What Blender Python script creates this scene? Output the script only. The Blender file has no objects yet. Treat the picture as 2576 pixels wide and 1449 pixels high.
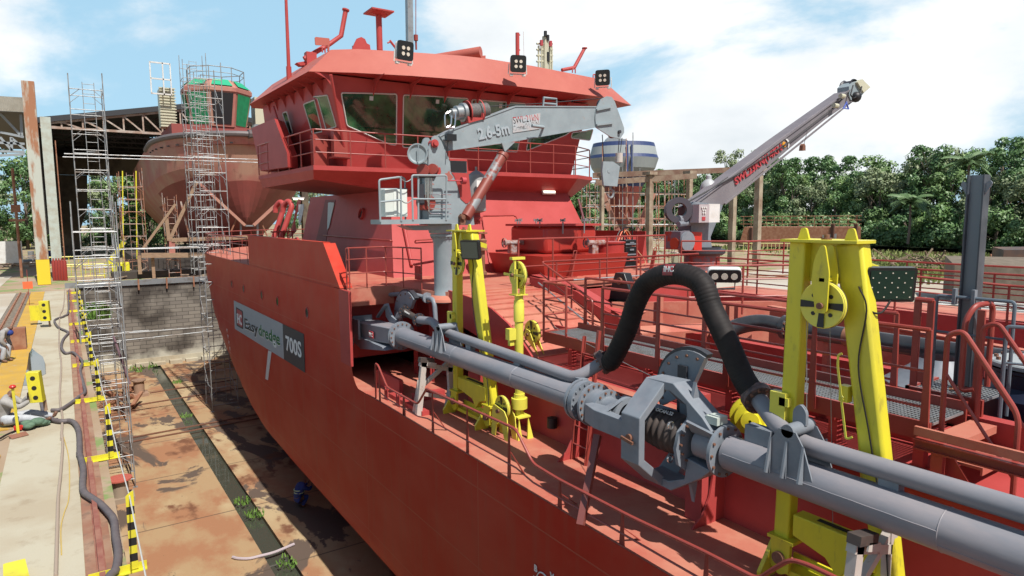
import bpy, math, random
from mathutils import Vector, Matrix
random.seed(7)
SC = bpy.context.scene
COL = SC.collection
# ---------------------------------------------------------------- camera
def _axes(yaw, pitch, roll):
    y, p, r = (math.radians(a) for a in (yaw, pitch, roll))
    f = Vector((math.sin(y)*math.cos(p), math.cos(y)*math.cos(p), -math.sin(p)))
    r0 = Vector((math.cos(y), -math.sin(y), 0)); u0 = r0.cross(f)
    return r0*math.cos(r)+u0*math.sin(r), u0*math.cos(r)-r0*math.sin(r), f
CR, CU, CF = _axes(33.6, 6.2, -0.35)
CAM = Vector((0, 0, 4.5)); FOC = 1640.0
cam = bpy.data.cameras.new('camera'); cam.sensor_width = 36; cam.lens = 36*FOC/2576
cam.clip_start = 0.1; cam.clip_end = 3000
co = bpy.data.objects.new('camera', cam); COL.objects.link(co)
co.matrix_world = Matrix(((CR.x, CU.x, -CF.x, CAM.x), (CR.y, CU.y, -CF.y, CAM.y), (CR.z, CU.z, -CF.z, CAM.z), (0, 0, 0, 1)))
SC.camera = co
# ---------------------------------------------------------------- light
SUN = Vector((0.045, -0.66, 1.0)).normalized()
elev = math.asin(SUN.z); rot = math.atan2(SUN.x, SUN.y)
W = bpy.data.worlds.new('World'); SC.world = W; W.use_nodes = True
nt = W.node_tree; nt.nodes.clear()
def N(t, kind, **k):
    n = t.nodes.new(kind)
    for a, b in k.items():
        if a == 'i':
            for kk, vv in b.items(): n.inputs[kk].default_value = vv
        else: setattr(n, a, b)
    return n
def L(t, a, ai, b, bi): t.links.new(a.outputs[ai], b.inputs[bi])
out = N(nt, 'ShaderNodeOutputWorld'); bg = N(nt, 'ShaderNodeBackground', i={'Strength': 0.072})
sky = N(nt, 'ShaderNodeTexSky', sky_type='NISHITA', sun_disc=False, sun_elevation=elev, sun_rotation=rot, air_density=1.0, dust_density=1.2, ozone_density=1.0)
tc = N(nt, 'ShaderNodeTexCoord')
mp = N(nt, 'ShaderNodeMapping', i={'Scale': (1.0, 1.0, 2.1), 'Location': (0.35, 0.9, 0.3)})
n1 = N(nt, 'ShaderNodeTexNoise', i={'Scale': 1.9, 'Detail': 9.0, 'Roughness': 0.55, 'Lacunarity': 2.1, 'Distortion': 0.25})
n2 = N(nt, 'ShaderNodeTexNoise', i={'Scale': 3.4, 'Detail': 6.0, 'Roughness': 0.55})
L(nt, tc, 'Generated', mp, 'Vector'); L(nt, mp, 'Vector', n1, 'Vector'); L(nt, mp, 'Vector', n2, 'Vector')
# more cloud towards the east bank (right), a clear patch over the deckhouse
dt = N(nt, 'ShaderNodeVectorMath', operation='DOT_PRODUCT'); dt.inputs[1].default_value = (0.93, 0.36, 0.0)
L(nt, tc, 'Generated', dt, 0)
mr = N(nt, 'ShaderNodeMapRange', i={'From Min': 0.62, 'From Max': 0.84, 'To Min': -0.08, 'To Max': 0.13}); L(nt, dt, 'Value', mr, 'Value')
dt2 = N(nt, 'ShaderNodeVectorMath', operation='DOT_PRODUCT'); dt2.inputs[1].default_value = Vector((-0.09, 0.93, 0.33)).normalized()
L(nt, tc, 'Generated', dt2, 0)
mr2 = N(nt, 'ShaderNodeMapRange', i={'From Min': 0.93, 'From Max': 1.0, 'To Min': 0.0, 'To Max': 0.14}); L(nt, dt2, 'Value', mr2, 'Value')
ad = N(nt, 'ShaderNodeMath', operation='ADD'); L(nt, n1, 'Fac', ad, 0); L(nt, mr, 'Result', ad, 1)
ad2 = N(nt, 'ShaderNodeMath', operation='ADD'); L(nt, ad, 'Value', ad2, 0); L(nt, mr2, 'Result', ad2, 1)
cm = N(nt, 'ShaderNodeMapRange', interpolation_type='SMOOTHSTEP', i={'From Min': 0.52, 'From Max': 0.66}); L(nt, ad2, 'Value', cm, 'Value')
cr = N(nt, 'ShaderNodeValToRGB'); cr.color_ramp.elements[0].position = 0.3; cr.color_ramp.elements[1].position = 0.62
cr.color_ramp.elements[0].color = (9.2, 9.9, 10.4, 1); cr.color_ramp.elements[1].color = (12.6, 12.8, 12.9, 1); L(nt, n2, 'Fac', cr, 'Fac')
haz = N(nt, 'ShaderNodeMixRGB', blend_type='MIX', i={'Fac': 0.72, 'Color2': (5.8, 9.6, 12.2, 1)}); L(nt, sky, 'Color', haz, 'Color1')
mx = N(nt, 'ShaderNodeMixRGB'); L(nt, cm, 'Result', mx, 'Fac'); L(nt, haz, 'Color', mx, 'Color1'); L(nt, cr, 'Color', mx, 'Color2')

# whitening and cloud bank lie low over the horizon; overhead the sky is plain deep blue
spz = N(nt, 'ShaderNodeSeparateXYZ'); L(nt, tc, 'Generated', spz, 'Vector')
ov = N(nt, 'ShaderNodeMapRange', interpolation_type='SMOOTHSTEP', i={'From Min': .36, 'From Max': .62, 'To Min': 1.0, 'To Max': 0.0}); L(nt, spz, 'Z', ov, 'Value')
fd_ = N(nt, 'ShaderNodeVectorMath', operation='DOT_PRODUCT'); fd_.inputs[1].default_value = (-0.25, 0.968, 0.0); L(nt, tc, 'Generated', fd_, 0)
fr_ = N(nt, 'ShaderNodeMapRange', interpolation_type='SMOOTHSTEP', i={'From Min': -0.45, 'From Max': 0.2}); L(nt, fd_, 'Value', fr_, 'Value')
ovf = N(nt, 'ShaderNodeMath', operation='MULTIPLY'); L(nt, ov, 'Result', ovf, 0); L(nt, fr_, 'Result', ovf, 1)
fm = N(nt, 'ShaderNodeMath', operation='MULTIPLY'); L(nt, ovf, 'Value', fm, 0); fm.inputs[1].default_value = .74; L(nt, fm, 'Value', haz, 'Fac')
cm2 = N(nt, 'ShaderNodeMath', operation='MULTIPLY'); L(nt, ovf, 'Value', cm2, 0); L(nt, cm, 'Result', cm2, 1); L(nt, cm2, 'Value', mx, 'Fac')
L(nt, mx, 'Color', bg, 'Color'); L(nt, bg, 'Background', out, 'Surface')
sun = bpy.data.lights.new('sun', 'SUN'); sun.energy = 5.0; sun.angle = math.radians(0.5); sun.color = (1.0, 0.955, 0.89)
so = bpy.data.objects.new('sun', sun); COL.objects.link(so)
so.rotation_euler = SUN.to_track_quat('Z', 'Y').to_euler(); so.location = (0, -20, 60)
vs = SC.view_settings; vs.view_transform = 'Standard'; vs.look = 'None'; vs.exposure = 0.28; vs.gamma = 1.0; vs.use_curve_mapping = False
SC.cycles.max_bounces = 6; SC.cycles.diffuse_bounces = 3; SC.cycles.glossy_bounces = 3; SC.cycles.transparent_max_bounces = 6
SC.cycles.use_denoising = True
# ---------------------------------------------------------------- pixel -> world helpers (measured on the photograph, placed in real depth)
def V(x, y, X=None, Y=None, Z=None, D=None):
    d = CF+CR*((x-1288)/FOC)+CU*((724.5-y)/FOC)
    if D is not None: t = D
    elif X is not None: t = (X-CAM.x)/d.x
    elif Y is not None: t = (Y-CAM.y)/d.y
    else: t = (Z-CAM.z)/d.z
    return CAM+d*t
RG = dict(A=(0,0),B=(0,600),C=(0,1200),D=(0,1684),E=(900,0),F=(800,500),G=(800,1050),H=(1000,1684),I=(1700,0),J=(1500,500),K=(1700,900),L=(1700,1300),M=(2100,1684),N=(2600,200),O=(2996,600),P=(2500,700),Q=(2500,1200),R=(2996,1100),S=(2996,1684))
RT = dict(T=(1700,1400),U=(1750,850),W=(1400,1150))
def q(k, x, y, **a):
    if k in RG: o = RG[k]; s = 2571/1100
    else: o = RT[k]; s = 2174/600
    return V((o[0]+x/s)*.62890625, (o[1]+y/s)*.62890625, **a)
# ---------------------------------------------------------------- mesh builder
def rnd(pts, r, n=4):
    pts = [Vector(p) for p in pts]; o = [pts[0]]
    for a, b, c in zip(pts, pts[1:], pts[2:]):
        u = (a-b); w = (c-b); rr = min(r, u.length*.45, w.length*.45)
        p0 = b+u.normalized()*rr; p1 = b+w.normalized()*rr
        for i in range(n+1):
            t = i/n; o.append(p0*(1-t)**2+b*2*t*(1-t)+p1*t*t)
    o.append(pts[-1]); return o
class MB:
    def __init__(s): s.v = []; s.f = []; s.m = []; s.mi = 0; s.cuts = []
    def nx(s): s.cuts.append((len(s.v), len(s.f))); return s
    def add(s, vs, fs):
        n = len(s.v); s.v += [tuple(v) for v in vs]
        for f in fs: s.f.append(tuple(i+n for i in f)); s.m.append(s.mi)
        return s
    def bx(s, x0, x1, y0, y1, z0, z1):
        return s.add([(x, y, z) for z in (z0, z1) for y in (y0, y1) for x in (x0, x1)], [(0,2,3,1),(4,5,7,6),(0,1,5,4),(2,6,7,3),(0,4,6,2),(1,3,7,5)])
    def box(s, c, sz, M=None):
        vs = []
        for z in (-.5, .5):
            for y in (-.5, .5):
                for x in (-.5, .5):
                    p = Vector((x*sz[0], y*sz[1], z*sz[2]))
                    if M is not None: p = M @ p
                    vs.append(Vector(c)+p)
        return s.add(vs, [(0,2,3,1),(4,5,7,6),(0,1,5,4),(2,6,7,3),(0,4,6,2),(1,3,7,5)])
    def beam(s, a, b, w, h, up=(0,0,1), w1=None, h1=None):
        a = Vector(a); b = Vector(b); d = (b-a).normalized(); up = Vector(up)
        if abs(d.dot(up)) > .98: up = Vector((0, 1, 0)) if abs(d.y) < .9 else Vector((1, 0, 0))
        r = d.cross(up).normalized(); u = r.cross(d)
        w1 = w if w1 is None else w1; h1 = h if h1 is None else h1
        vs = [p+r*(i*ww/2)+u*(j*hh/2) for p, ww, hh in ((a, w, h), (b, w1, h1)) for i, j in ((-1,-1),(1,-1),(1,1),(-1,1))]
        return s.add(vs, [(0,1,2,3),(7,6,5,4),(0,4,5,1),(1,5,6,2),(2,6,7,3),(3,7,4,0)])
    def cyl(s, a, b, r, r1=None, n=12, caps=True):
        a = Vector(a); b = Vector(b); r1 = r if r1 is None else r1
        d = (b-a).normalized(); t = Vector((0, 0, 1)) if abs(d.z) < .9 else Vector((1, 0, 0))
        x = d.cross(t).normalized(); y = d.cross(x)
        vs = [p+(x*math.cos(2*math.pi*i/n)+y*math.sin(2*math.pi*i/n))*rr for p, rr in ((a, r), (b, r1)) for i in range(n)]
        fs = [(i, n+i, n+(i+1) % n, (i+1) % n) for i in range(n)]
        if caps: fs += [tuple(range(n)), tuple(range(2*n-1, n-1, -1))]
        return s.add(vs, fs)
    def tube(s, pts, r, n=8, caps=True, closed=False):
        pts = [Vector(p) for p in pts]; m = len(pts)
        rs = r if isinstance(r, (list, tuple)) else [r]*m
        tan = []
        for i in range(m):
            if closed: a, b = pts[i-1], pts[(i+1) % m]
            else: a, b = pts[max(0, i-1)], pts[min(m-1, i+1)]
            tan.append((b-a).normalized() if (b-a).length > 1e-9 else Vector((0, 0, 1)))
        t0 = tan[0]; u = t0.cross(Vector((0, 0, 1)) if abs(t0.z) < .9 else Vector((1, 0, 0))).normalized()
        vs = []
        for i in range(m):
            t = tan[i]; u = (u-t*u.dot(t)).normalized(); w = t.cross(u); k = 1.0
            if 0 < i < m-1:
                c = (pts[i]-pts[i-1]).normalized().dot(t); k = 1/max(c, .6)
            vs += [pts[i]+(u*math.cos(2*math.pi*j/n)+w*math.sin(2*math.pi*j/n))*rs[i]*(k if n < 10 else 1) for j in range(n)]
        fs = []
        for i in range(m if closed else m-1):
            a = i*n; b = ((i+1) % m)*n
            fs += [(a+j, a+(j+1) % n, b+(j+1) % n, b+j) for j in range(n)]
        if caps and not closed: fs += [tuple(range(n-1, -1, -1)), tuple(range((m-1)*n, m*n))]
        return s.add(vs, fs)
    def prism(s, poly, vec):
        poly = [Vector(p) for p in poly]; vec = Vector(vec); n = len(poly)
        vs = poly+[p+vec for p in poly]
        return s.add(vs, [tuple(range(n-1, -1, -1)), tuple(range(n, 2*n))]+[(i, (i+1) % n, n+(i+1) % n, n+i) for i in range(n)])
    def quad(s, *p): return s.add(p, [tuple(range(len(p)))])
    def sph(s, c, r, n=12, m=8, sc=(1,1,1)):
        c = Vector(c); vs = []; fs = []
        for i in range(m+1):
            a = math.pi*i/m
            for j in range(n):
                b = 2*math.pi*j/n
                vs.append(c+Vector((math.sin(a)*math.cos(b)*r*sc[0], math.sin(a)*math.sin(b)*r*sc[1], math.cos(a)*r*sc[2])))
        for i in range(m):
            for j in range(n): fs.append((i*n+j, (i+1)*n+j, (i+1)*n+(j+1) % n, i*n+(j+1) % n))
        return s.add(vs, fs)
    def lathe(s, c, ax, prof, n=20):
        c = Vector(c); d = Vector(ax).normalized(); t = Vector((0, 0, 1)) if abs(d.z) < .9 else Vector((1, 0, 0))
        x = d.cross(t).normalized(); y = d.cross(x); vs = []; fs = []
        for (h, r) in prof: vs += [c+d*h+(x*math.cos(2*math.pi*j/n)+y*math.sin(2*math.pi*j/n))*max(r, 1e-4) for j in range(n)]
        for i in range(len(prof)-1):
            fs += [(i*n+j, (i+1)*n+j, (i+1)*n+(j+1) % n, i*n+(j+1) % n) for j in range(n)]
        return s.add(vs, fs)
    def loft(s, rings, closed=False, caps=False):
        n = len(rings[0]); vs = [p for r in rings for p in r]; fs = []
        for i in range(len(rings)-1):
            for j in range(n if closed else n-1):
                fs.append((i*n+j, i*n+(j+1) % n, (i+1)*n+(j+1) % n, (i+1)*n+j))
        if caps: fs += [tuple(range(n-1, -1, -1)), tuple(range((len(rings)-1)*n, len(rings)*n))]
        return s.add(vs, fs)
    def build(s, name, mat, parent=None, smooth=35, bevel=0):
        if s.cuts:
            c = [(0, 0)]+[x for x in s.cuts if x != (0, 0)]+[(len(s.v), len(s.f))]; o = None
            for (v0, f0), (v1, f1) in zip(c, c[1:]):
                if f1 == f0: continue
                t = MB(); t.v = s.v[v0:v1]; t.f = [tuple(i-v0 for i in f) for f in s.f[f0:f1]]; t.m = s.m[f0:f1]; o = t.build(name, mat, parent, smooth, bevel)
            return o
        me = bpy.data.meshes.new(name); me.from_pydata(s.v, [], s.f)
        mats = mat if isinstance(mat, (list, tuple)) else [mat]
        for m in mats: me.materials.append(m)
        if len(mats) > 1: me.polygons.foreach_set('material_index', s.m)
        me.validate(); me.update()
        o = bpy.data.objects.new(name, me); COL.objects.link(o)
        if smooth:
            me.polygons.foreach_set('use_smooth', [True]*len(me.polygons)); me.set_sharp_from_angle(angle=math.radians(smooth))
        if bevel:
            b = o.modifiers.new('bevel', 'BEVEL'); b.width = bevel; b.segments = 2; b.limit_method = 'ANGLE'; b.angle_limit = math.radians(40)
        if parent is not None:
            o.parent = parent; o.matrix_parent_inverse = parent.matrix_basis.inverted()
        return o
def thing(name, label, cat, loc=(0,0,0), group=None):
    o = bpy.data.objects.new(name, None); COL.objects.link(o); o.location = loc; o.empty_display_size = .2
    return tag(o, label, cat, group)
def tag(o, label, cat, group=None):
    o['label'] = label; o['category'] = cat
    if group: o['group'] = group
    return o
def struct(mb, name, mat, **k):
    o = mb.build(name, mat, **k); o['kind'] = 'structure'; return o
def dup(root, off=(0,0,0), rotz=0, label=None, group=None, scale=None):
    r = root.copy(); COL.objects.link(r); r.location = Vector(root.location)+Vector(off) if not isinstance(off, Matrix) else off
    if rotz: r.rotation_euler = (0, 0, root.rotation_euler.z+rotz)
    if scale: r.scale = scale
    if label: r['label'] = label
    if group: r['group'] = group
    for ch in list(root.children):
        c = ch.copy(); COL.objects.link(c); c.parent = r
        for g in list(ch.children):
            d = g.copy(); COL.objects.link(d); d.parent = c
    return r
def text(s, size, M, mat, name='lettering', parent=None, bold=0.0, ext=0.003, align='LEFT', spacing=1.0):
    c = bpy.data.curves.new(name, 'FONT'); c.body = s; c.size = size; c.extrude = ext; c.offset = bold; c.align_x = align; c.space_character = spacing; c.resolution_u = 3
    t = bpy.data.objects.new('tmp', c); COL.objects.link(t)
    bpy.context.view_layer.update()
    me = bpy.data.meshes.new_from_object(t.evaluated_get(bpy.context.evaluated_depsgraph_get()))
    bpy.data.objects.remove(t); me.transform(M); me.name = name
    me.materials.clear(); me.materials.append(mat)
    o = bpy.data.objects.new(name, me); COL.objects.link(o)
    if parent is not None: o.parent = parent; o.matrix_parent_inverse = parent.matrix_basis.inverted()
    return o
def frameM(o, x, y):
    """matrix with local x along x, local y along y, origin o"""
    x = Vector(x).normalized(); y = Vector(y); z = x.cross(y).normalized(); y = z.cross(x)
    o = Vector(o)
    return Matrix(((x.x, y.x, z.x, o.x), (x.y, y.y, z.y, o.y), (x.z, y.z, z.z, o.z), (0, 0, 0, 1)))
# ---------------------------------------------------------------- materials
def mat(name, col, rough=.5, metal=0.0, col2=None, scale=3.0, amt=.5, bump=0.0, bscale=None, stretch=(1,1,1), spec=.5, lo=.4, hi=.65, detail=6, coat=0.0, col3=None, s3=20, amt3=.3, lo3=.6, hi3=.7, trans=0, obj=False):
    m = bpy.data.materials.new(name); m.use_nodes = True; t = m.node_tree
    b = t.nodes['Principled BSDF']
    b.inputs['Base Color'].default_value = (*col, 1); b.inputs['Roughness'].default_value = rough; b.inputs['Metallic'].default_value = metal
    b.inputs['Specular IOR Level'].default_value = spec
    if coat: b.inputs['Coat Weight'].default_value = coat
    if trans: b.inputs['Transmission Weight'].default_value = trans
    if col2 or bump or col3:
        if obj:
            g = N(t, 'ShaderNodeTexCoord'); gi = 'Object'
        else:
            g = N(t, 'ShaderNodeNewGeometry'); gi = 'Position'
        mpn = N(t, 'ShaderNodeMapping', i={'Scale': stretch}); L(t, g, gi, mpn, 'Vector')
    src = None
    if col2:
        no = N(t, 'ShaderNodeTexNoise', i={'Scale': scale, 'Detail': detail, 'Roughness': .6}); L(t, mpn, 'Vector', no, 'Vector')
        r = N(t, 'ShaderNodeMapRange', i={'From Min': lo, 'From Max': hi, 'To Max': amt}); L(t, no, 'Fac', r, 'Value')
        x = N(t, 'ShaderNodeMixRGB', i={'Color1': (*col, 1), 'Color2': (*col2, 1)}); L(t, r, 'Result', x, 'Fac'); src = x
    if col3:
        no = N(t, 'ShaderNodeTexNoise', i={'Scale': s3, 'Detail': 5, 'Roughness': .65}); L(t, mpn, 'Vector', no, 'Vector')
        r = N(t, 'ShaderNodeMapRange', i={'From Min': lo3, 'From Max': hi3, 'To Max': amt3}); L(t, no, 'Fac', r, 'Value')
        x = N(t, 'ShaderNodeMixRGB', i={'Color1': (*col, 1), 'Color2': (*col3, 1)}); L(t, r, 'Result', x, 'Fac')
        if src: L(t, src, 'Color', x, 'Color1')
        src = x
    if src: L(t, src, 'Color', b, 'Base Color')
    if bump:
        no = N(t, 'ShaderNodeTexNoise', i={'Scale': bscale or scale*3, 'Detail': 5}); L(t, mpn, 'Vector', no, 'Vector')
        bp = N(t, 'ShaderNodeBump', i={'Strength': bump, 'Distance': .02}); L(t, no, 'Fac', bp, 'Height'); L(t, bp, 'Normal', b, 'Normal')
    return m
RED = mat('red_paint', (.41,.064,.06), .5, spec=.25, col2=(.36,.05,.045), scale=1.3, amt=.8, col3=(.42,.09,.07), s3=7, amt3=.25, bump=.08, bscale=30)
REDR = mat('red_rail_paint', (.3,.055,.042), .4, col2=(.25,.04,.03), scale=3, amt=.7)
DECK = mat('deck_paint', (.45,.165,.112), .6, spec=.3, col2=(.42,.09,.065), scale=.7, amt=.8, col3=(.5,.22,.15), s3=2.3, amt3=.5, lo3=.45, hi3=.62, bump=.1, bscale=40)
ROOF = mat('roof_paint', (.41,.12,.09), .55, spec=.3, col2=(.38,.1,.078), scale=.6, amt=.8, col3=(.46,.15,.12), s3=1.6, amt3=.3, lo3=.5, hi3=.7)
GREYP = mat('grey_pipe_paint', (.22,.225,.25), .5, col2=(.17,.175,.2), scale=1.6, amt=.7, col3=(.33,.28,.28), s3=2.2, amt3=.55, lo3=.45, hi3=.7, stretch=(1,.35,1), bump=.05, bscale=18)
GREYD = mat('grey_joint_paint', (.2,.225,.255), .5, col2=(.15,.17,.2), scale=4, amt=.7, col3=(.25,.23,.25), s3=3, amt3=.4, lo3=.5, hi3=.7, bump=.05)
GREYL = mat('crane_grey_paint', (.27,.32,.34), .42, col2=(.21,.25,.27), scale=2.5, amt=.6, col3=(.36,.1,.07), s3=2.1, amt3=.9, lo3=.64, hi3=.66)
GREYM = mat('crane_grey_plain', (.27,.32,.34), .42, col2=(.21,.25,.27), scale=2.5, amt=.6, col3=(.3,.2,.14), s3=8, amt3=.5, lo3=.64, hi3=.72)
PURP = mat('weathered_grey_boom', (.17,.155,.17), .5, col2=(.22,.2,.21), scale=1.2, amt=.7)
YEL = mat('yellow_paint', (.66,.59,.03), .42, col2=(.5,.44,.04), scale=1.6, amt=.8, col3=(.12,.1,.05), s3=3.2, amt3=.6, lo3=.6, hi3=.74, bump=.06, bscale=25, stretch=(1.6,1.6,.6))
YELC = mat('yellow_clean', (.7,.64,.08), .42, col2=(.6,.55,.07), scale=3, amt=.6, col3=(.2,.17,.08), s3=9, amt3=.4, lo3=.66, hi3=.74)
YELG = mat('yellow_ground_paint', (.5,.3,.04), .75, col2=(.38,.23,.05), scale=1.2, amt=.7, col3=(.4,.3,.18), s3=5, amt3=.7, lo3=.55, hi3=.66)
RUB = mat('black_rubber', (.013,.011,.011), .65, spec=.25, col2=(.026,.021,.02), scale=4, amt=.8)
RUBB = mat('brown_rubber', (.055,.042,.038), .65, col2=(.08,.06,.05), scale=5, amt=.8)
HOSE = mat('corrugated_hose_plastic', (.1,.082,.085), .6, col2=(.14,.12,.115), scale=5, amt=.7)
BLK = mat('black_plastic', (.014,.015,.016), .35)
BLKP = mat('black_pipe_paint', (.035,.037,.042), .3, col2=(.06,.06,.062), scale=3, amt=.8, col3=(.2,.2,.19), s3=14, amt3=.3, lo3=.66, hi3=.72)
WHT = mat('white_paint', (.65,.65,.63), .45, col2=(.5,.47,.42), scale=3, amt=.6)
TRE = mat('trestle_paint', (.46,.41,.37), .5, col2=(.52,.49,.45), scale=2, amt=.8, col3=(.25,.13,.08), s3=7, amt3=.6, lo3=.62, hi3=.7)
GALV = mat('galvanised_steel', (.3,.32,.33), .42, .5, col2=(.22,.2,.18), scale=3.5, amt=.7, lo=.5, hi=.66)
SCAF = mat('scaffold_tube', (.3,.31,.31), .5, .3, col2=(.17,.13,.1), scale=2.2, amt=.8, lo=.5, hi=.62)
SCAR = mat('rusty_scaffold_tube', (.34,.15,.09), .6, .1, col2=(.4,.36,.33), scale=1.3, amt=.8, lo=.48, hi=.56)
CHR = mat('steel_bright', (.6,.6,.6), .2, .9)
BOLT = mat('rusty_bolt', (.16,.07,.045), .7, .1, col2=(.25,.12,.07), scale=30, amt=.8)
RUST = mat('rusty_steel', (.24,.095,.05), .75, col2=(.32,.17,.1), scale=3, amt=.9, col3=(.12,.06,.045), s3=9, amt3=.6, bump=.2)
RST2 = mat('rusted_white_column', (.42,.44,.38), .65, col2=(.3,.12,.05), scale=.9, amt=.95, lo=.46, hi=.56, stretch=(1.5,1.5,.35))
COLG = mat('pale_green_column', (.42,.47,.42), .65, col2=(.3,.24,.16), scale=2, amt=.5)
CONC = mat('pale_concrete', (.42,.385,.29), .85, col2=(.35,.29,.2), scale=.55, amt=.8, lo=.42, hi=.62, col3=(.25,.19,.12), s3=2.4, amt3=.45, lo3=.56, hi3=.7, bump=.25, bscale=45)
CONR = mat('rust_stained_concrete', (.25,.12,.075), .85, col2=(.32,.22,.15), scale=1.5, amt=.8, col3=(.16,.1,.07), s3=4, amt3=.7, lo3=.52, hi3=.66, bump=.4)
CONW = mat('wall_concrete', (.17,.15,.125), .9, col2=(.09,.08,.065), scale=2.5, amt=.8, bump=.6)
SAND = mat('yard_concrete', (.45,.42,.36), .9, col2=(.36,.3,.22), scale=.15, amt=.8, lo=.4, hi=.6, col3=(.42,.36,.28), s3=1, amt3=.5, bump=.2)
EARTH = mat('bare_earth', (.3,.21,.13), .95, col2=(.36,.28,.2), scale=.3, amt=.9, col3=(.16,.24,.07), s3=.5, amt3=.9, lo3=.52, hi3=.58, bump=.5, bscale=5)
GRAV = mat('track_gully', (.13,.105,.08), .95, col2=(.26,.22,.17), scale=6, amt=.9, bump=.8, bscale=30)
TIM = mat('weathered_timber', (.32,.21,.13), .8, col2=(.2,.12,.08), scale=4, amt=.8, stretch=(1,1,6))
DARK = mat('interior_shade', (.02,.018,.018), .9, col2=(.035,.03,.028), scale=1, amt=.8)  # near-black: shade inside the shed and vent put into the colour
TRUS = mat('truss_steel', (.3,.2,.15), .7, col2=(.5,.47,.42), scale=1.3, amt=.7)
TRUG = mat('grey_truss', (.25,.28,.3), .6)
SHEET = mat('corrugated_sheet', (.4,.38,.33), .6, col2=(.28,.25,.2), scale=1, amt=.7)
CCON = mat('brown_concrete', (.14,.11,.075), .9, col2=(.06,.045,.035), scale=1, amt=.8)
WATER = mat('river_water', (.13,.095,.05), .12, col2=(.17,.13,.07), scale=.1, amt=.8, bump=.15, bscale=2.5)
PUD = mat('puddle_water', (.05,.055,.04), .03, spec=.7)
BLUE = mat('blue_cloth', (.02,.045,.24), .8, col2=(.012,.03,.15), scale=8, amt=.8)
GRYC = mat('grey_cloth', (.33,.32,.3), .85, col2=(.22,.21,.2), scale=9, amt=.7)
TROU = mat('pale_trousers', (.42,.44,.46), .85, col2=(.3,.31,.33), scale=9, amt=.7)
SKIN = mat('brown_skin', (.15,.075,.045), .55)
REDP = mat('bright_red_paint', (.5,.03,.02), .35)
GRNC = mat('green_cloth', (.1,.17,.11), .85, col2=(.06,.11,.075), scale=10, amt=.8)
ORNG = mat('orange_paint', (.72,.14,.05), .5)
SIGN = mat('white_lettering', (.78,.78,.76), .5)
SGRY = mat('sign_grey', (.36,.38,.4), .5, col2=(.32,.34,.36), scale=3, amt=.5)
SDRK = mat('sign_dark_grey', (.035,.037,.045), .5)
SGRN = mat('sign_green', (.01,.13,.03), .5)
SBLK = mat('sign_black', (.012,.012,.014), .5)
LRED = mat('letter_red', (.42,.05,.06), .5)
ORGY = mat('letter_orange', (.7,.3,.02), .5)
TUGR = mat('tug_hull_primer', (.38,.14,.11), .65, col2=(.4,.23,.16), scale=.35, amt=.9, lo=.42, hi=.6, col3=(.16,.06,.045), s3=1.5, amt3=.5)
TUGD = mat('tug_lower_primer', (.25,.055,.045), .65, col2=(.2,.05,.04), scale=.5, amt=.8)
GRNT = mat('green_cover', (.005,.2,.07), .5, col2=(.01,.3,.12), scale=2, amt=.6)
CREM = mat('cream_paint', (.5,.48,.36), .5)
WINF = mat('window_rim', (.55,.53,.5), .5)
DOOR = mat('door_paint', (.5,.52,.5), .5)
LAMP = mat('lamp_glass', (.65,.6,.5), .2)
BRWN = mat('tarpaulin', (.13,.105,.075), .9, col2=(.2,.16,.12), scale=2, amt=.8, bump=.8, bscale=3)
def glass(name, c1, c2):
    m = bpy.data.materials.new(name); m.use_nodes = True; t = m.node_tree; b = t.nodes['Principled BSDF']
    g = N(t, 'ShaderNodeNewGeometry'); mpn = N(t, 'ShaderNodeMapping', i={'Scale': (1, 1, .8)}); L(t, g, 'Position', mpn, 'Vector')
    no = N(t, 'ShaderNodeTexNoise', i={'Scale': 1.6, 'Detail': 3}); L(t, mpn, 'Vector', no, 'Vector')
    r = N(t, 'ShaderNodeMapRange', i={'From Min': .42, 'From Max': .62}); L(t, no, 'Fac', r, 'Value')
    x = N(t, 'ShaderNodeMixRGB', i={'Color1': (*c1, 1), 'Color2': (*c2, 1)}); L(t, r, 'Result', x, 'Fac'); L(t, x, 'Color', b, 'Base Color')
    b.inputs['Roughness'].default_value = .05; b.inputs['Specular IOR Level'].default_value = .8; b.inputs['Coat Weight'].default_value = .5
    return m
GLS = glass('green_film_glass', (.01,.045,.022), (.04,.15,.06))
GLSD = mat('dark_glass', (.02,.04,.03), .08, spec=.8)
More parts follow.
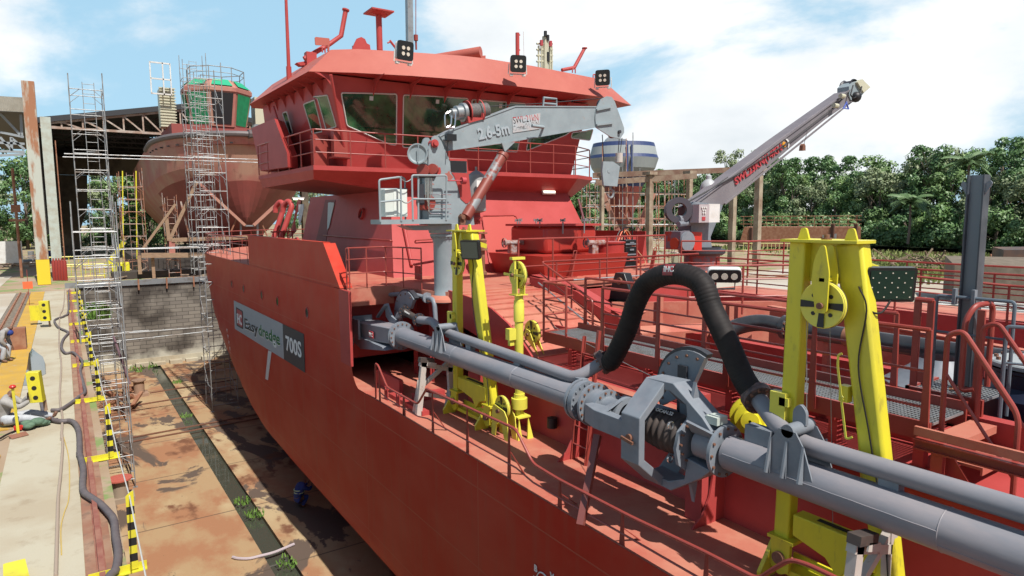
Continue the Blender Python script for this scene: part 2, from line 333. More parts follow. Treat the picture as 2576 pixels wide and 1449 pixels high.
# ================================================================ hull material
def hullmat():
    m = bpy.data.materials.new('hull_paint'); m.use_nodes = True; t = m.node_tree; b = t.nodes['Principled BSDF']
    g = N(t, 'ShaderNodeNewGeometry'); sp = N(t, 'ShaderNodeSeparateXYZ'); L(t, g, 'Position', sp, 'Vector')
    def M(op, a, c=None, a2=None):
        n = N(t, 'ShaderNodeMath', operation=op)
        if isinstance(a, tuple): L(t, a[0], a[1], n, 0)
        else: n.inputs[0].default_value = a
        if c is not None:
            if isinstance(c, tuple): L(t, c[0], c[1], n, 1)
            else: n.inputs[1].default_value = c
        if a2 is not None: n.inputs[2].default_value = a2
        return (n, 'Value')
    y = (sp, 'Y'); z = (sp, 'Z')
    mp_ = N(t, 'ShaderNodeMapping', i={'Scale': (1, .5, 1)}); L(t, g, 'Position', mp_, 'Vector')
    n1 = N(t, 'ShaderNodeTexNoise', i={'Scale': .9, 'Detail': 6.0}); L(t, mp_, 'Vector', n1, 'Vector')
    mp2 = N(t, 'ShaderNodeMapping', i={'Scale': (1, 5, .5)}); L(t, g, 'Position', mp2, 'Vector')
    n2 = N(t, 'ShaderNodeTexNoise', i={'Scale': 1.0, 'Detail': 6.0}); L(t, mp2, 'Vector', n2, 'Vector')
    r1 = N(t, 'ShaderNodeMapRange', i={'From Min': .4, 'From Max': .62}); L(t, n1, 'Fac', r1, 'Value')
    r2 = N(t, 'ShaderNodeMapRange', i={'From Min': .5, 'From Max': .7, 'To Max': .35}); L(t, n2, 'Fac', r2, 'Value')
    x1 = N(t, 'ShaderNodeMixRGB', i={'Color1': (.45, .028, .015, 1), 'Color2': (.47, .055, .032, 1)}); L(t, r1, 'Result', x1, 'Fac')
    x2 = N(t, 'ShaderNodeMixRGB', i={'Color2': (.36, .075, .045, 1)}); L(t, r2, 'Result', x2, 'Fac'); L(t, x1, 'Color', x2, 'Color1')
    # welded seams: bump lines along strakes and frames
    def line(c, period, off, w):
        a = M('ADD', c, off); f = M('PINGPONG', a, period/2); return M('LESS_THAN', f, w)
    s1 = line(z, 1.55, .42, .012); s2 = line(y, 5.6, 1.3, .013)
    sm = M('MAXIMUM', s1, s2)
    # buckled plate panels between frames
    wy = M('SINE', M('MULTIPLY', y, 2*math.pi/1.15)); wz = M('SINE', M('MULTIPLY', z, 2*math.pi/1.5))
    wv = M('MULTIPLY', wy, wz); hgt = M('MULTIPLY_ADD', sm, .35, 0)
    tot = N(t, 'ShaderNodeMath', operation='MULTIPLY_ADD'); L(t, wv[0], 'Value', tot, 0); tot.inputs[1].default_value = .16; L(t, hgt[0], 'Value', tot, 2)
    bp = N(t, 'ShaderNodeBump', i={'Strength': .6, 'Distance': .03}); L(t, tot, 'Value', bp, 'Height')
    L(t, bp, 'Normal', b, 'Normal')
    x3 = N(t, 'ShaderNodeMixRGB', i={'Color2': (.45, .1, .06, 1)}); sm2 = M('MULTIPLY', sm, .8); L(t, sm2[0], 'Value', x3, 'Fac'); L(t, x2, 'Color', x3, 'Color1')
    L(t, x3, 'Color', b, 'Base Color'); b.inputs['Roughness'].default_value = .48; b.inputs['Specular IOR Level'].default_value = .16
    return m
HULL = hullmat()
def dockfloor():
    m = bpy.data.materials.new('dock_floor_concrete'); m.use_nodes = True; t = m.node_tree; b = t.nodes['Principled BSDF']
    g = N(t, 'ShaderNodeNewGeometry'); mpn = N(t, 'ShaderNodeMapping', i={'Scale': (1, .62, 1), 'Location': (1.7, 3.1, 0)}); L(t, g, 'Position', mpn, 'Vector')
    def no(s, d, lo, hi, rough=.6, dist=0):
        n = N(t, 'ShaderNodeTexNoise', i={'Scale': s, 'Detail': d, 'Roughness': rough, 'Distortion': dist}); L(t, mpn, 'Vector', n, 'Vector')
        r = N(t, 'ShaderNodeMapRange', i={'From Min': lo, 'From Max': hi}); L(t, n, 'Fac', r, 'Value'); return r
    x = None; last = None
    for c, r in (((.35, .235, .125), None), ((.31, .15, .075), no(.5, 6, .45, .58)), ((.4, .3, .17), no(.35, 5, .52, .62)), ((.10, .07, .052), no(.33, 9, .535, .56, .62, .6)), ((.15, .062, .03), no(.6, 7, .57, .64)), ((.09, .07, .05), no(5, 4, .7, .74))):
        if r is None: last = c; continue
        mxx = N(t, 'ShaderNodeMixRGB', i={'Color1': (*(last or c), 1), 'Color2': (*c, 1)}); L(t, r, 'Result', mxx, 'Fac')
        if x: L(t, x, 'Color', mxx, 'Color1')
        x = mxx; last = None
    sp = N(t, 'ShaderNodeSeparateXYZ'); L(t, g, 'Position', sp, 'Vector')
    j = N(t, 'ShaderNodeMath', operation='PINGPONG'); L(t, sp, 'Y', j, 0); j.inputs[1].default_value = 2.4
    lt = N(t, 'ShaderNodeMath', operation='LESS_THAN'); L(t, j, 'Value', lt, 0); lt.inputs[1].default_value = .035
    mxx = N(t, 'ShaderNodeMixRGB', i={'Color2': (.07, .05, .035, 1)}); ml = N(t, 'ShaderNodeMath', operation='MULTIPLY'); L(t, lt, 'Value', ml, 0); ml.inputs[1].default_value = .7
    L(t, ml, 'Value', mxx, 'Fac'); L(t, x, 'Color', mxx, 'Color1'); L(t, mxx, 'Color', b, 'Base Color')
    b.inputs['Roughness'].default_value = .8
    n = N(t, 'ShaderNodeTexNoise', i={'Scale': 30, 'Detail': 4}); L(t, mpn, 'Vector', n, 'Vector')
    bp = N(t, 'ShaderNodeBump', i={'Strength': .3, 'Distance': .02}); L(t, n, 'Fac', bp, 'Height'); L(t, bp, 'Normal', b, 'Normal')
    return m
DFLO = dockfloor()
def blockwall():
    m = bpy.data.materials.new('block_wall'); m.use_nodes = True; t = m.node_tree; b = t.nodes['Principled BSDF']
    g = N(t, 'ShaderNodeNewGeometry'); sp = N(t, 'ShaderNodeSeparateXYZ'); L(t, g, 'Position', sp, 'Vector')
    cb = N(t, 'ShaderNodeCombineXYZ'); L(t, sp, 'X', cb, 'X'); L(t, sp, 'Z', cb, 'Y')
    br = N(t, 'ShaderNodeTexBrick', i={'Scale': 1.0, 'Mortar Size': .02, 'Brick Width': .8, 'Row Height': .27, 'Color1': (.17, .15, .128, 1), 'Color2': (.23, .205, .17, 1), 'Mortar': (.08, .07, .06, 1)})
    L(t, cb, 'Vector', br, 'Vector')
    n = N(t, 'ShaderNodeTexNoise', i={'Scale': .55, 'Detail': 8}); L(t, g, 'Position', n, 'Vector')
    r = N(t, 'ShaderNodeMapRange', i={'From Min': .42, 'From Max': .6}); L(t, n, 'Fac', r, 'Value')
    x = N(t, 'ShaderNodeMixRGB', blend_type='MULTIPLY', i={'Color2': (.3, .28, .27, 1)}); L(t, r, 'Result', x, 'Fac'); L(t, br, 'Color', x, 'Color1')
    # paler band near the foot
    z = N(t, 'ShaderNodeMapRange', i={'From Min': -5.6, 'From Max': -3.6, 'To Min': .55, 'To Max': 0}); L(t, sp, 'Z', z, 'Value')
    n3 = N(t, 'ShaderNodeTexNoise', i={'Scale': .8, 'Detail': 6}); L(t, g, 'Position', n3, 'Vector')
    a = N(t, 'ShaderNodeMath', operation='ADD'); L(t, z, 'Result', a, 0); L(t, n3, 'Fac', a, 1)
    r3 = N(t, 'ShaderNodeMapRange', i={'From Min': .8, 'From Max': 1.05}); L(t, a, 'Value', r3, 'Value')
    x3 = N(t, 'ShaderNodeMixRGB', i={'Color2': (.42, .4, .33, 1)}); L(t, r3, 'Result', x3, 'Fac'); L(t, x, 'Color', x3, 'Color1')
    L(t, x3, 'Color', b, 'Base Color'); b.inputs['Roughness'].default_value = .9
    return m
BWAL = blockwall()
# ================================================================ ground, dock, river
def sk(X, Y): return X-.015*(Y-10)          # the dock runs a degree off the ship's axis
def strip(mb, xa, xb, z, y0=-15, y1=50.5, n=1, dz=.02):
    ys = [y0+(y1-y0)*i/n for i in range(n+1)]
    for a, b in zip(ys, ys[1:]):
        mb.add([(sk(xa,a),a,z),(sk(xb,a),a,z),(sk(xb,b),b,z),(sk(xa,b),b,z),(sk(xa,a),a,z-dz),(sk(xb,a),a,z-dz),(sk(xb,b),b,z-dz),(sk(xa,b),b,z-dz)],
               [(0,1,2,3),(7,6,5,4),(0,4,5,1),(1,5,6,2),(2,6,7,3),(3,7,4,0)])
    return mb
DZ = -5.8; EY = 52.3
# ground sheet with the dock cut out
g = MB()
XR = 24.0
def gq(x0, x1, y0, y1, z=-.03): g.quad((x0,y0,z),(x1,y0,z),(x1,y1,z),(x0,y1,z))
g.quad((-400,-60,-.03),(sk(.26,-60),-60,-.03),(sk(.26,EY),EY,-.03),(-400,EY,-.03))
g.quad((XR,-60,-.03),(80,-60,-.03),(82,EY,-.03),(XR,EY,-.03))
g.add([(x,y,-.03) for x,y in ((-400,EY),(82,EY),(86,65),(96,95),(112,140),(130,200),(130,620),(-400,620))],[tuple(range(8))])
struct(g, 'ground', EARTH, smooth=0)
FFLO = mat('forest_floor', (.035,.055,.018), .95, col2=(.06,.08,.03), scale=.3, amt=.8)
g = MB(); g.add([(x,y,-.55) for x,y in ((106,-200),(108,56),(117,85),(125,120),(131,200),(131,620),(900,620),(900,-200))],[tuple(range(8))])
struct(g, 'far_bank', FFLO, smooth=0)
g = MB(); g.quad((-900,-300,-9),(1500,-300,-9),(1500,1500,-9),(-900,1500,-9)); struct(g, 'terrain', EARTH, smooth=0)
g = MB(); g.bx(XR+.3, 50, -60, 33, -.04, -.012); struct(g, 'yard_pavement', SAND, smooth=0)
g = MB(); g.bx(-40,-4.6,-20,66,-.04,-.012); struct(g, 'left_yard_pavement', SAND, smooth=0)
# river
g = MB(); g.quad((76,-200,-1.0),(140,-200,-1.0),(140,620,-1.0),(76,620,-1.0)); struct(g, 'river', WATER, smooth=0)
# dock floor, channel, right kerb slab
g = MB(); strip(g, .2, 4.28, DZ, n=1, y1=EY+1, dz=.4); struct(g, 'dock_floor', DFLO, smooth=0)
g = MB(); strip(g, 4.95, 24.6, DZ, y1=EY+1, dz=.4); struct(g, 'dock_slab', DFLO, smooth=0)
g = MB(); strip(g, 4.2, 5.1, DZ-.14, y1=EY+1, dz=.1); struct(g, 'drain_water', PUD, smooth=0)
# dock walls
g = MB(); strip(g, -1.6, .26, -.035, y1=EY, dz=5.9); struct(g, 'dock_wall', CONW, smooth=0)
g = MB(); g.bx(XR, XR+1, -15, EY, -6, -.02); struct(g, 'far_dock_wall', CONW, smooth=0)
g = MB(); g.bx(-.6, XR+1, EY, EY+1.2, -6.2, -.04); struct(g, 'dock_end_wall', BWAL, smooth=0)
g = MB(); g.bx(-.6, 9.5, EY-.06, EY, -5.82, -5.3)
for i in range(9): g.bx(-.3+i*1.05, .5+i*1.05, EY-.5-.1*(i%3), EY-.07, -5.82, -5.6+.05*(i%2))
tag(g.build('wall_footing', CONC), 'rough pale concrete footing along the bottom of the dock end wall', 'footing')
g = MB(); g.bx(-.9, 9.5, EY-.12, EY+.25, -.05, .3); o = g.build('coping_beam', GALV); tag(o, 'pale grey steel coping beam along the top of the dock end wall', 'beam')
b_ = MB()
for i in range(5):
    x = 1.6+i*1.75; b_.bx(x-.05, x+.05, EY-.2, EY-.121, -.4, .36)
b_.build('beam_clamp', RUST, o)
# quay edge strips (left)
g = MB(); strip(g, -1.32, -.2, .002, dz=.05); 
struct(g, 'concrete_walkway', CONC, smooth=0)
g = MB(); strip(g, -2.02, -1.325, .006, n=1, y0=17.5, dz=.03); strip(g, -2.02, -1.42, .006, y0=-15, y1=15.6, dz=.03); struct(g, 'yellow_walkway_paint', YELG, smooth=0)
g = MB(); strip(g, -2.75, -2.03, -.012, dz=.02); struct(g, 'rail_gully', GRAV, smooth=0)
g = MB(); strip(g, -4.6, -2.76, -.006, dz=.03); struct(g, 'outer_walkway', SAND, smooth=0)
g = MB(); strip(g, -.195, .12, -.012, dz=.03)
struct(g, 'quay_edge_strip', CONR, smooth=0)
def railpiece(name, X, h, w, m, y0, y1, label):
    r = MB()
    strip(r, X-w/2, X+w/2, h-.012, y0=y0, y1=y1, dz=.03); strip(r, X-.012, X+.012, h-.042, y0=y0, y1=y1, dz=h-.06); strip(r, X-w*.8, X+w*.8, .005, y0=y0, y1=y1, dz=.014)
    return tag(r.build(name, m), label, 'rail')
railpiece('crane_rail', -.02, .1, .065, mat('red_rust', (.22,.07,.05), .7, col2=(.3,.15,.1), scale=3, amt=.8), -15, 50.5, 'rusty red crane rail running along the quay edge beside the fat hose')
railpiece('gully_rail', -2.2, .08, .07, RUST, -15, 50.5, 'rusty rail in the gully beside the yellow walkway stripe')
railpiece('gully_rail', -2.55, .08, .07, RUST, -15, 50.5, 'rusty rail in the gully on the far side from the walkway')
# puddle on walkway
g = MB(); pts = [q('C',x,y,Z=.007) for x, y in ((215,800),(250,640),(270,500),(300,450),(330,480),(400,530),(425,600),(430,690),(330,740),(260,800))]
g.add(pts, [tuple(range(len(pts)))]); struct(g, 'walkway_puddle', PUD, smooth=0)
# ================================================================ ship
SHIP = thing('dredging_ship', 'red trailing dredger in dry dock with wheelhouse and bare primer paint', 'ship', (12.65, 16, -4.6))
XC = 12.65; HB = 6.85
def y0f(z):
    T = [(-4.6,19),(-4.1,24.5),(-3.4,27.8),(-2.4,31.6),(-.9,35.6),(1,38),(2.6,38.4),(4,38.5)]
    for a, b in zip(T, T[1:]):
        if z <= b[0]: return a[1]+(b[1]-a[1])*(z-a[0])/(b[0]-a[0])
    return 38.5
def hbf(Y, z):
    bil = 0
    if z < -3.7: bil = .9-math.sqrt(max(0, .81-(max(0,-3.7-z))**2))
    y0 = y0f(z); ys = 48+(z+4.6)*.35
    w = HB-bil
    if Y > y0: w *= max(0, 1-((Y-y0)/(ys-y0))**2.1) if Y < ys else 0
    return max(w, .02)
zl = [2.6, 2.0, 1.3, .1, -.6, -1.3, -2.0, -2.7, -3.3, -3.7, -4.0, -4.25, -4.45, -4.56, -4.6]
ys_f = [16.45, 17, 18, 20, 22, 24, 25, 26, 27, 28, 29, 30, 31, 32, 33, 34, 35, 36, 37, 38, 38.5, 39, 39.5, 40, 41, 42, 43, 44, 45, 46, 47, 48, 49, 50, 50.6]
ys_a = [-8, -4, 0, 4, 8, 12, 16.45]
h = MB()
for s in (-1, 1):
    h.loft([[(XC+s*hbf(Y, z), Y, z) for z in zl] for Y in ys_f])
    h.loft([[(XC+s*hbf(Y, z), Y, z) for z in zl[3:]] for Y in ys_a])
h.loft([[(XC-hbf(Y,-4.6)+.0, Y, -4.6), (XC+hbf(Y,-4.6), Y, -4.6)] for Y in ys_a+ys_f])
for s in (-1, 1):   # rounded corner gusset where the tall plating meets the main deck
    h.add([(XC+s*HB, 16.45, 1.0)]+[(XC+s*HB, 16.45-.55*math.sin(a)*1.0+0, .1+.0) for a in ()]+[(XC+s*HB, 16.45-.6*(1-math.cos(t*math.pi/2)), .1+.9*(1-math.sin(t*math.pi/2))) for t in [i/8 for i in range(9)]]+[(XC+s*HB, 16.45, .1)], [tuple(range(11))])
hull = h.build('hull', HULL, SHIP, smooth=25)
# keel blocks
def kb(x, y):
    m = MB(); m.bx(x-.5, x+.5, y-.35, y+.35, DZ, DZ+.55); m.bx(x-.4, x+.4, y-.3, y+.3, DZ+.55, -4.62); o = m.build('keel_block', TIM); return o
for i, (x, y) in enumerate([(7.6, 19), (7.6, 23), (7.6, 15)]):
    tag(kb(x, y), 'dark timber keel block in the shade under the red hull', 'keel block', 'keel blocks under the hull')
# decks
d = MB()
d.bx(XC-HB+.012, XC+HB-.012, -8, 20.5, .0, .1)
d.build('main_deck', DECK, SHIP)
d = MB()
fd = [(XC-HB+.012,17.1),(7.35,17.1),(7.6,15.2),(7.85,14.75),(10.85,14.9),(XC+HB-.012,14.6)]
def hby(Y, z=2.6): return hbf(Y, z)
ring = [(x, y) for x, y in fd]+[(XC+hbf(Y,2.6)-.012, Y) for Y in (17,25,32,38,40,42,44,46,48,50)]+[(XC-hbf(Y,2.6)+.012, Y) for Y in (50,48,46,44,42,40,38,32,25)]
d.prism([(x, y, 2.42) for x, y in ring], (0, 0, .18)); d.build('foredeck', DECK, SHIP)
# fascia under the foredeck edge
d = MB(); d.bx(XC-HB+.0, 7.35, 17.1, 17.16, 2.1, 2.42); d.build('deck_fascia', DECK, SHIP)
# side plating corner above main deck (aft edge thickness), rounded upper corner
d = MB()
d.bx(XC-HB-.01, XC-HB+.06, 16.42, 17.2, .6, 2.6)
d.build('plate_edge', RED, SHIP)
# alcove bulkhead, inner longitudinal wall
d = MB(); d.bx(XC-HB+.06, 8.3, 17.65, 17.7, .55, 2.42); d.bx(XC-HB+.06, 8.3, 20.4, 20.45, .1, 2.42)
for i in range(3): d.bx(8.3, 8.36, 17.7, 20.4, .1, 2.42)
d.bx(8.3, 8.35, 14.9, 17.7, .1, 2.42)
d.build('alcove_bulkhead', RED, SHIP)
d = MB()
for x, y in ((7.75, 16.6),(7.75,15.6),(7.9,14.6),(8.0,13.3)):
    d.nx(); d.bx(x-.05, x+.05, y-.02, y+.02, .1, 2.4); d.bx(x-.012, x+.012, y-.12, y+.02, .1, 2.4)
d.build('pillar', RED, SHIP)
# hopper trunk: side wall, coaming deck
d = MB()
d.bx(7.62, 7.68, -8, 13.4, .1, 1.45); d.bx(9.05, 9.1, -8, 14.5, 1.5, 2.02); d.bx(7.68, 9.05, -8, 14.5, 1.45, 1.5)
d.bx(9.1, 9.25, -8, 9.5, 1.9, 2.02)
d.build('hopper_coaming', RED, SHIP)
d = MB(); d.bx(7.5, 7.72, -8, 13.4, 1.5, 1.53); d.build('coaming_edge', DECK, SHIP)
d = MB(); d.bx(9.0, 16.6, -8, 14.4, -.6, -.5); d.bx(16.5, 16.6, -8, 14.4, -.5, 2.2); d.bx(9.0,16.5,14.3,14.4,-.5,2.42)
d.bx(12.2,12.45,-8,11,-.5,1.7)
d.build('hopper_well', RED, SHIP)
d = MB()
for x in (10.2, 14.6): d.nx(); d.bx(x, x+.25, -6, 14.3, 1.2, 1.35)
for y in (-1, 2, 5, 8, 11): d.nx(); d.bx(9.0, 16.5, y, y+.2, 1.0, 1.25)
d.build('hopper_beam', RED, SHIP)
d = MB(); d.bx(16.6, XC+HB, -8, 14.6, 1.95, 2.05); d.build('starboard_deck', DECK, SHIP)
# brackets (wide flared frames on the main deck against the coaming)
for y in (9.0, 5.9, 12.4):
    m = MB()
    prof = [(7.62,1.45),(7.62,.1),(6.95,.1),(6.98,.14),(7.15,.25),(7.3,.5),(7.36,.8),(7.42,1.45)]
    m.prism([(x, y, z) for x, z in prof], (0, .03, 0)); m.build('bracket', RED, SHIP)
# ribbed ramp down from foredeck
r = MB()
pr = [(14.8,2.6),(13.6,2.52),(12.7,2.36),(12.0,2.1),(11.5,1.8),(11.1,1.52)]
r.loft([[(7.9, y, z), (10.4, y, z), (10.4, y, z-.12), (7.9, y, z-.12)] for y, z in pr], closed=True, caps=True)
for i in range(9):
    t = i/8; y = 14.5-t*2.9
    z = next(a[1]+(b[1]-a[1])*(y-a[0])/(b[0]-a[0]) for a, b in zip(pr, pr[1:]) if b[0] <= y <= a[0])
    r.bx(7.95, 10.35, y-.012, y+.012, z, z+.035)
r.build('ramp', DECK, SHIP)
r = MB(); r.prism([(7.86, y, z+.04) for y, z in pr]+[(7.86,11.1,1.3),(7.86,14.8,1.9)], (.05,0,0)); r.nx(); r.prism([(10.42, y, z+.25) for y, z in pr[:4]]+[(10.42,11.0,2.1),(10.42,11.0,1.5),(10.42,14.8,1.5)], (.05,0,0))
r.loft([[(10.47, y, z+.3), (10.75, y, z+.3)] for y, z in pr[:3]]+[[(10.47,11.0,2.15),(10.75,11.0,2.15)]]); r.build('ramp_side', RED, SHIP)
# ---- bulwark
bw = MB()
bt = [V(623,595,X=5.82), V(745,603,X=5.82), V(815,612,X=5.82), V(838,706,X=5.82)]
bw.prism([bt[0], bt[2], (5.82,17.65,2.7), (5.82,17.65,2.6), (5.82,bt[0].y,2.6)], (.05,0,0)); 
bw.prism([(5.8,bt[2].y,bt[2].z),(5.8,bt[2].y+.05,bt[2].z),(5.8,17.7,2.62),(5.8,17.1,2.62)],(.35,0,0))
bw.bx(5.8, 6.0, bt[2].y, bt[0].y, bt[2].z-.01, bt[2].z+.03)
bw.build('bulwark', HULL, SHIP)
bw = MB()
for i in range(5):
    y = bt[2].y+.3+i*.9; bw.nx(); bw.bx(5.88, 5.9+.25, y, y+.03, 2.6, 3.75)
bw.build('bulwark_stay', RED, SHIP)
# portholes
for k, x, y in (('G',300,200),('G',410,245),('G',579,305),('G',726,363),('G',1003,470)):
    c = q(k, x, y, X=5.8); m = MB(); m.lathe((5.83, c.y, c.z), (-1,0,0), [(-.05,.15),(.05,.15),(.05,.19),(-.02,.2)], 20)
    o = m.build('porthole', RED, SHIP); m2 = MB(); m2.cyl((5.79,c.y,c.z),(5.795,c.y,c.z),.15,n=20); m2.build('porthole_glass', GLSD, o)
# ---- rails
def rail(pts, h=1.1, sp=1.2, r=.021, mids=(.37,.72), m=REDR, parent=SHIP, name='guard_rail', post='flat', base=True, ends=True):
    """pts: deck-level points; returns one railing mesh"""
    b = MB(); pts = [Vector(p) for p in pts]
    up = Vector((0,0,h))
    b.tube(rnd([p+up for p in pts], .12), r, 8)
    for f in mids: b.tube(rnd([p+up*f for p in pts], .1), r*.75, 6)
    for a, c in zip(pts, pts[1:]):
        n = max(1, round((c-a).length/sp))
        for i in range(n+1):
            if i == n and c is not pts[-1]: continue
            p = a+(c-a)*(i/n)
            if post == 'flat':
                dd = (c-a).normalized(); b.beam(p, p+up, .07, .014, up=Vector((0,0,1)).cross(dd), w1=.035)
            else: b.tube([p, p+up], r*.95, 8)
    return b.build(name, m, parent)
# foredeck port rail near crane, forecastle rail at bow
rail([(5.95,16.75,2.6),(5.98,16.1+.95,2.6),(7.15,17.15,2.6),(7.5,15.6,2.6)], sp=.75, post='round')
pb = [V(623,662,X=5.9)]+[Vector((5.9,y,2.6)) for y in (32,35,38)]+[Vector((XC-hbf(y,2.6)+.1,y,2.6)) for y in (40,42,44,46,48,50)]
pb[0].z = 2.6
rail(pb, sp=1.25, r=.03, name='guard_rail')
rail([(XC+hbf(y,2.6)-.1,y,2.6) for y in (50,48,46,44,42,40,38,35,32,29)], sp=1.4, r=.03)
# ================================================================ deckhouse + wheelhouse
def vpl(x, y, p0, n):
    d = V(x, y, D=1)-CAM; n = Vector(n); return CAM+d*((Vector(p0)-CAM).dot(n)/d.dot(n))
def qpl(k, x, y, p0, n):
    o = RG[k]; s = 2571/1100
    return vpl((o[0]+x/s)*.62890625, (o[1]+y/s)*.62890625, p0, n)
dh = MB()
B0 = [(8.3,19.3,2.6),(17.0,19.2,2.6),(17.0,30,2.6),(8.3,30,2.6)]
T0 = [(8.95,20.9,5.45),(16.6,20.9,5.45),(16.6,30,5.45),(8.95,30,5.45)]
dh.loft([[Vector(p) for p in B0], [Vector(p) for p in T0]], closed=True)
dh.quad(*T0); dhw = dh.build('deckhouse', RED, SHIP, smooth=0)
# shallow recessed panel on the aft face (rounded corner)
An = (Vector(B0[1])-Vector(B0[0])).cross(Vector(T0[0])-Vector(B0[0])).normalized(); Ap = Vector(B0[0])
def pan(pts, off=.004, name='panel', m=RED, parent=dhw, n=An, th=.02):
    b = MB(); b.prism([p+n*off for p in pts], n*th); return b.build(name, m, parent)
pts = [qpl('J', x, y, Ap, An) for x, y in ((1085,1400),(1000,870),(1010,852),(1290,848),(1315,860),(1330,890),(1365,1060),(1400,1400))]
mdk = mat('red_recess', (.42,.05,.035), .5)
pan(pts, .003, 'recess_panel', mdk, th=.012)
fr = MB(); fr.tube([p+An*.03 for p in pts], .02, 6); fr.build('recess_rim', RED, dhw)
# vertical pipe and square conduit on aft face
c = MB(); c.tube([qpl('J',1895,700,Ap,An)+An*.05, qpl('J',1995,1080,Ap,An)+An*.05, qpl('J',2040,1260,Ap,An)+An*.05], .05, 8); c.build('conduit', mat('dark_conduit',(.12,.02,.03),.5), dhw)
c = MB(); c.tube([qpl('F',1890,900,Ap,An)+An*.06, qpl('F',1975,1320,Ap,An)+An*.06], .06, 10); c.build('drain_pipe', RED, dhw)
def strip_light(p, d, n, on=True, parent=dhw, L_=.62):
    d = Vector(d).normalized(); n = Vector(n).normalized(); a = p-d*L_/2; b2 = p+d*L_/2
    m = MB(); m.beam(a, b2, .16, .07, up=n); o = m.build('light_fixture', WHT, parent)
    m = MB(); m.tube([a+d*.04+n*.05, b2-d*.04+n*.05], .045, 8); m.build('lamp_tube', LMPE, o)
LMPE = bpy.data.materials.new('lit_tube'); LMPE.use_nodes = True
LMPE.node_tree.nodes['Principled BSDF'].inputs['Emission Color'].default_value = (1,.93,.75,1); LMPE.node_tree.nodes['Principled BSDF'].inputs['Emission Strength'].default_value = 1.6
LMPE.node_tree.nodes['Principled BSDF'].inputs['Base Color'].default_value = (.8,.75,.6,1)
p = qpl('J',1617,638,Ap,An)
strip_light(p+An*.06, (1,0,0), An)
# handrail on port wall + aft
Pn = (Vector(B0[3])-Vector(B0[0])).cross(Vector((8.95,19.3,5.45))-Vector(B0[0])); Pn = Vector((-1,0,.228)).normalized(); Pp = Vector(B0[0])
hr = MB()
a = qpl('F',1800,1085,Pp,Pn); b2 = qpl('F',1170,1035,Pp,Pn); hr.tube(rnd([a, a+Pn*.09, b2+Pn*.09, b2], .03), .022, 8)
hr.nx(); a = qpl('F',2010,1090,Ap,An); b2 = qpl('F',2200,1078,Ap,An); hr.tube(rnd([a, a+An*.09, b2+An*.09, b2], .03), .022, 8)
hr.nx(); a = qpl('J',1560,1035,Ap,An); b2 = qpl('J',1925,1045,Ap,An); hr.tube(rnd([a, a+An*.09, b2+An*.09, b2], .03), .022, 8)
hr.build('handrail', REDR, dhw)
# round vent, port wall doors on flat panels painted dark as recess shade
m = MB(); c0 = qpl('F',1520,832,Pp,Pn); m.lathe(c0, Pn, [(-.05,.19),(.1,.19),(.1,.22),(-.05,.22)], 18); v_ = m.build('vent_pipe', RED, dhw)
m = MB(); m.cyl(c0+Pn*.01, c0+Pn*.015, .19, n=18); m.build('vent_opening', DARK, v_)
def recess(pts, doorpts):
    b = MB(); pp = [qpl('F', x, y, Pp, Pn)+Pn*.004 for x, y in pts]; b.prism(pp, Pn*.01); o = b.build('recess_shade_panel', mat('recess_shade', (.2,.03,.025), .6), dhw)
    pp = [qpl('F', x, y, Pp, Pn)+Pn*.018 for x, y in doorpts]; b = MB(); b.prism(pp, Pn*.02); b.build('door', DOOR, o)
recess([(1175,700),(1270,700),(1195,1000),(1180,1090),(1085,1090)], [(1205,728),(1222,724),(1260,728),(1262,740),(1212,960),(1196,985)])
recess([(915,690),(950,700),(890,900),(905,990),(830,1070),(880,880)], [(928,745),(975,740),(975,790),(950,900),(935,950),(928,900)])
# exhaust/vent goose necks on port side forward
m = MB()
for x in (690, 760):
    m.nx()
    pb_ = V((800+x/2.3373)*.6289, (500+1050/2.3373)*.6289, X=8.1)
    pt_ = Vector((8.7, pb_.y+.1, 5.1))
    m.tube(rnd([pb_, pt_, pt_+Vector((-.1,.25,.28)), pt_+Vector((-.3,.5,.0)), pt_+Vector((-.32,.5,-.3))], .18, 5), .13, 12)
m.build('vent_trunk', RED, dhw)
# wing deck
WZ = 6.13
wing = [Vector((6.2,20.35,WZ)), Vector((13.2,20.15,WZ)), Vector((16.5,20.1,WZ)), Vector((17.9,20.9,WZ)), Vector((18.9,27,WZ)), Vector((5.95,26.5,WZ))]
wd = MB(); wd.prism([p-Vector((0,0,.14)) for p in wing], (0,0,.14)); wdo = wd.build('bridge_wing', RED, SHIP, smooth=0)
f_ = MB()
zf = 5.72
A_ = [Vector((6.2,20.37,5.99)), Vector((16.5,20.13,5.99))]; Bb = [Vector((6.3,20.7,zf)), Vector((8.9,20.92,5.42)), Vector((16.6,20.92,5.42))]
f_.quad(A_[0], Bb[0], Bb[1], Bb[2], A_[1]); f_.quad(Bb[0]+Vector((0,.03,0)), A_[0]+Vector((0,.03,0)), A_[1]+Vector((0,.03,0)), Bb[2]+Vector((0,.03,0)), Bb[1]+Vector((0,.03,0)))
f_.prism([(6.2,20.37,5.99),(6.3,20.7,zf),(6.05,26.4,zf-.05),(5.97,26.4,5.99)], (.04,0,0))
f_.quad((16.5,20.13,5.99),(16.6,20.92,5.42),(17.2,21.4,5.3),(17.9,20.9,5.99))
f_.quad((17.9,20.9,5.99),(17.2,21.4,5.3),(17.2,27,5.3),(18.9,27,5.99))
f_.build('wing_fascia', RED, wdo, smooth=0)
f_ = MB()
for i in range(5): f_.nx(); f_.beam((6.4, 21.6+i*1.05, 5.93), (8.8, 21.6+i*1.05, 5.6), .03, .28)
f_.build('wing_stiffener', RED, wdo)
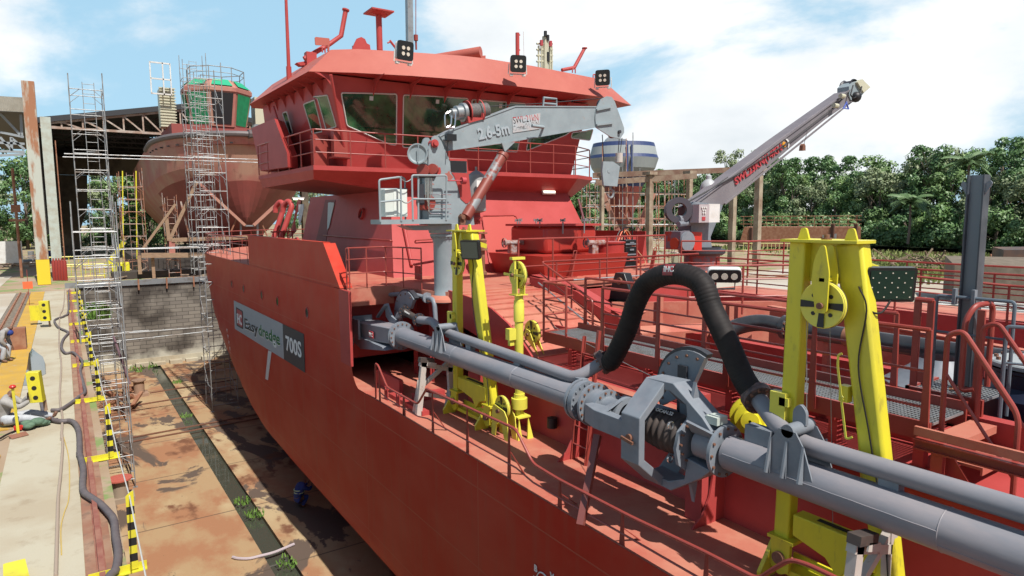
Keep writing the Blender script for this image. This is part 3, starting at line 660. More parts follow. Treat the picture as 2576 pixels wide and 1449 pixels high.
f_ = MB(); f_.quad((6.35,20.7,5.73),(6.1,26.4,5.68),(8.95,26.4,5.43),(8.95,20.9,5.43)); f_.build('wing_soffit', mat('soffit_shade', (.2,.04,.03), .6), wdo)  # darker red puts the shade under the wing into the soffit colour
for k, x, y in (('F',1190,672),('F',1395,652),('F',920,678),('F',1690,636)):
    p = q(k, x, y, Z=5.46 if x > 1000 else 5.5); strip_light(p+Vector((0,0,-.02)), (.9,-.4,0), (0,0,-1), parent=wdo, L_=.55)
lamp_on = None
# rails of the wings
rr = [V(652,441,Z=WZ), Vector((6.25,20.4,WZ)), Vector((13.2,20.2,WZ)), Vector((16.4,20.15,WZ)), Vector((17.8,20.95,WZ)), Vector((18.6,25,WZ))]
rail(rr, h=1.1, sp=1.25, name='wing_rail', post='round', r=.024)
# console boxes on port wing
m = MB(); m.bx(6.6,7.1,21.6,21.9,WZ,WZ+1.1); m.beam((7.3,21.1,WZ+.35),(7.3,21.1,WZ+1.25),.45,.3); m.bx(7.0,7.6,20.9,21.3,WZ+.3,WZ+.36); m.build('wing_console', REDR, wdo)
m = MB(); m.prism([V(632,322,X=5.95), V(690,298,X=5.95), V(722,385,X=5.95), V(724,420,X=5.95), V(655,430,X=5.95)], (.5,.6,0)); m.build('wing_windbreak', RED, wdo)
# ---- wheelhouse
wb = [Vector((7.5,21.3,WZ)), Vector((17.0,21.2,WZ)), Vector((18.0,27.2,WZ)), Vector((6.6,27.2,WZ))]
wt = [Vector((7.0,20.55,8.95)), Vector((17.3,20.45,8.95)), Vector((18.4,27.7,8.95)), Vector((6.5,27.7,8.95))]
w_ = MB(); w_.loft([wb, wt], closed=True); w_.quad(*wt); WH = w_.build('wheelhouse', RED, SHIP, smooth=0)
Wn = (wb[1]-wb[0]).cross(wt[0]-wb[0]).normalized(); Sn = (wb[0]-wb[3]).cross(wt[0]-wb[0]).normalized()
if Wn.y > 0: Wn = -Wn
if Sn.x > 0: Sn = -Sn
def window(pts, n, rad=.07):
    pts = rnd(pts+[pts[0]], rad, 3)[:-1]
    # round the closing corner too
    b = MB(); b.tube([p+n*.012 for p in pts], .022, 6, closed=True); o = b.build('window', WINF, WH)
    b = MB(); b.add([p+n*.008 for p in pts], [tuple(range(len(pts)))]); b.build('window_glass', GLS, o); return o
for k, pp in (('E', ((1300,872),(1605,880),(1600,1358),(1540,1350),(1140,1175),(1085,868))),
              ('E', ((1900,898),(2270,920),(2265,1390),(1660,1378),(1668,888))),
              ('I', ((600,942),(938,968),(862,1420),(370,1405),(440,930))),
              ('I', ((1200,1000),(1590,1050),(1315,1262),(945,1410),(1010,985))),
              ('I', ((1500,1225),(1570,1208),(1540,1312),(1362,1290),(1375,1240)))):
    window([qpl(k, x, y, wb[0], Wn) for x, y in pp], Wn)
for pp in (((830,905),(960,890),(1045,1185),(950,1212),(870,925)), ((800,950),(840,935),(912,1230),(820,1250),(738,975)), ((560,1050),(580,1045),(635,1245),(608,1258),(540,1062))):
    window([qpl('E', x, y, wb[0], Sn) for x, y in pp], Sn, .04)
st = MB()
for k, x, y in (('E',1350,897),('E',1970,929),('I',690,973)):
    p = qpl(k, x, y, wb[0], Wn)+Wn*.02; st.nx(); st.prism([p, p+Vector((.13,0,0)), p+Vector((.13,.03,-.13)), p+Vector((0,.03,-.13))], Wn*.003)
st.build('window_sticker', DOOR, WH)
cp = MB(); cp.tube([qpl('E',955,690,wb[0],Wn)+Wn*.35, qpl('E',1115,1440,wb[0],Wn)+Wn*.1], .05, 8)
cp.nx(); cp.tube([V(688,268,X=6.3), V(722,372,X=6.3)], .04, 6); cp.build('downpipe', RED, WH)
br = MB()
for t in [i/8 for i in range(1, 8)]:
    p = wt[0].lerp(wt[1], t); br.nx(); br.prism([p, p+Vector((0,-.95,.03)), p+Vector((0,-.35,-.12)), p+Vector((0,-.05+.06,-.5))], (.02,0,0))
for t in [i/8 for i in range(0, 8)]:
    p = wt[0].lerp(wt[3], t); br.nx(); k_ = p.x-6.4; br.prism([p, p+Vector((-k_,0,.03)), p+Vector((-k_*.4,0,-.12)), p+Vector((.02,0,-.45))], (0,.02,0))
br.build('eave_bracket', RED, WH)
# roof visor
EZ = 9.0; TZ = 9.9
ev = [q('E',x,y,Z=EZ) for x, y in ((230,975),(500,822),(780,668),(1210,680),(1750,710))]+[q('I',x,y,Z=EZ) for x, y in ((350,745),(700,790),(1230,850),(1680,910),(1930,985))]
tp = [q('E',x,y,Z=TZ) for x, y in ((440,790),(720,625),(990,465),(1240,458),(1600,478))]+[q('I',x,y,Z=TZ) for x, y in ((330,520),(560,545),(1000,615),(1590,730),(1700,785))]
ef = [Vector((18.8,28.6,EZ)), Vector((6.3,28.6,EZ))]; tf = [Vector((17.6,27.6,TZ)), Vector((7.4,27.6,TZ))]
rf = MB(); rf.loft([ev+ef, tp+tf], closed=True); rf.add(tp+tf, [tuple(range(12))]); rfo = rf.build('roof', ROOF, WH, smooth=20)
rf = MB(); rf.add([p+Vector((0,0,.004)) for p in ev+ef], [tuple(range(12))]); rf.build('roof_soffit', RED, WH)
SHIPTOP = TZ
# ---- roof gear
def gear(name, mb, m=RED): return mb.build(name, m, SHIP)
m = MB(); a = V(727,186,Y=24); b2 = V(719,-12,Y=24); m.cyl(a, b2, .065, .05, 10); m.cyl(a-Vector((0,0,.3)), a+Vector((0,0,.25)), .09, n=10); gear('antenna_mast', m)
m = MB(); Yk = 23.5
P_ = [q('E',x,y,Y=Yk) for x, y in ((740,550),(980,410),(1085,335),(1128,100))]
m.tube(P_, .085, 10); m.cyl(P_[-1], P_[-1]+(P_[-1]-P_[-2]).normalized()*.05, .13, n=12)
a = q('E',780,560,Y=Yk); m.bx(a.x-.1,a.x+.25,a.y-.15,a.y+.15,a.z-.5,a.z+.25); m.prism([q('E',670,585,Y=Yk),q('E',760,570,Y=Yk),q('E',750,610,Y=Yk),q('E',710,612,Y=Yk)],(0,.3,0)); gear('folding_mast', m)
m = MB(); m.prism(rnd([q('E',x,y,Y=Yk-.3) for x, y in ((850,345),(978,358),(978,425),(845,420),(840,350),(850,345))],.04), (0,.04,0)); m.tube([q('E',968,420,Y=Yk-.3),q('E',965,480,Y=Yk-.3)],.04,6); gear('mast_plate', m, ROOF)
m = MB(); Yk = 22.5
m.prism([q('E',x,y,Y=Yk) for x, y in ((1185,470),(1215,400),(1235,360),(1275,345),(1310,365),(1325,400),(1320,470))], (0,.08,0))
m.prism([q('E',x,y,Y=Yk+.4) for x, y in ((1225,470),(1250,400),(1310,395),(1355,420),(1362,470))], (0,.06,0)); m.bx(*(lambda a,b: (a.x,b.x,a.y+.08,a.y+.4,a.z,a.z+.06))(q('E',1225,425,Y=Yk),q('E',1320,425,Y=Yk))); gear('lifting_lug', m)
m = MB(); a = q('E',1447,470,Y=23); b2 = q('E',1437,150,Y=23); m.cyl(a, b2, .11, n=12); 
c = q('E',1437,125,Y=23); m.prism([c+Vector(v) for v in ((-.42,-.42,.0),(.42,-.42,0),(.42,.42,0),(-.42,.42,0))],(0,0,.05))
m.cyl(b2, c, .11, .35, 4); gear('radar_pedestal', m)
m = MB(); m.tube([q('E',1600,455,Y=21.5),q('E',1540,378,Y=21.5)],.04,6); m.tube([q('E',1555,385,Y=21.5),q('E',1520,402,Y=21.5)],.03,6); gear('short_antenna', m)
m = MB(); a = q('I',522,485,Y=20.9); m.cyl(a, a+Vector((-1.3,1.6,-.15)), .19, n=20); m.prism([a+Vector((-.1,0,-.15)),a+Vector((.2,0,-.1)),a+Vector((.2,0,-.35))],(0,.05,0)); gear('horn_tube', m, ROOF)
m = MB(); m.cyl(q('I',865,540,Y=23), q('I',864,308,Y=23), .085, n=10)
for yy in (327,468): m.beam(q('I',870,yy,Y=23), q('I',888,yy,Y=23), .03, .05)
gear('short_mast', m)
m = MB(); m.cyl(q('I',926,525,Y=23.2), q('I',920,295,Y=23.2), .012, n=5); gear('whip_antenna', m, WHT)
m = MB(); m.tube([q('I',1280,655,Y=22.5),q('I',1395,632,Y=22.5),q('I',1490,455,Y=22.5)], .075, 8); a = q('I',1492,455,Y=22.5); m.cyl(a, a+Vector((0,0,.04)), .12, n=10)
m.tube(rnd([q('I',1378,680,Y=22),q('I',1380,640,Y=22),q('I',1405,640,Y=22),q('I',1405,685,Y=22)],.1),.025,6); gear('folding_mast', m)
m = MB(); m.tube(rnd([q('I',1572,735,Y=21.5),q('I',1572,695,Y=21.5),q('I',1592,695,Y=21.5),q('I',1592,735,Y=21.5)],.1),.025,6)
m.nx(); m.tube(rnd([q('E',910,490,Y=22.5),q('E',910,450,Y=22.5),q('E',935,448,Y=22.5),q('E',935,492,Y=22.5)],.1),.025,6); gear('roof_grab_loop', m)
# floodlights on the visor
def flood(k, cx, cy, w, h, D, yaw, label):
    o_ = RG[k]; s = 2571/1100
    c = V((o_[0]+cx/s)*.62890625, (o_[1]+cy/s)*.62890625, D=D)
    f = Vector((math.sin(yaw), -math.cos(yaw), -.12)).normalized(); x = f.cross(Vector((0,0,1))).normalized(); x = -x; u = x.cross(f)*-1
    if u.z < 0: u = -u
    t = thing('floodlight', label, 'floodlight', c, 'floodlights on the wheelhouse visor')
    def P(a, b, cc): return c+x*a+u*b+f*cc
    rect = rnd([P(a*w/2, b*h/2, 0) for a, b in ((0,1),(1,1),(1,-1),(-1,-1),(-1,1),(0,1))], .09, 3)
    m = MB(); m.prism(rect, f*.06); m.build('housing', BLK, t)
    m = MB(); rect2 = rnd([P(a*w/2*.93, b*h/2*.93, -.01) for a, b in ((0,1),(1,1),(1,-1),(-1,-1),(-1,1),(0,1))], .09, 3); m.prism(rect2, f*-.13); m.build('back_cover', WHT, t)
    for i in (-1,1):
        for j in (-1,1):
            m = MB(); m.cyl(P(i*w*.155, j*h*.15-.01, .061), P(i*w*.155, j*h*.15-.01, .075), w*.1, n=14); m.build('lamp', LAMP, t)
    m = MB()
    for i in (-1,1): m.tube([P(i*(w/2+.03),0,-.08), P(i*(w/2+.05),-h*.62,-.05)], .018, 6); m.beam(P(i*w*.5,-h*.66,-.04), P(i*w*.3,-h*.66,-.04), .1, .07)
    m.beam(P(-w*.5,-h*.6,-.05), P(w*.5,-h*.6,-.05), .05, .03); m.build('bracket', WHT, t)
flood('E',1680,475,.56,.56,19.9,0.15,'square black floodlight with four lamps on the visor, leftmost of the three')
flood('I',870,597,.54,.55,22.0,-.35,'square black floodlight with four lamps in the middle of the visor beside the short mast')
flood('I',1662,727,.54,.56,24.3,-.85,'black floodlight with four lamps turned sideways at the right end of the visor')
# ================================================================ suction pipe
PX, PZ, PR = 6.6, 1.565, .215
SP = thing('suction_pipe', 'long grey suction pipe lying along the side deck behind the rail', 'pipe', (PX, 5, PZ))
def bolts(c, ax, r, n, rb=.018, h=.03, m=BOLT, parent=None, a0=0, a1=2*math.pi):
    b = MB(); d = Vector(ax).normalized(); t = Vector((0,0,1)); x = d.cross(t).normalized(); y = d.cross(x)
    for i in range(n):
        a = a0+(a1-a0)*i/n; p = Vector(c)+x*math.cos(a)*r+y*math.sin(a)*r; b.cyl(p-d*h, p+d*h, rb, n=6)
    return b.build('bolt_ring', m, parent)
def flange(Y, r, th, parent, m=GREYD, nb=16, X=PX, Z=PZ, bm=BOLT):
    b = MB(); b.cyl((X,Y-th/2,Z), (X,Y+th/2,Z), r, n=32); o = b.build('flange', m, parent)
    bolts((X,Y,Z), (0,1,0), r-.035, nb, h=th/2+.022, m=bm, parent=o); return o
b = MB(); b.cyl((PX,14.95,PZ), (PX,7.95,PZ), PR, n=36); b.build('pipe_barrel', GREYP, SP)
b = MB(); b.cyl((PX,5.05,PZ), (PX,-4,PZ), PR, n=36); b.build('pipe_barrel', GREYP, SP)
b = MB(); b.cyl((PX,5.5,PZ), (PX,5.1,PZ), PR-.02, n=36); b.build('pipe_barrel', GREYP, SP)
# weld seams
b = MB()
def seam(y0, y1, a):
    b.nx(); p = Vector((PX+math.cos(a)*PR, 0, PZ+math.sin(a)*PR)); n_ = 24; b.tube([(p.x, y0+(y1-y0)*i/n_, p.z+.0015*math.sin(i*1.7)) for i in range(n_+1)], .006, 4)
def ringseam(Y):
    b.nx(); b.tube([(PX+math.cos(t)*(PR+.0), Y, PZ+math.sin(t)*(PR+.0)) for t in [i*math.pi/16 for i in range(32)]], .006, 4, closed=True)
seam(14.6, 12.0, math.radians(170)); seam(5.0, 2.6, math.radians(168)); seam(9.7, 8.0, math.radians(150)); seam(2.6, -3, math.radians(205))
ringseam(12.0); ringseam(9.7); ringseam(2.6); b.build('weld_seam', GREYP, SP)
flange(14.95, .36, .05, SP); flange(14.9, .34, .04, SP)
# inlet elbow box
b = MB()
def sec(Y, w0, w1, z0, z1): return [(PX+w0,Y,PZ+z0),(PX+w1,Y,PZ+z0),(PX+w1,Y,PZ+z1),(PX+w0,Y,PZ+z1)]
b.loft([sec(15.0,-.2,.2,-.22,.2), sec(16.7,-.3,.3,-.34,.12), sec(17.3,-.32,.34,-.42,.08), sec(17.5,-.2,.34,-.4,.05)], closed=True, caps=True)
b.build('inlet_elbow', GREYP, SP, bevel=.03)
b = MB(); b.bx(PX-.42,PX-.36,16.85,17.6,PZ-.35,PZ+.18); b.bx(PX-.36,PX+.2,17.4,17.46,PZ-.3,PZ+.22); b.build('inlet_flange', GREYD, SP)
b = MB(); b.prism([(PX-.35,16.9,PZ-.62),(PX-.35,17.5,PZ-.5),(PX-.35,17.4,PZ-.3),(PX-.35,15.4,PZ-.32),(PX-.35,15.2,PZ-.38)],(.5,0,0)); b.build('sliding_shoe', GREYD, SP)
b = MB(); b.prism([(PX-.4,17.3,PZ-.2),(PX-.4,17.5,PZ-.05),(PX-.4,17.75,PZ-.1),(PX-.4,17.7,PZ-.5),(PX-.4,17.45,PZ-.62)],(.05,0,0)); b.build('hook_plate', GREYD, SP)
b = MB(); b.prism([q('W',x,y,X=PX+.25) for x,y in ((530,230),(560,330),(600,420),(660,470),(670,530),(590,540),(520,420),(500,240))],(.06,0,0)); b.nx(); b.beam(q('W',400,430,X=PX+.2),q('W',520,250,X=PX+.2),.09,.05); b.build('latch_arm', GREYD, SP)
# toothed quadrant behind
def quadrant(k, cx, cy, X, r0, r1, parent, a0, a1, label=None):
    c = q(k, cx, cy, X=X); P = [(X, c.y+math.cos(a)*r1, c.z+math.sin(a)*r1) for a in [a0+(a1-a0)*i/14 for i in range(15)]]+[(X, c.y+math.cos(a)*r0, c.z+math.sin(a)*r0) for a in [a1-(a1-a0)*i/10 for i in range(11)]]
    b = MB(); b.prism(P, (.09,0,0)); o = b.build('quadrant_plate', GREYD, parent)
    b = MB(); P2 = [(X+.03, c.y+math.cos(a)*(r1+.05), c.z+math.sin(a)*(r1+.05)) for a in [a0+(a1-a0)*i/14 for i in range(15)]]+[(X+.03, c.y+math.cos(a)*r1*.97, c.z+math.sin(a)*r1*.97) for a in [a1-(a1-a0)*i/14 for i in range(15)]]
    b.prism(P2, (.12,0,0)); b.build('quadrant_rim', SDRK, o)
    b = MB()
    for i in range(7): a = a0+(a1-a0)*(i+.5)/7; b.cyl((X-.02,c.y+math.cos(a)*(r1-.08),c.z+math.sin(a)*(r1-.08)),(X+.02,c.y+math.cos(a)*(r1-.08),c.z+math.sin(a)*(r1-.08)),.022,n=6)
    b.build('bolt_ring', BOLT, o)
quadrant('W', 810, 470, PX+.55, .42, .78, SP, math.radians(-50), math.radians(130))
# dark tail joint flanges and gimbal
for Y, r, th in ((7.95,.335,.05),(7.84,.33,.1),(7.6,.345,.05)): flange(Y, r, th, SP, nb=18, bm=GREYD if Y > 7.7 else BOLT)
b = MB(); b.lathe((PX,7.6,PZ),(0,-1,0),[(0,.25),(.05,.25),(.28,.25)],32); b.build('joint_barrel', GREYD, SP)
flange(7.32,.3,.05,SP,nb=14)
b = MB(); b.lathe((PX,7.3,PZ),(0,-1,0),[(0,.2),(.2,.18),(.35,.25),(.36,.28),(.44,.28),(.45,.2)],32); b.build('joint_cone', GREYD, SP)
for s in (-1,1):
    b = MB(); x = PX+s*.5
    b.prism([(PX+s*.24,7.35,PZ-.14),(PX+s*.4,7.38,PZ-.14),(x,7.05,PZ-.14),(x,6.35,PZ-.14),(x-s*.12,6.35,PZ-.14),(x-s*.16,6.85,PZ-.14),(PX+s*.2,7.0,PZ-.14)],(0,0,.28)); b.build('fork_arm', GREYD, SP, bevel=.01)
    b = MB(); b.prism([(PX+s*.05,6.95,PZ+.1),(PX+s*.05,7.3,PZ+.1),(x-s*.02,6.85,PZ+.12),(PX+s*.12,6.85,PZ+.26)],(0,.03,0)); b.build('gusset', GREYD, SP)
# cardan ring (octagonal band)
RY0, RY1 = 6.0, 6.34
oc = [(-.62,.3),(-.16,.72),(.16,.72),(.62,.3),(.62,-.34),(.16,-.74),(-.16,-.74),(-.62,-.34)]
ri = [(x*.83 if abs(x)>.5 else x*.7, z*.84) for x, z in oc]
b = MB()
b.loft([[ (PX+x,Y,PZ+z) for x,z in poly] for poly, Y in ((oc,RY1),(oc,RY0),(ri,RY0),(ri,RY1),(oc,RY1))], closed=True)
b.build('cardan_ring', GREYD, SP, smooth=0, bevel=.012)
b = MB(); b.cyl((PX-.66,6.17,PZ),(PX-.5,6.17,PZ),.05,n=14); b.beam((PX-.67,6.29,PZ-.02),(PX-.67,6.07,PZ-.05),.03,.04); b.build('pivot_pin', BOLT, SP)
# bellows
b = MB(); pf = []
for i in range(41):
    t = i/40; pf.append((t*.66, .235+.035*math.sin(t*math.pi)+.016*math.sin(t*math.pi*2*6)))
b.lathe((PX,6.36,PZ),(0,-1,0),pf,36); b.build('bellows', RUBB, SP, smooth=60)
tx = text('OCAN.32', .075, frameM(Vector((PX-.13,6.2,PZ+.275)),(0,-1,.03),(.75,0,.62)), SIGN, parent=SP, ext=.006); 
# star plate and fork to ring
sp_ = [(.0,.78),(-.12,.3),(-.3,.16),(-.36,-.05),(-.3,-.28),(-.1,-.42),(.02,-.86),(.1,-.42),(.3,-.28),(.36,0),(.3,.2),(.14,.34)]
b = MB(); b.prism([(PX+x,5.6,PZ+z) for x,z in sp_],(0,.05,0)); pl = b.build('star_plate', GREYD, SP); bolts((PX,5.62,PZ),(0,1,0),.29,14,h=.06,rb=.015,m=BOLT,parent=pl)
for s in (1,-1):
    b = MB()
    b.prism([(PX-.17,6.3,PZ+s*.72),(PX-.17,5.85,PZ+s*.74),(PX-.17,5.35,PZ+s*.4),(PX-.17,5.2,PZ+s*.25),(PX-.17,5.58,PZ+s*.2),(PX-.17,5.62,PZ+s*.5),(PX-.17,5.9,PZ+s*.62),(PX-.17,6.3,PZ+s*.6)],(.34,0,0)); b.build('fork_arm', GREYD, SP, bevel=.01)
for z, s in ((.0,1),):
    b = MB(); b.tube([(PX-.27+.05*math.cos(a),5.78,PZ+.2+.05*math.sin(a)) for a in [i*math.pi/6 for i in range(12)]],.012,6,closed=True); b.build('eye_ring', CHR, SP)
    b = MB(); b.tube([(PX-.29+.05*math.cos(a),5.76,PZ-.24+.05*math.sin(a)) for a in [i*math.pi/6 for i in range(12)]],.012,6,closed=True); b.build('eye_ring', CHR, SP)
flange(5.12,.33,.05,SP,nb=12)
for a in (0.8, 2.3):
    b = MB(); b.prism([(PX+math.cos(a)*.2,5.55,PZ+math.sin(a)*.2),(PX+math.cos(a)*.2,5.15,PZ+math.sin(a)*.2),(PX+math.cos(a)*.33,5.15,PZ+math.sin(a)*.33),(PX+math.cos(a)*.45,5.5,PZ+math.sin(a)*.45)],(.02,0,.02)); b.build('gusset', GREYD, SP)
b = MB(); b.bx(PX-.12,PX+.08,5.16,5.34,PZ+.33,PZ+.43); b.build('junction_box', mat('pale_box',(.45,.5,.45),.5), SP)
# black quadrant by coaming
QD = thing('guide_quadrant', 'grey toothed quadrant with bolts and black rim standing behind the pipe joint', 'quadrant', (7.25, 6, 1.5))
quadrant('Q', 600, 870, 7.2, .1, .62, QD, math.radians(-30), math.radians(115))
b = MB(); b.beam((7.25,6.35,1.3),(7.25,6.35,2.35),.18,.16); b.build('mast_block', SDRK, QD)
b = MB(); b.beam((7.25,6.1,.1),(7.25,6.1,2.0),.14,.3); b.build('pedestal', RED, QD)
# brace
b = MB(); b.beam(q('M',680,130,X=6.3), q('M',520,970,Z=.12), .1, .1); tag(b.build('prop_brace', mat('brown_prop',(.2,.06,.05),.5)), 'square brown red steel prop leaning from the deck against the pipe joint', 'prop')
# aux jet pipe
AP = thing('jet_water_pipe', 'thinner grey jet water pipe carried above the main suction pipe', 'pipe', (PX+.1, 8, 1.95)); AX, AZ, AR = PX+.06, 1.96, .1
def P3(y, z, x=AX): return Vector((x, y, z))
b = MB()
e1 = P3(8.15, 1.86); fl1 = q('K',1650,1290,X=7.0)
b.tube(rnd([P3(12.55,1.97), e1, fl1], .35, 6), AR, 16); b.build('pipe_run', GREYP, AP)
hL = fl1; hR = q('Q',1250,930,X=7.0)
b = MB(); j0 = P3(4.3, 1.93); b.tube(rnd([hR, j0, P3(-4,1.99)], .45, 6), [.115]*3+[.108]*2+[.1]*20 if False else .108, 16); b.build('pipe_run', GREYP, AP)
dR = (hR-j0).normalized(); dL = (fl1-e1).normalized()
for p, d in ((hL,dL),(hR,dR)):
    b = MB(); b.cyl(p-d*.03, p+d*.03, .2, n=24); b.cyl(p+d*.035, p+d*.09, .2, n=24); o = b.build('flange', mat('dark_flange',(.06,.045,.045),.6,col2=(.2,.12,.1),scale=12,amt=.7), AP); bolts(p, d, .165, 10, h=.06, rb=.018, parent=o)
# small forward loop
b = MB(); w = [q('W',x,y,X=7.0) for x, y in ((700,560),(700,420),(790,350),(1000,470),(1200,490),(1300,620),(1400,690))]
b.tube(rnd([w[0],w[1],w[2]], .2, 5), .1, 14); b.build('pipe_bend', GREYP, AP)
b = MB(); b.tube(rnd([w[3],w[4],w[5],P3(12.9,1.97)], .2, 5), .1, 14); b.build('pipe_bend', GREYP, AP)
b = MB(); b.tube([w[2],w[3]], .085, 14); b.build('rubber_sleeve', RUBB, AP)
dd = (w[3]-w[2]).normalized(); text('11025R06-NE', .055, frameM(w[2]+dd*.12+Vector((-.078,-.03,.035)), dd, Vector((.3,-.3,.9))), SIGN, parent=AP, ext=.004)
for p in (w[2], w[3]):
    b = MB(); b.cyl(p-dd*.025, p+dd*.025, .17, n=22); o = b.build('flange', SDRK, AP); bolts(p, dd, .14, 9, h=.04, rb=.014, parent=o)
def saddle(Y, full=True):
    for i, x in enumerate((PX-.2, PX+.2)):
        b = MB()
        b.prism([(x,Y+.3,PZ+.02),(x,Y+.2,PZ+.42),(x,Y+.1,PZ+.57),(x,Y-.1,PZ+.57),(x,Y-.2,PZ+.42),(x,Y-.34,PZ+.02)],(.02,0,0))
        for k in (-.22, -.02, .18): b.prism([(x-.01-.0*k,Y+k,PZ+.02),(x-.1,Y+k,PZ+.05),(x-.02,Y+k,PZ+.45)] if i == 0 else [(x+.03,Y+k,PZ+.02),(x+.1,Y+k,PZ+.05),(x+.03,Y+k,PZ+.45)],(0,.025,0))
        b.build('saddle_plate', GREYD, AP)
    b = MB(); b.cyl((PX-.2,Y,PZ+.56),(PX+.24,Y,PZ+.56),.075,n=18); o = b.build('lift_pin', GREYD, AP)
    return o
saddle(12.55); o = saddle(4.15)
b = MB(); c = Vector((PX+.02,4.15,PZ+.7)); b.prism(rnd([c+Vector((0,-.08,-.1)),c+Vector((0,-.08,.06)),c+Vector((0,0,.14)),c+Vector((0,.08,.06)),c+Vector((0,.08,-.1))],.06,4),(.05,0,0)); b.build('padeye', GREYD, AP)
for Y in (11.6, 9.8, 8.0, 3.15):
    b = MB(); b.bx(AX-.06,AX+.06,Y-.1,Y+.1,PZ+.18,AZ-.06); b.build('stay_block', GREYD, AP)
b = MB(); b.bx(AX-.05,AX+.1,4.5,4.85,PZ+.15,1.98); b.build('stay_block', GREYD, AP)
# big black hose
HS = thing('rubber_hose', 'big black ribbed rubber hose arching between two flanges of the jet pipe', 'hose', (7, 6.5, 2.2))
hp = [hL+dL*.1, q('K',1750,1260,X=7.0), q('K',1880,1000,X=7.0), q('K',1985,700,X=7.0), q('K',2100,530,X=7.0), q('K',2330,455,X=7.0), q('P',700,1000,X=7.0), q('P',810,1250,X=7.0), q('Q',960,400,X=7.0), q('Q',1090,700,X=7.0), q('Q',1180,850,X=7.0), hR+dR*.1]
def spline(P, n=8):
    o = []; P = [P[0]*2-P[1]]+P+[P[-1]*2-P[-2]]
    for i in range(1, len(P)-2):
        for k in range(n):
            t = k/n; a, b_, c, d = P[i-1:i+3]
            o.append(.5*((2*b_)+(c-a)*t+(2*a-5*b_+4*c-d)*t*t+(3*b_-a-3*c+d)*t**3))
    o.append(P[-2]); return o
sp2 = spline(hp, 24); rs = []
for i in range(len(sp2)):
    t = i/(len(sp2)-1); rib = .006 if (i % 3 == 0) else 0
    rs.append((.152+rib if t < .62 else .15+rib*.3)*(.8 if t < .008 or t > .985 else 1))
b = MB(); b.tube(sp2, rs, 20); b.build('hose_body', RUB, HS, smooth=80)
i0 = int(len(sp2)*.46); c = sp2[i0]; tt = (sp2[i0+6]-sp2[i0-6]).normalized(); view = (CAM-c).normalized(); uu = tt.cross(view).normalized(); uu = uu if uu.z > 0 else -uu; nn = tt.cross(uu); nn = nn if nn.dot(view) > 0 else -nn
b = MB(); nb = 8
rows = []
for k in (-1, 1): rows.append([c+tt*.095*k+(nn*math.cos(a)+uu*math.sin(a))*.163 for a in [(-.15+1.1*j/nb) for j in range(nb+1)]])
b.loft(rows); lb = b.build('hose_label', mat('label_red',(.3,.03,.04),.5,col2=(.12,.05,.04),scale=25,amt=.8), HS, smooth=60)
text('IHC', .11, frameM(c+(nn*math.cos(.35)+uu*math.sin(.35))*.168-tt*.075-uu*.03, tt, uu), SIGN, parent=HS, ext=.003, bold=.004)
# IHC plates
def plate(k, cx, cy, X, w, h, parent):
    c = q(k, cx, cy, X=X); b = MB(); b.prism(rnd([(X,c.y+w/2,c.z-h/2),(X,c.y+w/2,c.z+h/2),(X,c.y-w/2,c.z+h/2),(X,c.y-w/2,c.z-h/2)],.02),(-.02,0,0)); o = b.build('name_plate', LRED, parent)
    text('IHC', h*.85, frameM(Vector((X-.03,c.y+w*.36,c.z-h*.3)),(0,-1,0),(0,0,1)), SIGN, parent=o, bold=.004)
plate('W',310,680,PX-.31,.28,.17,SP)
# wire from coaming to the joint top
b = MB(); b.tube([q('K',1205,950,X=8.1), q('Q',0,590,X=7.6), q('Q',420,795,X=6.75)], .007, 5); tag(b.build('wire_rope', GALV), 'thin pale wire rope slanting down to the pipe joint', 'rope')
# ================================================================ trestles
def trestle(Y, zt, label, w=.72):
    t = thing('trestle', label, 'trestle', (PX,Y,.1), 'white painted trestles under the suction pipe')
    def leg(x0, x1, y, nm='leg'):
        b = MB(); b.beam((x0,Y+y,.1),(x1,Y+y,zt),.13,.1); b.build(nm, TRE, t)
    leg(PX-.5,PX-.34,0); leg(PX+.36,PX+.3,0)
    b = MB(); b.beam((PX-.44,Y,zt-.06),(PX+.36,Y,zt-.3),.1,.1); b.build('top_beam', TRE, t)
    b = MB(); b.beam((PX-.36,Y,zt-.55),(PX+.3,Y,zt-.1),.08,.08); b.nx(); b.beam((PX-.38,Y,zt-.75),(PX+.34,Y,.35),.09,.08); b.build('diagonal', TRE, t)
    for s, x in ((-1,PX-.47),(1,PX+.35)):
        b = MB(); b.prism([(x-.02,Y+.04,.1),(x-.02,Y+.34,.1),(x-.02,Y+.04,.9)],(.03,0,0)); b.build('gusset', TRE, t)
    b = MB(); b.beam((PX-.46,Y-.03,zt+.04),(PX-.12,Y-.03,zt-.02),.14,.1); b.build('rubber_pad', RUBB, t)
    b = MB(); b.beam((PX-.3,Y-.09,zt-.06),(PX-.08,Y-.09,zt-.12),.02,.09); b.build('pad_clamp', TRE, t)
trestle(13.0, 1.33, 'white trestle under the pipe beside the smaller yellow gantry')
trestle(3.25, 1.30, 'white trestle in front of the bigger nearer yellow gantry')
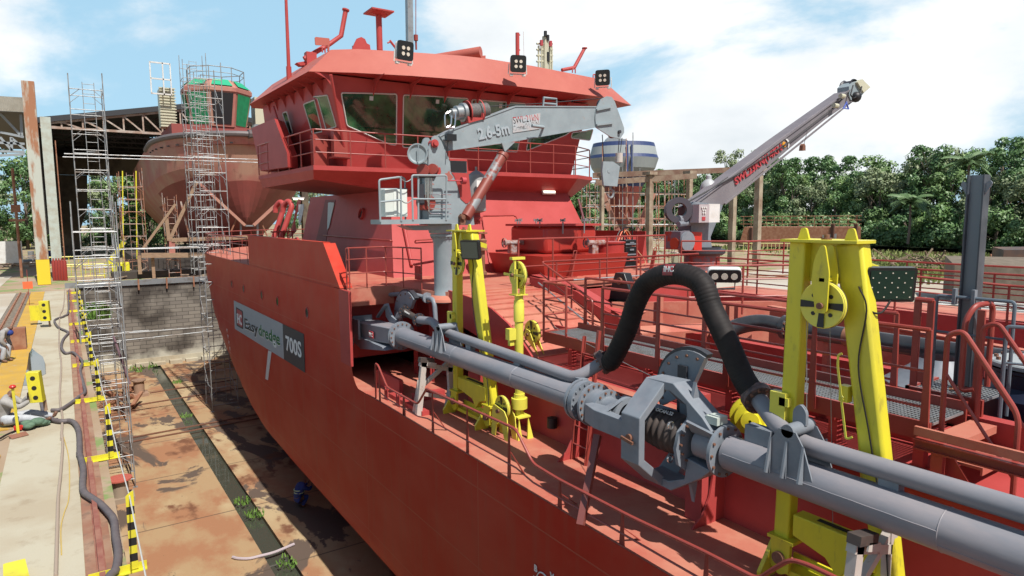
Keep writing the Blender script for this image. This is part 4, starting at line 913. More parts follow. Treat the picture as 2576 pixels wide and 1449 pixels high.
# ================================================================ gantries
def gantry(Yl, label, dz=0, big=True, sp=1.17):
    t = thing('gantry_frame', label, 'gantry', (6.95,Yl-.6,.1), 'yellow gantries on the side deck')
    X = 6.95; Y1 = Yl; Ya, Yb = Yl-.58, Yl-sp
    b = MB(); b.beam((X,Y1,4.2),(X,Y1+.06,.62),.17,.2,up=(0,1,0),w1=.17); b.build('leg', YEL, t, bevel=.02)
    b = MB(); b.beam((X+.02,Ya,4.2),(X+.02,Yb,.62),.2,.3,up=(0,1,0),w1=.2,h1=.26); b.build('leg', YEL, t, bevel=.035)
    b = MB(); b.prism([(X-.2,Y1+.14,4.2),(X-.2,Ya-.17,4.2),(X+.12,Ya-.2,4.2),(X+.3,Ya-.1,4.2),(X+.3,Y1+.1,4.2),(X+.1,Y1+.16,4.2)],(0,0,.03)); b.build('head_plate', YEL, t)
    b = MB(); b.bx(X+.04,X+.22,Ya+.05,Y1-.08,3.75,4.19); b.build('head_box', YEL, t)
    for y in (Y1-.05, Ya-.02):
        b = MB(); b.prism(rnd([(X-.05,y-.07,4.23),(X-.05,y-.03,4.36),(X-.05,y+.03,4.36),(X-.05,y+.07,4.23)],.03),(.03,0,0)); b.build('lifting_eye', YEL, t)
    b = MB(); b.lathe((X,Y1-.3,4.23),(0,0,1),[(0,.055),(.02,.055),(.021,.03),(.06,.03),(.061,0)],12); b.build('pivot_bolt', BOLT, t)
    # crossbeam low
    b = MB(); b.prism([(X-.1,Y1-.1,.98),(X-.1,Yb+.1,.98),(X-.1,Yb+.1,.7),(X-.1,Yb+.35,.62),(X-.1,Yb+.5,.45),(X-.1,Yb+.66,.62),(X-.1,Y1-.1,.72)],(.2,0,0)); b.build('crossbeam', YEL, t, bevel=.01)
    b = MB(); b.add([(X-.03,Y1-.35,.984),(X+.05,Y1-.35,.984),(X+.05,Yb+.3,.984),(X-.03,Yb+.3,.984)],[(0,1,2,3)]); b.build('beam_slot', mat('slot_dark',(.03,.028,.01),.9), t)
    b = MB(); b.bx(X-.1,X+.15,Yb-.2,Y1+.25,.2,.27); b.bx(X+.1,X+.13,Yb,Y1,.1,.4); b.build('base_beam', YEL, t)
    for y in (Y1+.03, Yb):
        b = MB(); b.bx(X-.15,X+.15,y-.17,y+.17,.6,.64); b.build('foot_plate', YEL, t)
        b = MB(); b.prism(rnd([(X-.14,y-.13,.6),(X-.14,y+.13,.6),(X-.14,y+.12,.25),(X-.14,y,.17),(X-.14,y-.12,.25)],.05),(.05,0,0)); o = b.build('hinge_lug', YEL, t)
        b = MB(); b.cyl((X-.19,y,.4),(X-.08,y,.4),.075,n=16); b.build('hinge_pin', BOLT, o)
        b = MB(); b.prism([(X-.32,y+.12,.1),(X-.02,y+.12,.1),(X-.02,y+.12,.55),(X-.06,y+.12,.57),(X-.33,y+.12,.2)],(0,.05,0)); b.build('foot_bracket', YEL, t)
    # hangers and sheave
    yc = Ya+.12; zc = 3.53 
    for x in (X-.33, X-.17):
        b = MB(); b.prism(rnd([(x,yc+.07,zc-.08),(x,yc-.07,zc-.08),(x,yc-.08,zc+.36),(x,yc-.04,zc+.56),(x,yc-.02,zc+.65),(x,yc+.03,zc+.65),(x,yc+.1,zc+.48),(x,yc+.12,zc+.25),(x,yc+.07,zc)],.05),(.022,0,0)); b.build('hanger_plate', YEL, t)
    b = MB(); b.cyl((X-.36,yc,zc),(X-.1,yc,zc),.035,n=14); b.build('axle', BOLT, t)
    b = MB(); b.bx(X-.33,X,yc-.03,yc+.03,zc+.26,zc+.3); b.build('hanger_spacer', YEL, t)
    wheel((X-.24,yc+.02,zc), (1,0,0), .255, t)
    # cylinder at the inboard side
    b = MB(); b.cyl((X+.1,Ya-.12+.02,3.1),(X+.16,Yb+.32,1.35),.085,n=18); b.lathe((X+.1,Ya-.1,3.13),(0,0,1),[(-.14,.092),(-.02,.092),(0,.07),(.02,.0)],16); o = b.build('hydraulic_cylinder', YELC, t)
    b = MB(); b.cyl((X+.1,Ya-.1,3.1),(X+.08,Ya,3.9),.035,n=12); b.build('piston_rod', CHR, o)
    if big:
        b = MB(); m = [q('R',870,735,X=6.85),q('R',835,745,X=6.85),q('R',828,850,X=6.85),q('R',862,1130,X=6.85),q('R',880,1150,X=6.85)]; b.tube(rnd(m,.05),.013,8); b.nx(); m = [q('R',880,1160,X=6.85),q('R',865,1190,X=6.85),q('S',905,160,X=6.85),q('S',930,165,X=6.85),q('S',965,150,X=6.85)]; b.tube(rnd(m,.05),.013,8); b.build('hydraulic_line', YELC, o)
        b = MB(); a = q('R',890,1110,X=6.88); b.bx(a.x-.02,a.x+.08,a.y-.05,a.y+.05,a.z-.09,a.z+.09); b.build('valve_block', YEL, o)
    b = MB(); b.tube(spline([Vector((X-.1,Ya-.16,3.75)),Vector((X-.09,Ya-.25,3.5)),Vector((X-.1,Ya-.2,2.9)),Vector((X-.1,Ya-.35,2.2)),Vector((X-.1,Yb-.02+.05,1.2)),Vector((X-.12,Yb-.06,.6))],6),.009,5); b.build('cable', RUB, t)
    b = MB(); b.beam((X-.12,Y1+.12,1.9),(X-.12,Y1+.12,2.42),.1,.2,up=(0,1,0)); b.nx(); b.beam((X-.12,Y1-.02,2.32),(X-.12,Y1+.1,2.32),.1,.1); b.build('sheave_bracket', YELC, t)
    # bracket + work lamp
    return t
def wheel(c, ax, r, parent, name='sheave_wheel', m=YELC, stripe=True, w=.05):
    c = Vector(c); d = Vector(ax).normalized()
    b = MB(); b.lathe(c,d,[(-w*.5,.02),(-w*.5,r*.72),(-w*.62,r*.8),(-w*.75,r*.97),(-w*.6,r),(w*.6,r),(w*.75,r*.97),(w*.62,r*.8),(w*.5,r*.72),(w*.5,.02)],36); o = b.build(name, m, parent)
    b = MB(); b.lathe(c,d,[(-w*.56,r*.985),(-w*.5,r*1.012),(0,r*.97),(w*.5,r*1.012),(w*.56,r*.985)],36); b.build('wheel_rim', RUBB, o)
    t = Vector((0,0,1)); x = d.cross(t).normalized(); y = d.cross(x)
    for i in range(4):
        a = i*math.pi/2; u = x*math.cos(a)+y*math.sin(a); v = -x*math.sin(a)+y*math.cos(a)
        b = MB()
        for s in (-1,1): b.prism([c+d*s*(w*.5+.006)+u*r*.25-v*.028, c+d*s*(w*.5+.006)+u*r*.25+v*.028, c+d*s*(w*.62+.012)+u*r*.95+v*.04, c+d*s*(w*.62+.012)+u*r*.95-v*.04], d*s*.004)
        b.build('painted_stripe', SBLK, o)
        a += math.pi/4; u = x*math.cos(a)+y*math.sin(a); b = MB()
        b.cyl(c-d*(w*.5+.008)+u*r*.55, c+d*(w*.5+.008)+u*r*.55, r*.09, n=12); b.build('lightening_hole', SBLK, o)
    return o
def worklamp(c, f, w, h, parent, led=True):
    c = Vector(c); f = Vector(f).normalized(); x = f.cross(Vector((0,0,1))).normalized(); u = x.cross(f)
    lp = MB(); R_ = rnd([c+x*a*w/2+u*b_*h/2 for a, b_ in ((0,1),(1,1),(1,-1),(-1,-1),(-1,1),(0,1))],.03); lp.prism(R_, -f*.09)
    for i in range(9): lp.prism([c-f*.09+x*(-.45+.1*i+.03)*w+u*s*h*.46 for s in (-1,1)]+[c-f*.17+x*(-.45+.1*i+.03)*w+u*s*h*.4 for s in (1,-1)], x*.012)
    o = lp.build('work_lamp', BLK, parent)
    b = MB(); b.prism([c+f*.004+x*a*w*.44+u*b_*h*.42 for a, b_ in ((1,1),(1,-1),(-1,-1),(-1,1))], f*.004); b.build('lamp_glass', GLSD, o)
    if led:
        b = MB()
        for i in range(7):
            for j in range(6):
                if (i+j) % 2 == 0: p = c+f*.01+x*(i-3)*w*.13+u*(j-2.5)*h*.14; b.cyl(p, p+f*.002, .008, n=6)
        b.build('led_array', LAMP, o)
    b = MB(); b.tube([c-f*.05+x*(w/2+.02)-u*.0, c-f*.14+x*(w/2+.06)+u*.06, c-f*.2+x*w*.4+u*.1],.012,6); b.build('lamp_yoke', GALV, o)
g1 = gantry(12.62, 'smaller looking yellow gantry beside the grey crane column', big=False, sp=1.38)
g2 = gantry(4.42, 'big yellow gantry frame nearest the camera with striped sheave')
b = MB(); b.prism([q('O',1060,1030,X=7.12),q('O',1355,1140,X=7.3),q('O',1090,1160,X=7.12)],(.02,.0,0)); b.prism([q('O',1060,1145,X=7.12),q('O',1560,1150,X=7.5),q('O',1555,1175,X=7.5),q('O',1060,1165,X=7.12)],(.06,.04,0)); b.build('lamp_bracket', YEL, g2)
worklamp(q('O',1330,1262,D=6.9), (-.62,-.78,-.12), .5, .37, g2)
b = MB(); b.tube(spline([q('O',1350,1365,D=6.95),q('R',1340,210,D=6.95),q('R',1240,350,D=6.9),q('R',1130,330,D=6.9),q('R',1085,180,D=6.9),q('R',1100,100,D=6.9)],6),.011,6); b.build('lamp_cable', RUB, g2)
b = MB(); b.beam(q('U',490,420,X=6.95),q('U',710,490,X=7.4),.02,.1); b.prism([q('U',490,370,X=6.95),q('U',640,440,X=7.25),q('U',500,450,X=6.95)],(.02,0,0)); b.build('lamp_bracket', YEL, g1)
worklamp(q('U',465,545,D=13.4), (-.85,-.5,-.15), .42, .4, g1, led=False)
b = MB(); b.tube([q('R',540,390,X=6.7),q('R',540,1250,X=6.65)],.004,4); b.nx(); b.tube([q('R',755,390,X=7.0),q('R',770,1449,X=7.0),q('S',785,1050,X=7.0)],.004,4); b.build('hoist_wire', GALV, g2)
# ---- post with sheave between
SV = thing('sheave_post', 'slim round yellow post carrying a striped sheave at its head', 'sheave post', (7.1,10.5,.1), 'small yellow sheave stands')
X, Y = 7.15, 10.52
b = MB(); b.lathe((X,Y,.55),(0,0,1),[(0,.09),(.15,.09),(.151,.16),(.36,.16),(.361,.11),(.45,.11),(.451,.085),(1.9,.085),(1.91,.105),(2.25,.105),(2.26,.1),(2.32,.1),(2.33,.085),(2.44,.085)],20); b.build('post', YELC, SV)
b = MB(); b.bx(X-.17,X+.13,Y-.13,Y+.1,2.98,3.0); b.bx(X-.13,X-.11,Y-.12,Y+.05,3.0,3.5); b.bx(X+.05,X+.07,Y-.12,Y+.05,3.0,3.5); b.bx(X-.16,X-.14,Y-.45,Y+.3,3.36,3.41); b.bx(X-.14,X-.1,Y-.06,Y-.02,3.3,3.72); b.bx(X-.2,X+.1,Y-.08,Y+.02,3.68,3.73); b.build('fork', YELC, SV)
wheel((X-.03,Y-.02,3.38),(1,0,0),.27,SV); b = MB(); b.cyl((X-.2,Y-.02,3.38),(X+.1,Y-.02,3.38),.035,n=12); b.build('axle', BOLT, SV)
b = MB(); b.bx(X-.24,X-.08,Y-.02,Y+.12,2.1,2.32); b.bx(X-.2,X-.1,Y+.02,Y+.1,1.98,2.1); b.build('valve_box', YELC, SV)
b = MB(); b.prism([(X-.14,Y-.16,.53),(X+.16,Y-.16,.53),(X+.16,Y+.16,.53),(X-.14,Y+.16,.53)],(0,0,.03)); b.prism([(X-.1,Y-.14,.53),(X-.16,Y-.18,.1),(X-.05,Y-.18,.1)],(0,.03,0)); b.prism([(X+.12,Y-.14,.53),(X+.2,Y-.2,.1),(X+.06,Y-.2,.1)],(0,.03,0)); b.build('stand', YELC, SV)
S2 = thing('deck_sheave', 'low yellow sheave stand on the side deck at the foot of the slim post', 'sheave', (6.9,10.9,.1), 'small yellow sheave stands')
c = Vector((6.9,10.75,.62))
for x in (-.1,.09):
    b = MB(); b.prism([c+Vector((x,.28,-.52)),c+Vector((x,.24,.05)),c+Vector((x,.16,.12)),c+Vector((x,-.2,.06)),c+Vector((x,-.3,-.06)),c+Vector((x,-.36,-.52)),c+Vector((x,-.2,-.52)),c+Vector((x,-.12,-.25)),c+Vector((x,0,-.2)),c+Vector((x,.1,-.27)),c+Vector((x,.14,-.52))],(.02,0,0)); b.build('side_plate', YELC, S2)
wheel(c+Vector((0,0,.08)),(1,0,0),.24,S2); b = MB(); b.cyl(c+Vector((-.15,0,.02)),c+Vector((.15,0,.02)),.04,n=12); b.build('axle', BOLT, S2)
S3 = thing('deck_sheave', 'yellow sheave stand at the foot of the ribbed ramp behind the slim post', 'sheave', (8.2,11.3,1.5), 'small yellow sheave stands')
c = q('K',985,1020,X=8.15)
for x in (-.09,.07):
    b = MB(); b.prism([c+Vector((x,.1,.02)),c+Vector((x,.05,.12)),c+Vector((x,-.08,.1)),c+Vector((x,-.42,-.42)),c+Vector((x,-.26,-.46)),c+Vector((x,-.05,-.2)),c+Vector((x,.1,-.2)),c+Vector((x,.2,-.4)),c+Vector((x,.32,-.38))],(.02,0,0)); b.build('side_plate', YELC, S3)
wheel(c+Vector((0,-.08,.05)),(1,0,0),.27,S3); b = MB(); b.cyl(c+Vector((-.12,-.02,0)),c+Vector((.1,-.02,0)),.035,n=12); b.build('axle', BOLT, S3)
# ---- yellow winch behind hose
WN = thing('mooring_winch', 'yellow green geared winch with a wire drum on the coaming behind the pipe joint', 'winch', (7.7,5.4,1.5))
c = Vector((7.65,5.55,1.72))
b = MB(); b.lathe(c,(-.75,-.6,0),[(-.3,.2),(-.05,.2),(-.04,.26),(.02,.26),(.03,.2),(.16,.2),(.17,.12),(.26,.12),(.27,.02)],22); b.build('gear_case', YEL, WN)
b = MB(); b.lathe(c+Vector((.35,.1,.0)),(1,.2,.2),[(0,.3),(.02,.3),(.03,.2),(.06,.2)],24); b.build('drum_flange', YEL, WN)
b = MB(); pf = [(i*.018, .19+.008*(i%2)) for i in range(22)]; b.lathe(Vector((7.95,5.35,1.9)),(.9,.1,.1),pf,24); b.build('wire_drum', GALV, WN)
b = MB(); b.bx(7.45,7.8,5.2,5.8,1.53,1.6); b.prism([(7.5,5.3,1.6),(7.75,5.3,1.6),(7.7,5.4,1.9),(7.55,5.4,1.9)],(0,.3,0)); b.build('winch_base', YEL, WN)
# ================================================================ catwalk
CW = thing('catwalk', 'galvanised grating catwalk with red railings raised above the hopper coaming', 'catwalk', (8.45,5,2.1))
CX0, CX1, CY0, CY1, CZ = 8.05, 8.92, 3.42, 10.85, 2.1
def grating(x0, x1, y0, y1, z, parent, name='grating'):
    b = MB(); n = int((y1-y0)/.042)
    for i in range(n+1): y = y0+(y1-y0)*i/n; b.bx(x0, x1, y-.006, y+.006, z-.03, z)
    n = int((x1-x0)/.075)
    for i in range(n+1): x = x0+(x1-x0)*i/n; b.bx(x-.006, x+.006, y0, y1, z-.022, z+.002)
    return b.build(name, GALV, parent, smooth=0)
grating(CX0+.03, CX1-.03, CY0, CY1, CZ, CW)
b = MB(); b.bx(CX0-.05,CX0,CY0-.02,CY1,CZ-.2,CZ+.02); b.nx(); b.bx(CX1,CX1+.05,CY0-.02,CY1,CZ-.2,CZ+.12); b.nx(); b.bx(CX0-.05,CX1+.05,CY1,CY1+.05,CZ-.18,CZ+.02); b.build('side_beam', REDR, CW)
for y in (10.1, 8.0, 6.25, 4.6, 3.55):
    b = MB(); b.bx(CX0+.05,CX0+.17,y-.06,y+.06,1.5,CZ-.2); b.bx(CX0-.02,CX1+.02,y-.05,y+.05,CZ-.25,CZ-.2); b.bx(CX0,CX0+.22,y-.11,y+.11,1.5,1.53); b.build('support', RED, CW)
    b = MB(); b.bx(CX1-.1,CX1,y-.06,y+.06,1.5,CZ-.2); b.build('support', RED, CW)
for X_, nm in ((CX0-.07,'near'),(CX1+.08,'far')):
    y1 = 9.0 if nm == 'near' else 10.7
    b = MB(); n = 5 
    ya = 3.45 if nm == 'near' else 4.3
    b.tube([(X_,ya,CZ+1.1),(X_,y1,CZ+1.1)],.027,8)
    for hh in (.62,.2): b.tube([(X_,ya,CZ+hh),(X_,y1,CZ+hh)],.018,6)
    for i in range(n):
        y = ya+(y1-ya)*i/(n-1)
        b.beam((X_,y,CZ-.15),(X_,y,CZ+1.1),.035,.1,up=(0,1,0),h1=.04)
    b.build('railing', REDR, CW)
# stair / ramp railings at forward end
b = MB()
b.tube(rnd([(8.0,10.1,3.15),(8.0,10.9,3.15),(8.9,11.0,3.15)],.1),.024,8); b.tube([(8.0,10.1,2.1),(8.0,10.1,3.15)],.026,8); b.tube([(8.0,10.85,2.0),(8.0,10.85,3.15)],.026,8)
for z in (2.45,2.8): b.tube(rnd([(8.0,10.1,z),(8.0,10.9,z),(8.9,11.0,z)],.08),.018,6)
b.build('railing', REDR, CW)
b = MB(); pts_ = [q('K',2560,270,X=11.2),q('K',1090,345,X=9.2),q('K',1568,705,X=8.95),q('K',1568,950,X=8.95)]
b.tube(rnd(pts_,.1),.024,8); b.tube(rnd([q('K',2480,350,X=11.0),q('K',1250,440,X=9.4)],.1),.017,6); b.tube([q('K',1075,450,X=9.2),q('K',1550,835,X=8.95)],.017,6)
for k,x,y,y2,X_ in (('K',1155,400,640,9.15),('K',1230,350,560,9.4),('K',1635,320,520,10.2),('K',2015,295,480,10.9),('K',1370,560,780,9.05)):
    b.tube([q(k,x,y,X=X_), q(k,x,y2,X=X_)],.022,6)
b.build('railing', REDR, CW)
# foredeck aft rail, handrail tube
rail([(10.0,14.72,2.6),(11.2,14.75,2.6),(13.2,14.7,2.6),(15.6,14.65,2.6)], h=1.3, sp=1.35, mids=(.05,.42,), post='round', r=.026)
rail([(16.2,14.5,2.6),(17.6,13.0,2.6),(19.3,12.9,2.6)], sp=1.4, post='round', r=.026)
rail([(11.2,9.8,2.3),(13.4,8.6,2.3),(15.2,5.2,2.0),(15.4,1.5,2.0)], sp=1.6, post='round', r=.025)
rail([(19.2,14.2,2.1),(19.2,9,2.1),(19.2,3,2.1)], sp=1.5, post='round', r=.025)
rail([(16.7,13.5,2.1),(16.7,9,2.1),(16.7,3,2.1)], sp=1.5, post='round', r=.025)
b = MB(); b.tube([q('K',1110,530,X=10.6),q('K',2560,440,X=15.5)],.02,8); b.nx(); b.tube([q('K',1060,540,X=9.6),q('K',1530,925,X=9.1)],.02,8); HT = thing('hydraulic_tube', 'bright hydraulic tube clipped along the foredeck edge and down the ramp side', 'tube'); b.build('tube_run', GALV, HT)
# hopper side ramp plates on right (big sloping girder)
b = MB(); b.prism([(10.6,11.6,2.45),(14.6,9.4,2.4),(14.6,9.4,1.4),(10.6,11.6,1.4)],(.06,.1,0)); b.nx(); b.prism([(13.6,9.4,2.35),(13.6,1.5,2.0),(13.6,1.5,1.2),(13.6,9.4,1.2)],(.06,0,0)); b.nx(); b.prism([(13.5,9.4,2.35),(13.5,1.5,2.0),(13.7,1.5,2.0),(13.7,9.4,2.35)],(0,0,.03)); b.build('hopper_girder', DECK, SHIP)
# right stairs with looping handrails
ST = thing('stair', 'red steel stair with looped handrails going down from the catwalk end', 'stair', (8.5,3.2,2.0))
for i in range(5):
    b = MB(); y = 3.22-.19*i; z = 2.0-.27*i; b.bx(8.1,8.95,y-.14,y+.14,z-.03,z); b.bx(8.1,8.95,y-.14,y-.12,z-.09,z-.03); b.build('tread', DECK, ST)
for x in (8.05,8.98):
    b = MB(); b.beam((x,3.4,1.98),(x,2.4,.55),.03,.18); b.build('stringer', REDR, ST)
for x, off in ((8.1,0),(9.02,0)):
    b = MB(); b.tube(rnd([(x,3.32,2.0),(x,3.32,3.15),(x,3.17,3.22),(x,2.6,2.4),(x,2.6,1.0)],.13,6),.03,10); b.tube([(x,3.32,2.72),(x,2.6,1.7)],.02,8); b.build('handrail', REDR, ST)
# second landing + tall frame + guard post
LD = thing('landing', 'small grating landing with tall red ladder posts and a rusty chain', 'landing', (9.6,3.2,2.2))
grating(9.15, 9.95, 3.35, 4.15, 2.2, LD); b = MB(); b.bx(9.1,9.15,3.3,4.2,2.0,2.23); b.nx(); b.bx(9.1,9.95,4.15,4.2,2.0,2.23); b.build('side_beam', REDR, LD)
for y in (4.1, 3.94):
    b = MB(); b.beam((9.1,y,2.25),(9.1,y,3.4),.04,.08,up=(0,1,0)); b.build('ladder_post', REDR, LD)
b = MB(); b.tube([(9.1,4.12,3.4),(9.1,3.92,3.4)],.035,10); b.nx(); b.beam((9.1,4.1,2.38),(9.1,3.94,2.38),.02,.14); b.nx(); b.tube([(9.1,4.1,2.95),(9.1,3.94,2.95)],.02,8); b.build('ladder_rung', REDR, LD)
for y0_, y1_, x in ((0,0,9.12),):
    b = MB(); b.tube(rnd([(x,3.4,2.35),(x,3.55,2.3),(x,3.55,3.2),(x+.12,3.5,3.38),(x+.5,3.45,3.38),(x+.5,3.45,2.3)],.12,6),.034,10); b.beam((x,3.38,2.0),(x,3.38,3.34),.04,.08,up=(0,1,0)); b.build('handrail', REDR, LD)
random.seed(3); b = MB(); p = Vector((9.5,3.8,2.22))
for i in range(60):
    p2 = p+Vector((random.uniform(-.05,.05),random.uniform(-.06,.05),0)); p2.x = min(max(p2.x,9.3),9.85); p2.y = min(max(p2.y,3.6),4.05); b.tube([p2+Vector((math.cos(a)*.022,math.sin(a)*.013,.012*(i%3)+.004*math.sin(a*2))) for a in [k*math.pi/4 for k in range(8)]],.006,4,closed=True); p = p2
b.build('chain', RUST, LD)
# low beams front right
b = MB(); b.bx(7.85,7.9,-2.5,3.5,1.99,2.09); tag(b.build('channel_beam', DECK), 'flat red channel beam at lower right, upper of the two', 'beam')
b = MB(); b.bx(7.84,7.96,-2.5,3.5,1.83,1.845); b.bx(7.84,7.96,-2.5,3.5,1.935,1.95); b.bx(7.89,7.905,-2.5,3.5,1.845,1.935); b.bx(7.88,7.96,3.2,3.32,.1,1.83); tag(b.build('channel_beam', REDR), 'flanged red beam on a post at lower right, lower of the two', 'beam')
# mast post
MP = thing('guide_post', 'tall dark grey steel beam post with two padeyes standing at right', 'post', (9.35,3.6,2.1))
b = MB(); x, y = 9.65, 3.72; b.bx(x-.01,x+.01,y-.08,y+.08,2.1,5.0); b.bx(x-.09,x+.09,y+.08,y+.098,2.1,5.0); b.bx(x-.09,x+.09,y-.098,y-.08,2.1,5.0); b.build('beam', mat('dark_blue_grey',(.05,.06,.075),.4,col2=(.09,.1,.12),scale=3,amt=.8), MP)
b = MB(); b.bx(x-.03,x-.015,y-.079,y+.079,2.1,5.0); b.build('face_plate', mat('mid_grey_blue',(.17,.2,.23),.4), MP)
for s in (-1,1):
    b = MB(); b.prism(rnd([(x-.06,y+s*.09,4.88),(x-.06,y+s*.15,4.93),(x-.06,y+s*.18,4.89),(x-.06,y+s*.15,4.83),(x-.06,y+s*.09,4.72)],.02),(.02,0,0)); b.build('padeye', GREYD, MP)
b = MB(); b.tube(rnd([(9.5,4.05,2.2),(9.5,4.05,3.43),(9.5,3.18,3.43),(9.5,3.18,2.0)],.05),.022,8); b.tube([(9.5,4.05,2.95),(9.5,3.18,2.95)],.016,8); b.build('support_frame', mat('blue_grey_tube',(.11,.14,.17),.4), MP)
for yy in (3.84,3.62):
    b = MB(); b.bx(9.46,9.54,yy-.02,yy+.02,3.33,3.54); b.build('clamp', GREYD, MP)
b = MB(); b.tube(rnd([(9.3,3.18,1.6),(9.3,3.18,3.15),(9.6,2.4,3.15)],.05),.024,8); b.tube([(9.3,3.18,2.7),(9.6,2.4,2.7)],.016,8); tag(b.build('pipe_rail', mat('blue_grey_rail',(.1,.13,.16),.4)), 'blue grey pipe guard rail at the right edge beside the flanged cover', 'guard rail')
# flanged cover machine at the right edge
FC = thing('dredge_valve_housing', 'dark blue valve housing with bolted round grey cover at the right edge', 'valve housing', (11.2,3.4,1.0))
c = Vector((11.0,3.3,2.45))
b = MB(); b.lathe(c,(0,0,1),[(-1.6,.75),(-.45,.75),(-.3,.62),(-.12,.62),(-.1,.66),(-.06,.66)],32); b.build('housing', mat('navy_paint',(.01,.015,.035),.4), FC)
b = MB(); b.lathe(c,(0,0,1),[(-.05,.62),(0,.62),(.02,.6),(.021,0)],32); o = b.build('cover', mat('pale_metal',(.3,.33,.34),.4), FC)
bolts(c+Vector((0,0,.03)),(0,0.001,1),.53,14,rb=.03,h=.03,parent=o)
b = MB(); b.lathe(c,(0,0,1),[(.02,.16),(.2,.16),(.21,.1),(.3,.1),(.301,0)],20); b.cyl(c+Vector((.0,-.0,.2)),c+Vector((-.02,-.28,.2)),.1,n=14); b.build('valve', mat('worn_metal',(.4,.38,.34),.5), FC)
# grey hopper cone machine
b = MB(); b.lathe((11.0,4.6,1.6),(0,0,1),[(0,.5),(.3,.75),(.55,.4),(.7,.3)],20); tag(b.build('overflow_cone', GREYD), 'grey cone shaped machine beside the chain landing', 'machine')
# black dredge pipe
BP = thing('discharge_pipe', 'long black discharge pipe crossing the hopper with an open upturned elbow', 'pipe', (11.5,6,2.35))
a = q('Q',1530,260,X=11.5); e = Vector((11.5,-3,2.45))
b = MB(); b.cyl((11.5,a.y,a.z),(11.5,-3,a.z+.03),.165,n=24); b.build('pipe_run', BLKP, BP)
c1 = Vector((11.5,a.y+.05,a.z)); el = [c1, c1+Vector((0,.55,.02)), c1+Vector((-.15,.95,-.08)), c1+Vector((-.55,1.25,-.3))]
b = MB(); b.tube(spline(el,6),[.17]*19,24,caps=False); b.build('elbow', BLKP, BP)
b = MB(); b.tube(spline(el,6),[.155]*19,24,caps=False); b.build('elbow_bore', SBLK, BP)
b = MB(); b.cyl(c1-Vector((0,.05,0)),c1+Vector((0,.05,0)),.24,n=24); o = b.build('flange', BLKP, BP); bolts(c1,(0,1,0),.2,12,rb=.022,h=.07,parent=o)
b = MB(); b.cyl((11.5,a.y-1.3,a.z),(11.5,a.y-1.15,a.z),.18,n=24); b.build('rust_band', RUST, BP)
for y in (4.2, 1.0):
    b = MB(); b.bx(11.3,11.7,y-.1,y+.1,.9,a.z-.14); b.build('pipe_stand', RED, BP)
# ================================================================ deck edge rail
RX = 5.84
ZT = [q('G',1640,940,X=RX),q('G',1665,960,X=RX),q('G',1750,1165,X=RX),q('G',2035,1325,X=RX),q('G',2115,1185,X=RX),q('L',15,595,X=RX),q('L',850,972,X=RX),q('M',75,398,X=RX),q('M',320,548,X=RX),q('M',1000,900,X=RX),q('M',1670,1218,X=RX),q('M',2180,1480,X=RX)]
b = MB(); e_ = Vector((RX,ZT[0].y+.03,.1)); near = [q('S',200,1400,X=RX),q('S',390,1292,X=RX),q('S',560,1345,X=RX)]
b.tube(rnd([e_]+ZT+near+[Vector((RX,-1,near[1].z))], .12, 5), .024, 10); 
mid = [Vector((RX, p.y, .1+.27*(max(.6,p.z-.1)))) for p in ZT[1:]]; b.tube(mid+[Vector((RX,-1,.36))], .015, 6)
b.build('side_rail', REDR, SHIP)
def topz(y):
    P = ZT+near
    for a, c in zip(P, P[1:]):
        if c.y <= y <= a.y: return a.z+(c.z-a.z)*(a.y-y)/max(a.y-c.y,1e-6)
    return P[-1].z
ys_ = [V(*p_, Z=.1).y for p_ in []]
for k, x, y in (('G',1685,1365),('G',1905,1449),('Z',385,640),('Z',750,865),('Z',1195,1130),('Z',1730,1449),('M',325,905),('M',905,1255),('M',1690,1500)):
    if k == 'Z': p = V((1500+x/3.22)*.6289,(1500+y/3.22)*.6289,X=RX)
    else: p = q(k,x,y,X=RX)
    b = MB(); z1 = topz(p.y); b.beam((RX,p.y,.1),(RX,p.y,z1),.1,.015,up=(1,0,0),w1=.028)
    if k != 'G' and x not in (385,1195): b.beam((RX+.3,p.y-.02,.1),(RX+.02,p.y-.02,.1+.5*(z1-.1)),.07,.012,up=(1,0,0),w1=.02)
    b.build('rail_post', REDR, SHIP)
# small bitts and plates near the rail start
b = MB(); 
for y in (14.6, 13.9): b.nx(); b.bx(6.0,6.02,y-.1,y+.1,.1,.42); b.cyl((5.98,y,.36),(6.1,y,.36),.05,n=12)
b.nx(); b.bx(6.15,6.35,12.9,14.8,.1,.2); b.nx(); b.bx(6.5,7.3,14.0,14.2,.1,.28); b.nx(); b.bx(6.4,6.5,14.7,16.2,.1,.5); b.build('deck_bracket', RED, SHIP)
# black cleat/ rope coil by coaming
b = MB(); b.lathe((7.5,9.9,.5),(0,0,1),[(-.12,.02),(-.1,.1),(.1,.1),(.12,.02)],14); tag(b.build('shackle_bundle', SBLK), 'dark bundle hanging against the coaming wall under the pipe', 'bundle')
# ladder
LA = thing('ladder', 'red steel ladder from the side deck up to the catwalk', 'ladder', (7.4,8.9,.1))
for y in (8.98, 8.6):
    b = MB(); b.beam((7.25,y,.1),(7.52,y,2.35),.05,.012,up=(0,1,0)); b.beam((7.28,y,.1),(7.55,y,2.35),.012,.07,up=(0,1,0)) if y > 8.8 else b.beam((7.28,y,.1),(7.55,y,2.5),.06,.06,up=(0,1,0)); b.build('stile', REDR, LA)
for i in range(6):
    z = .4+.33*i; x = 7.25+.27*(z-.1)/2.25; b = MB(); b.tube([(x,8.98,z),(x,8.6,z)],.013,6); b.build('rung', REDR, LA)
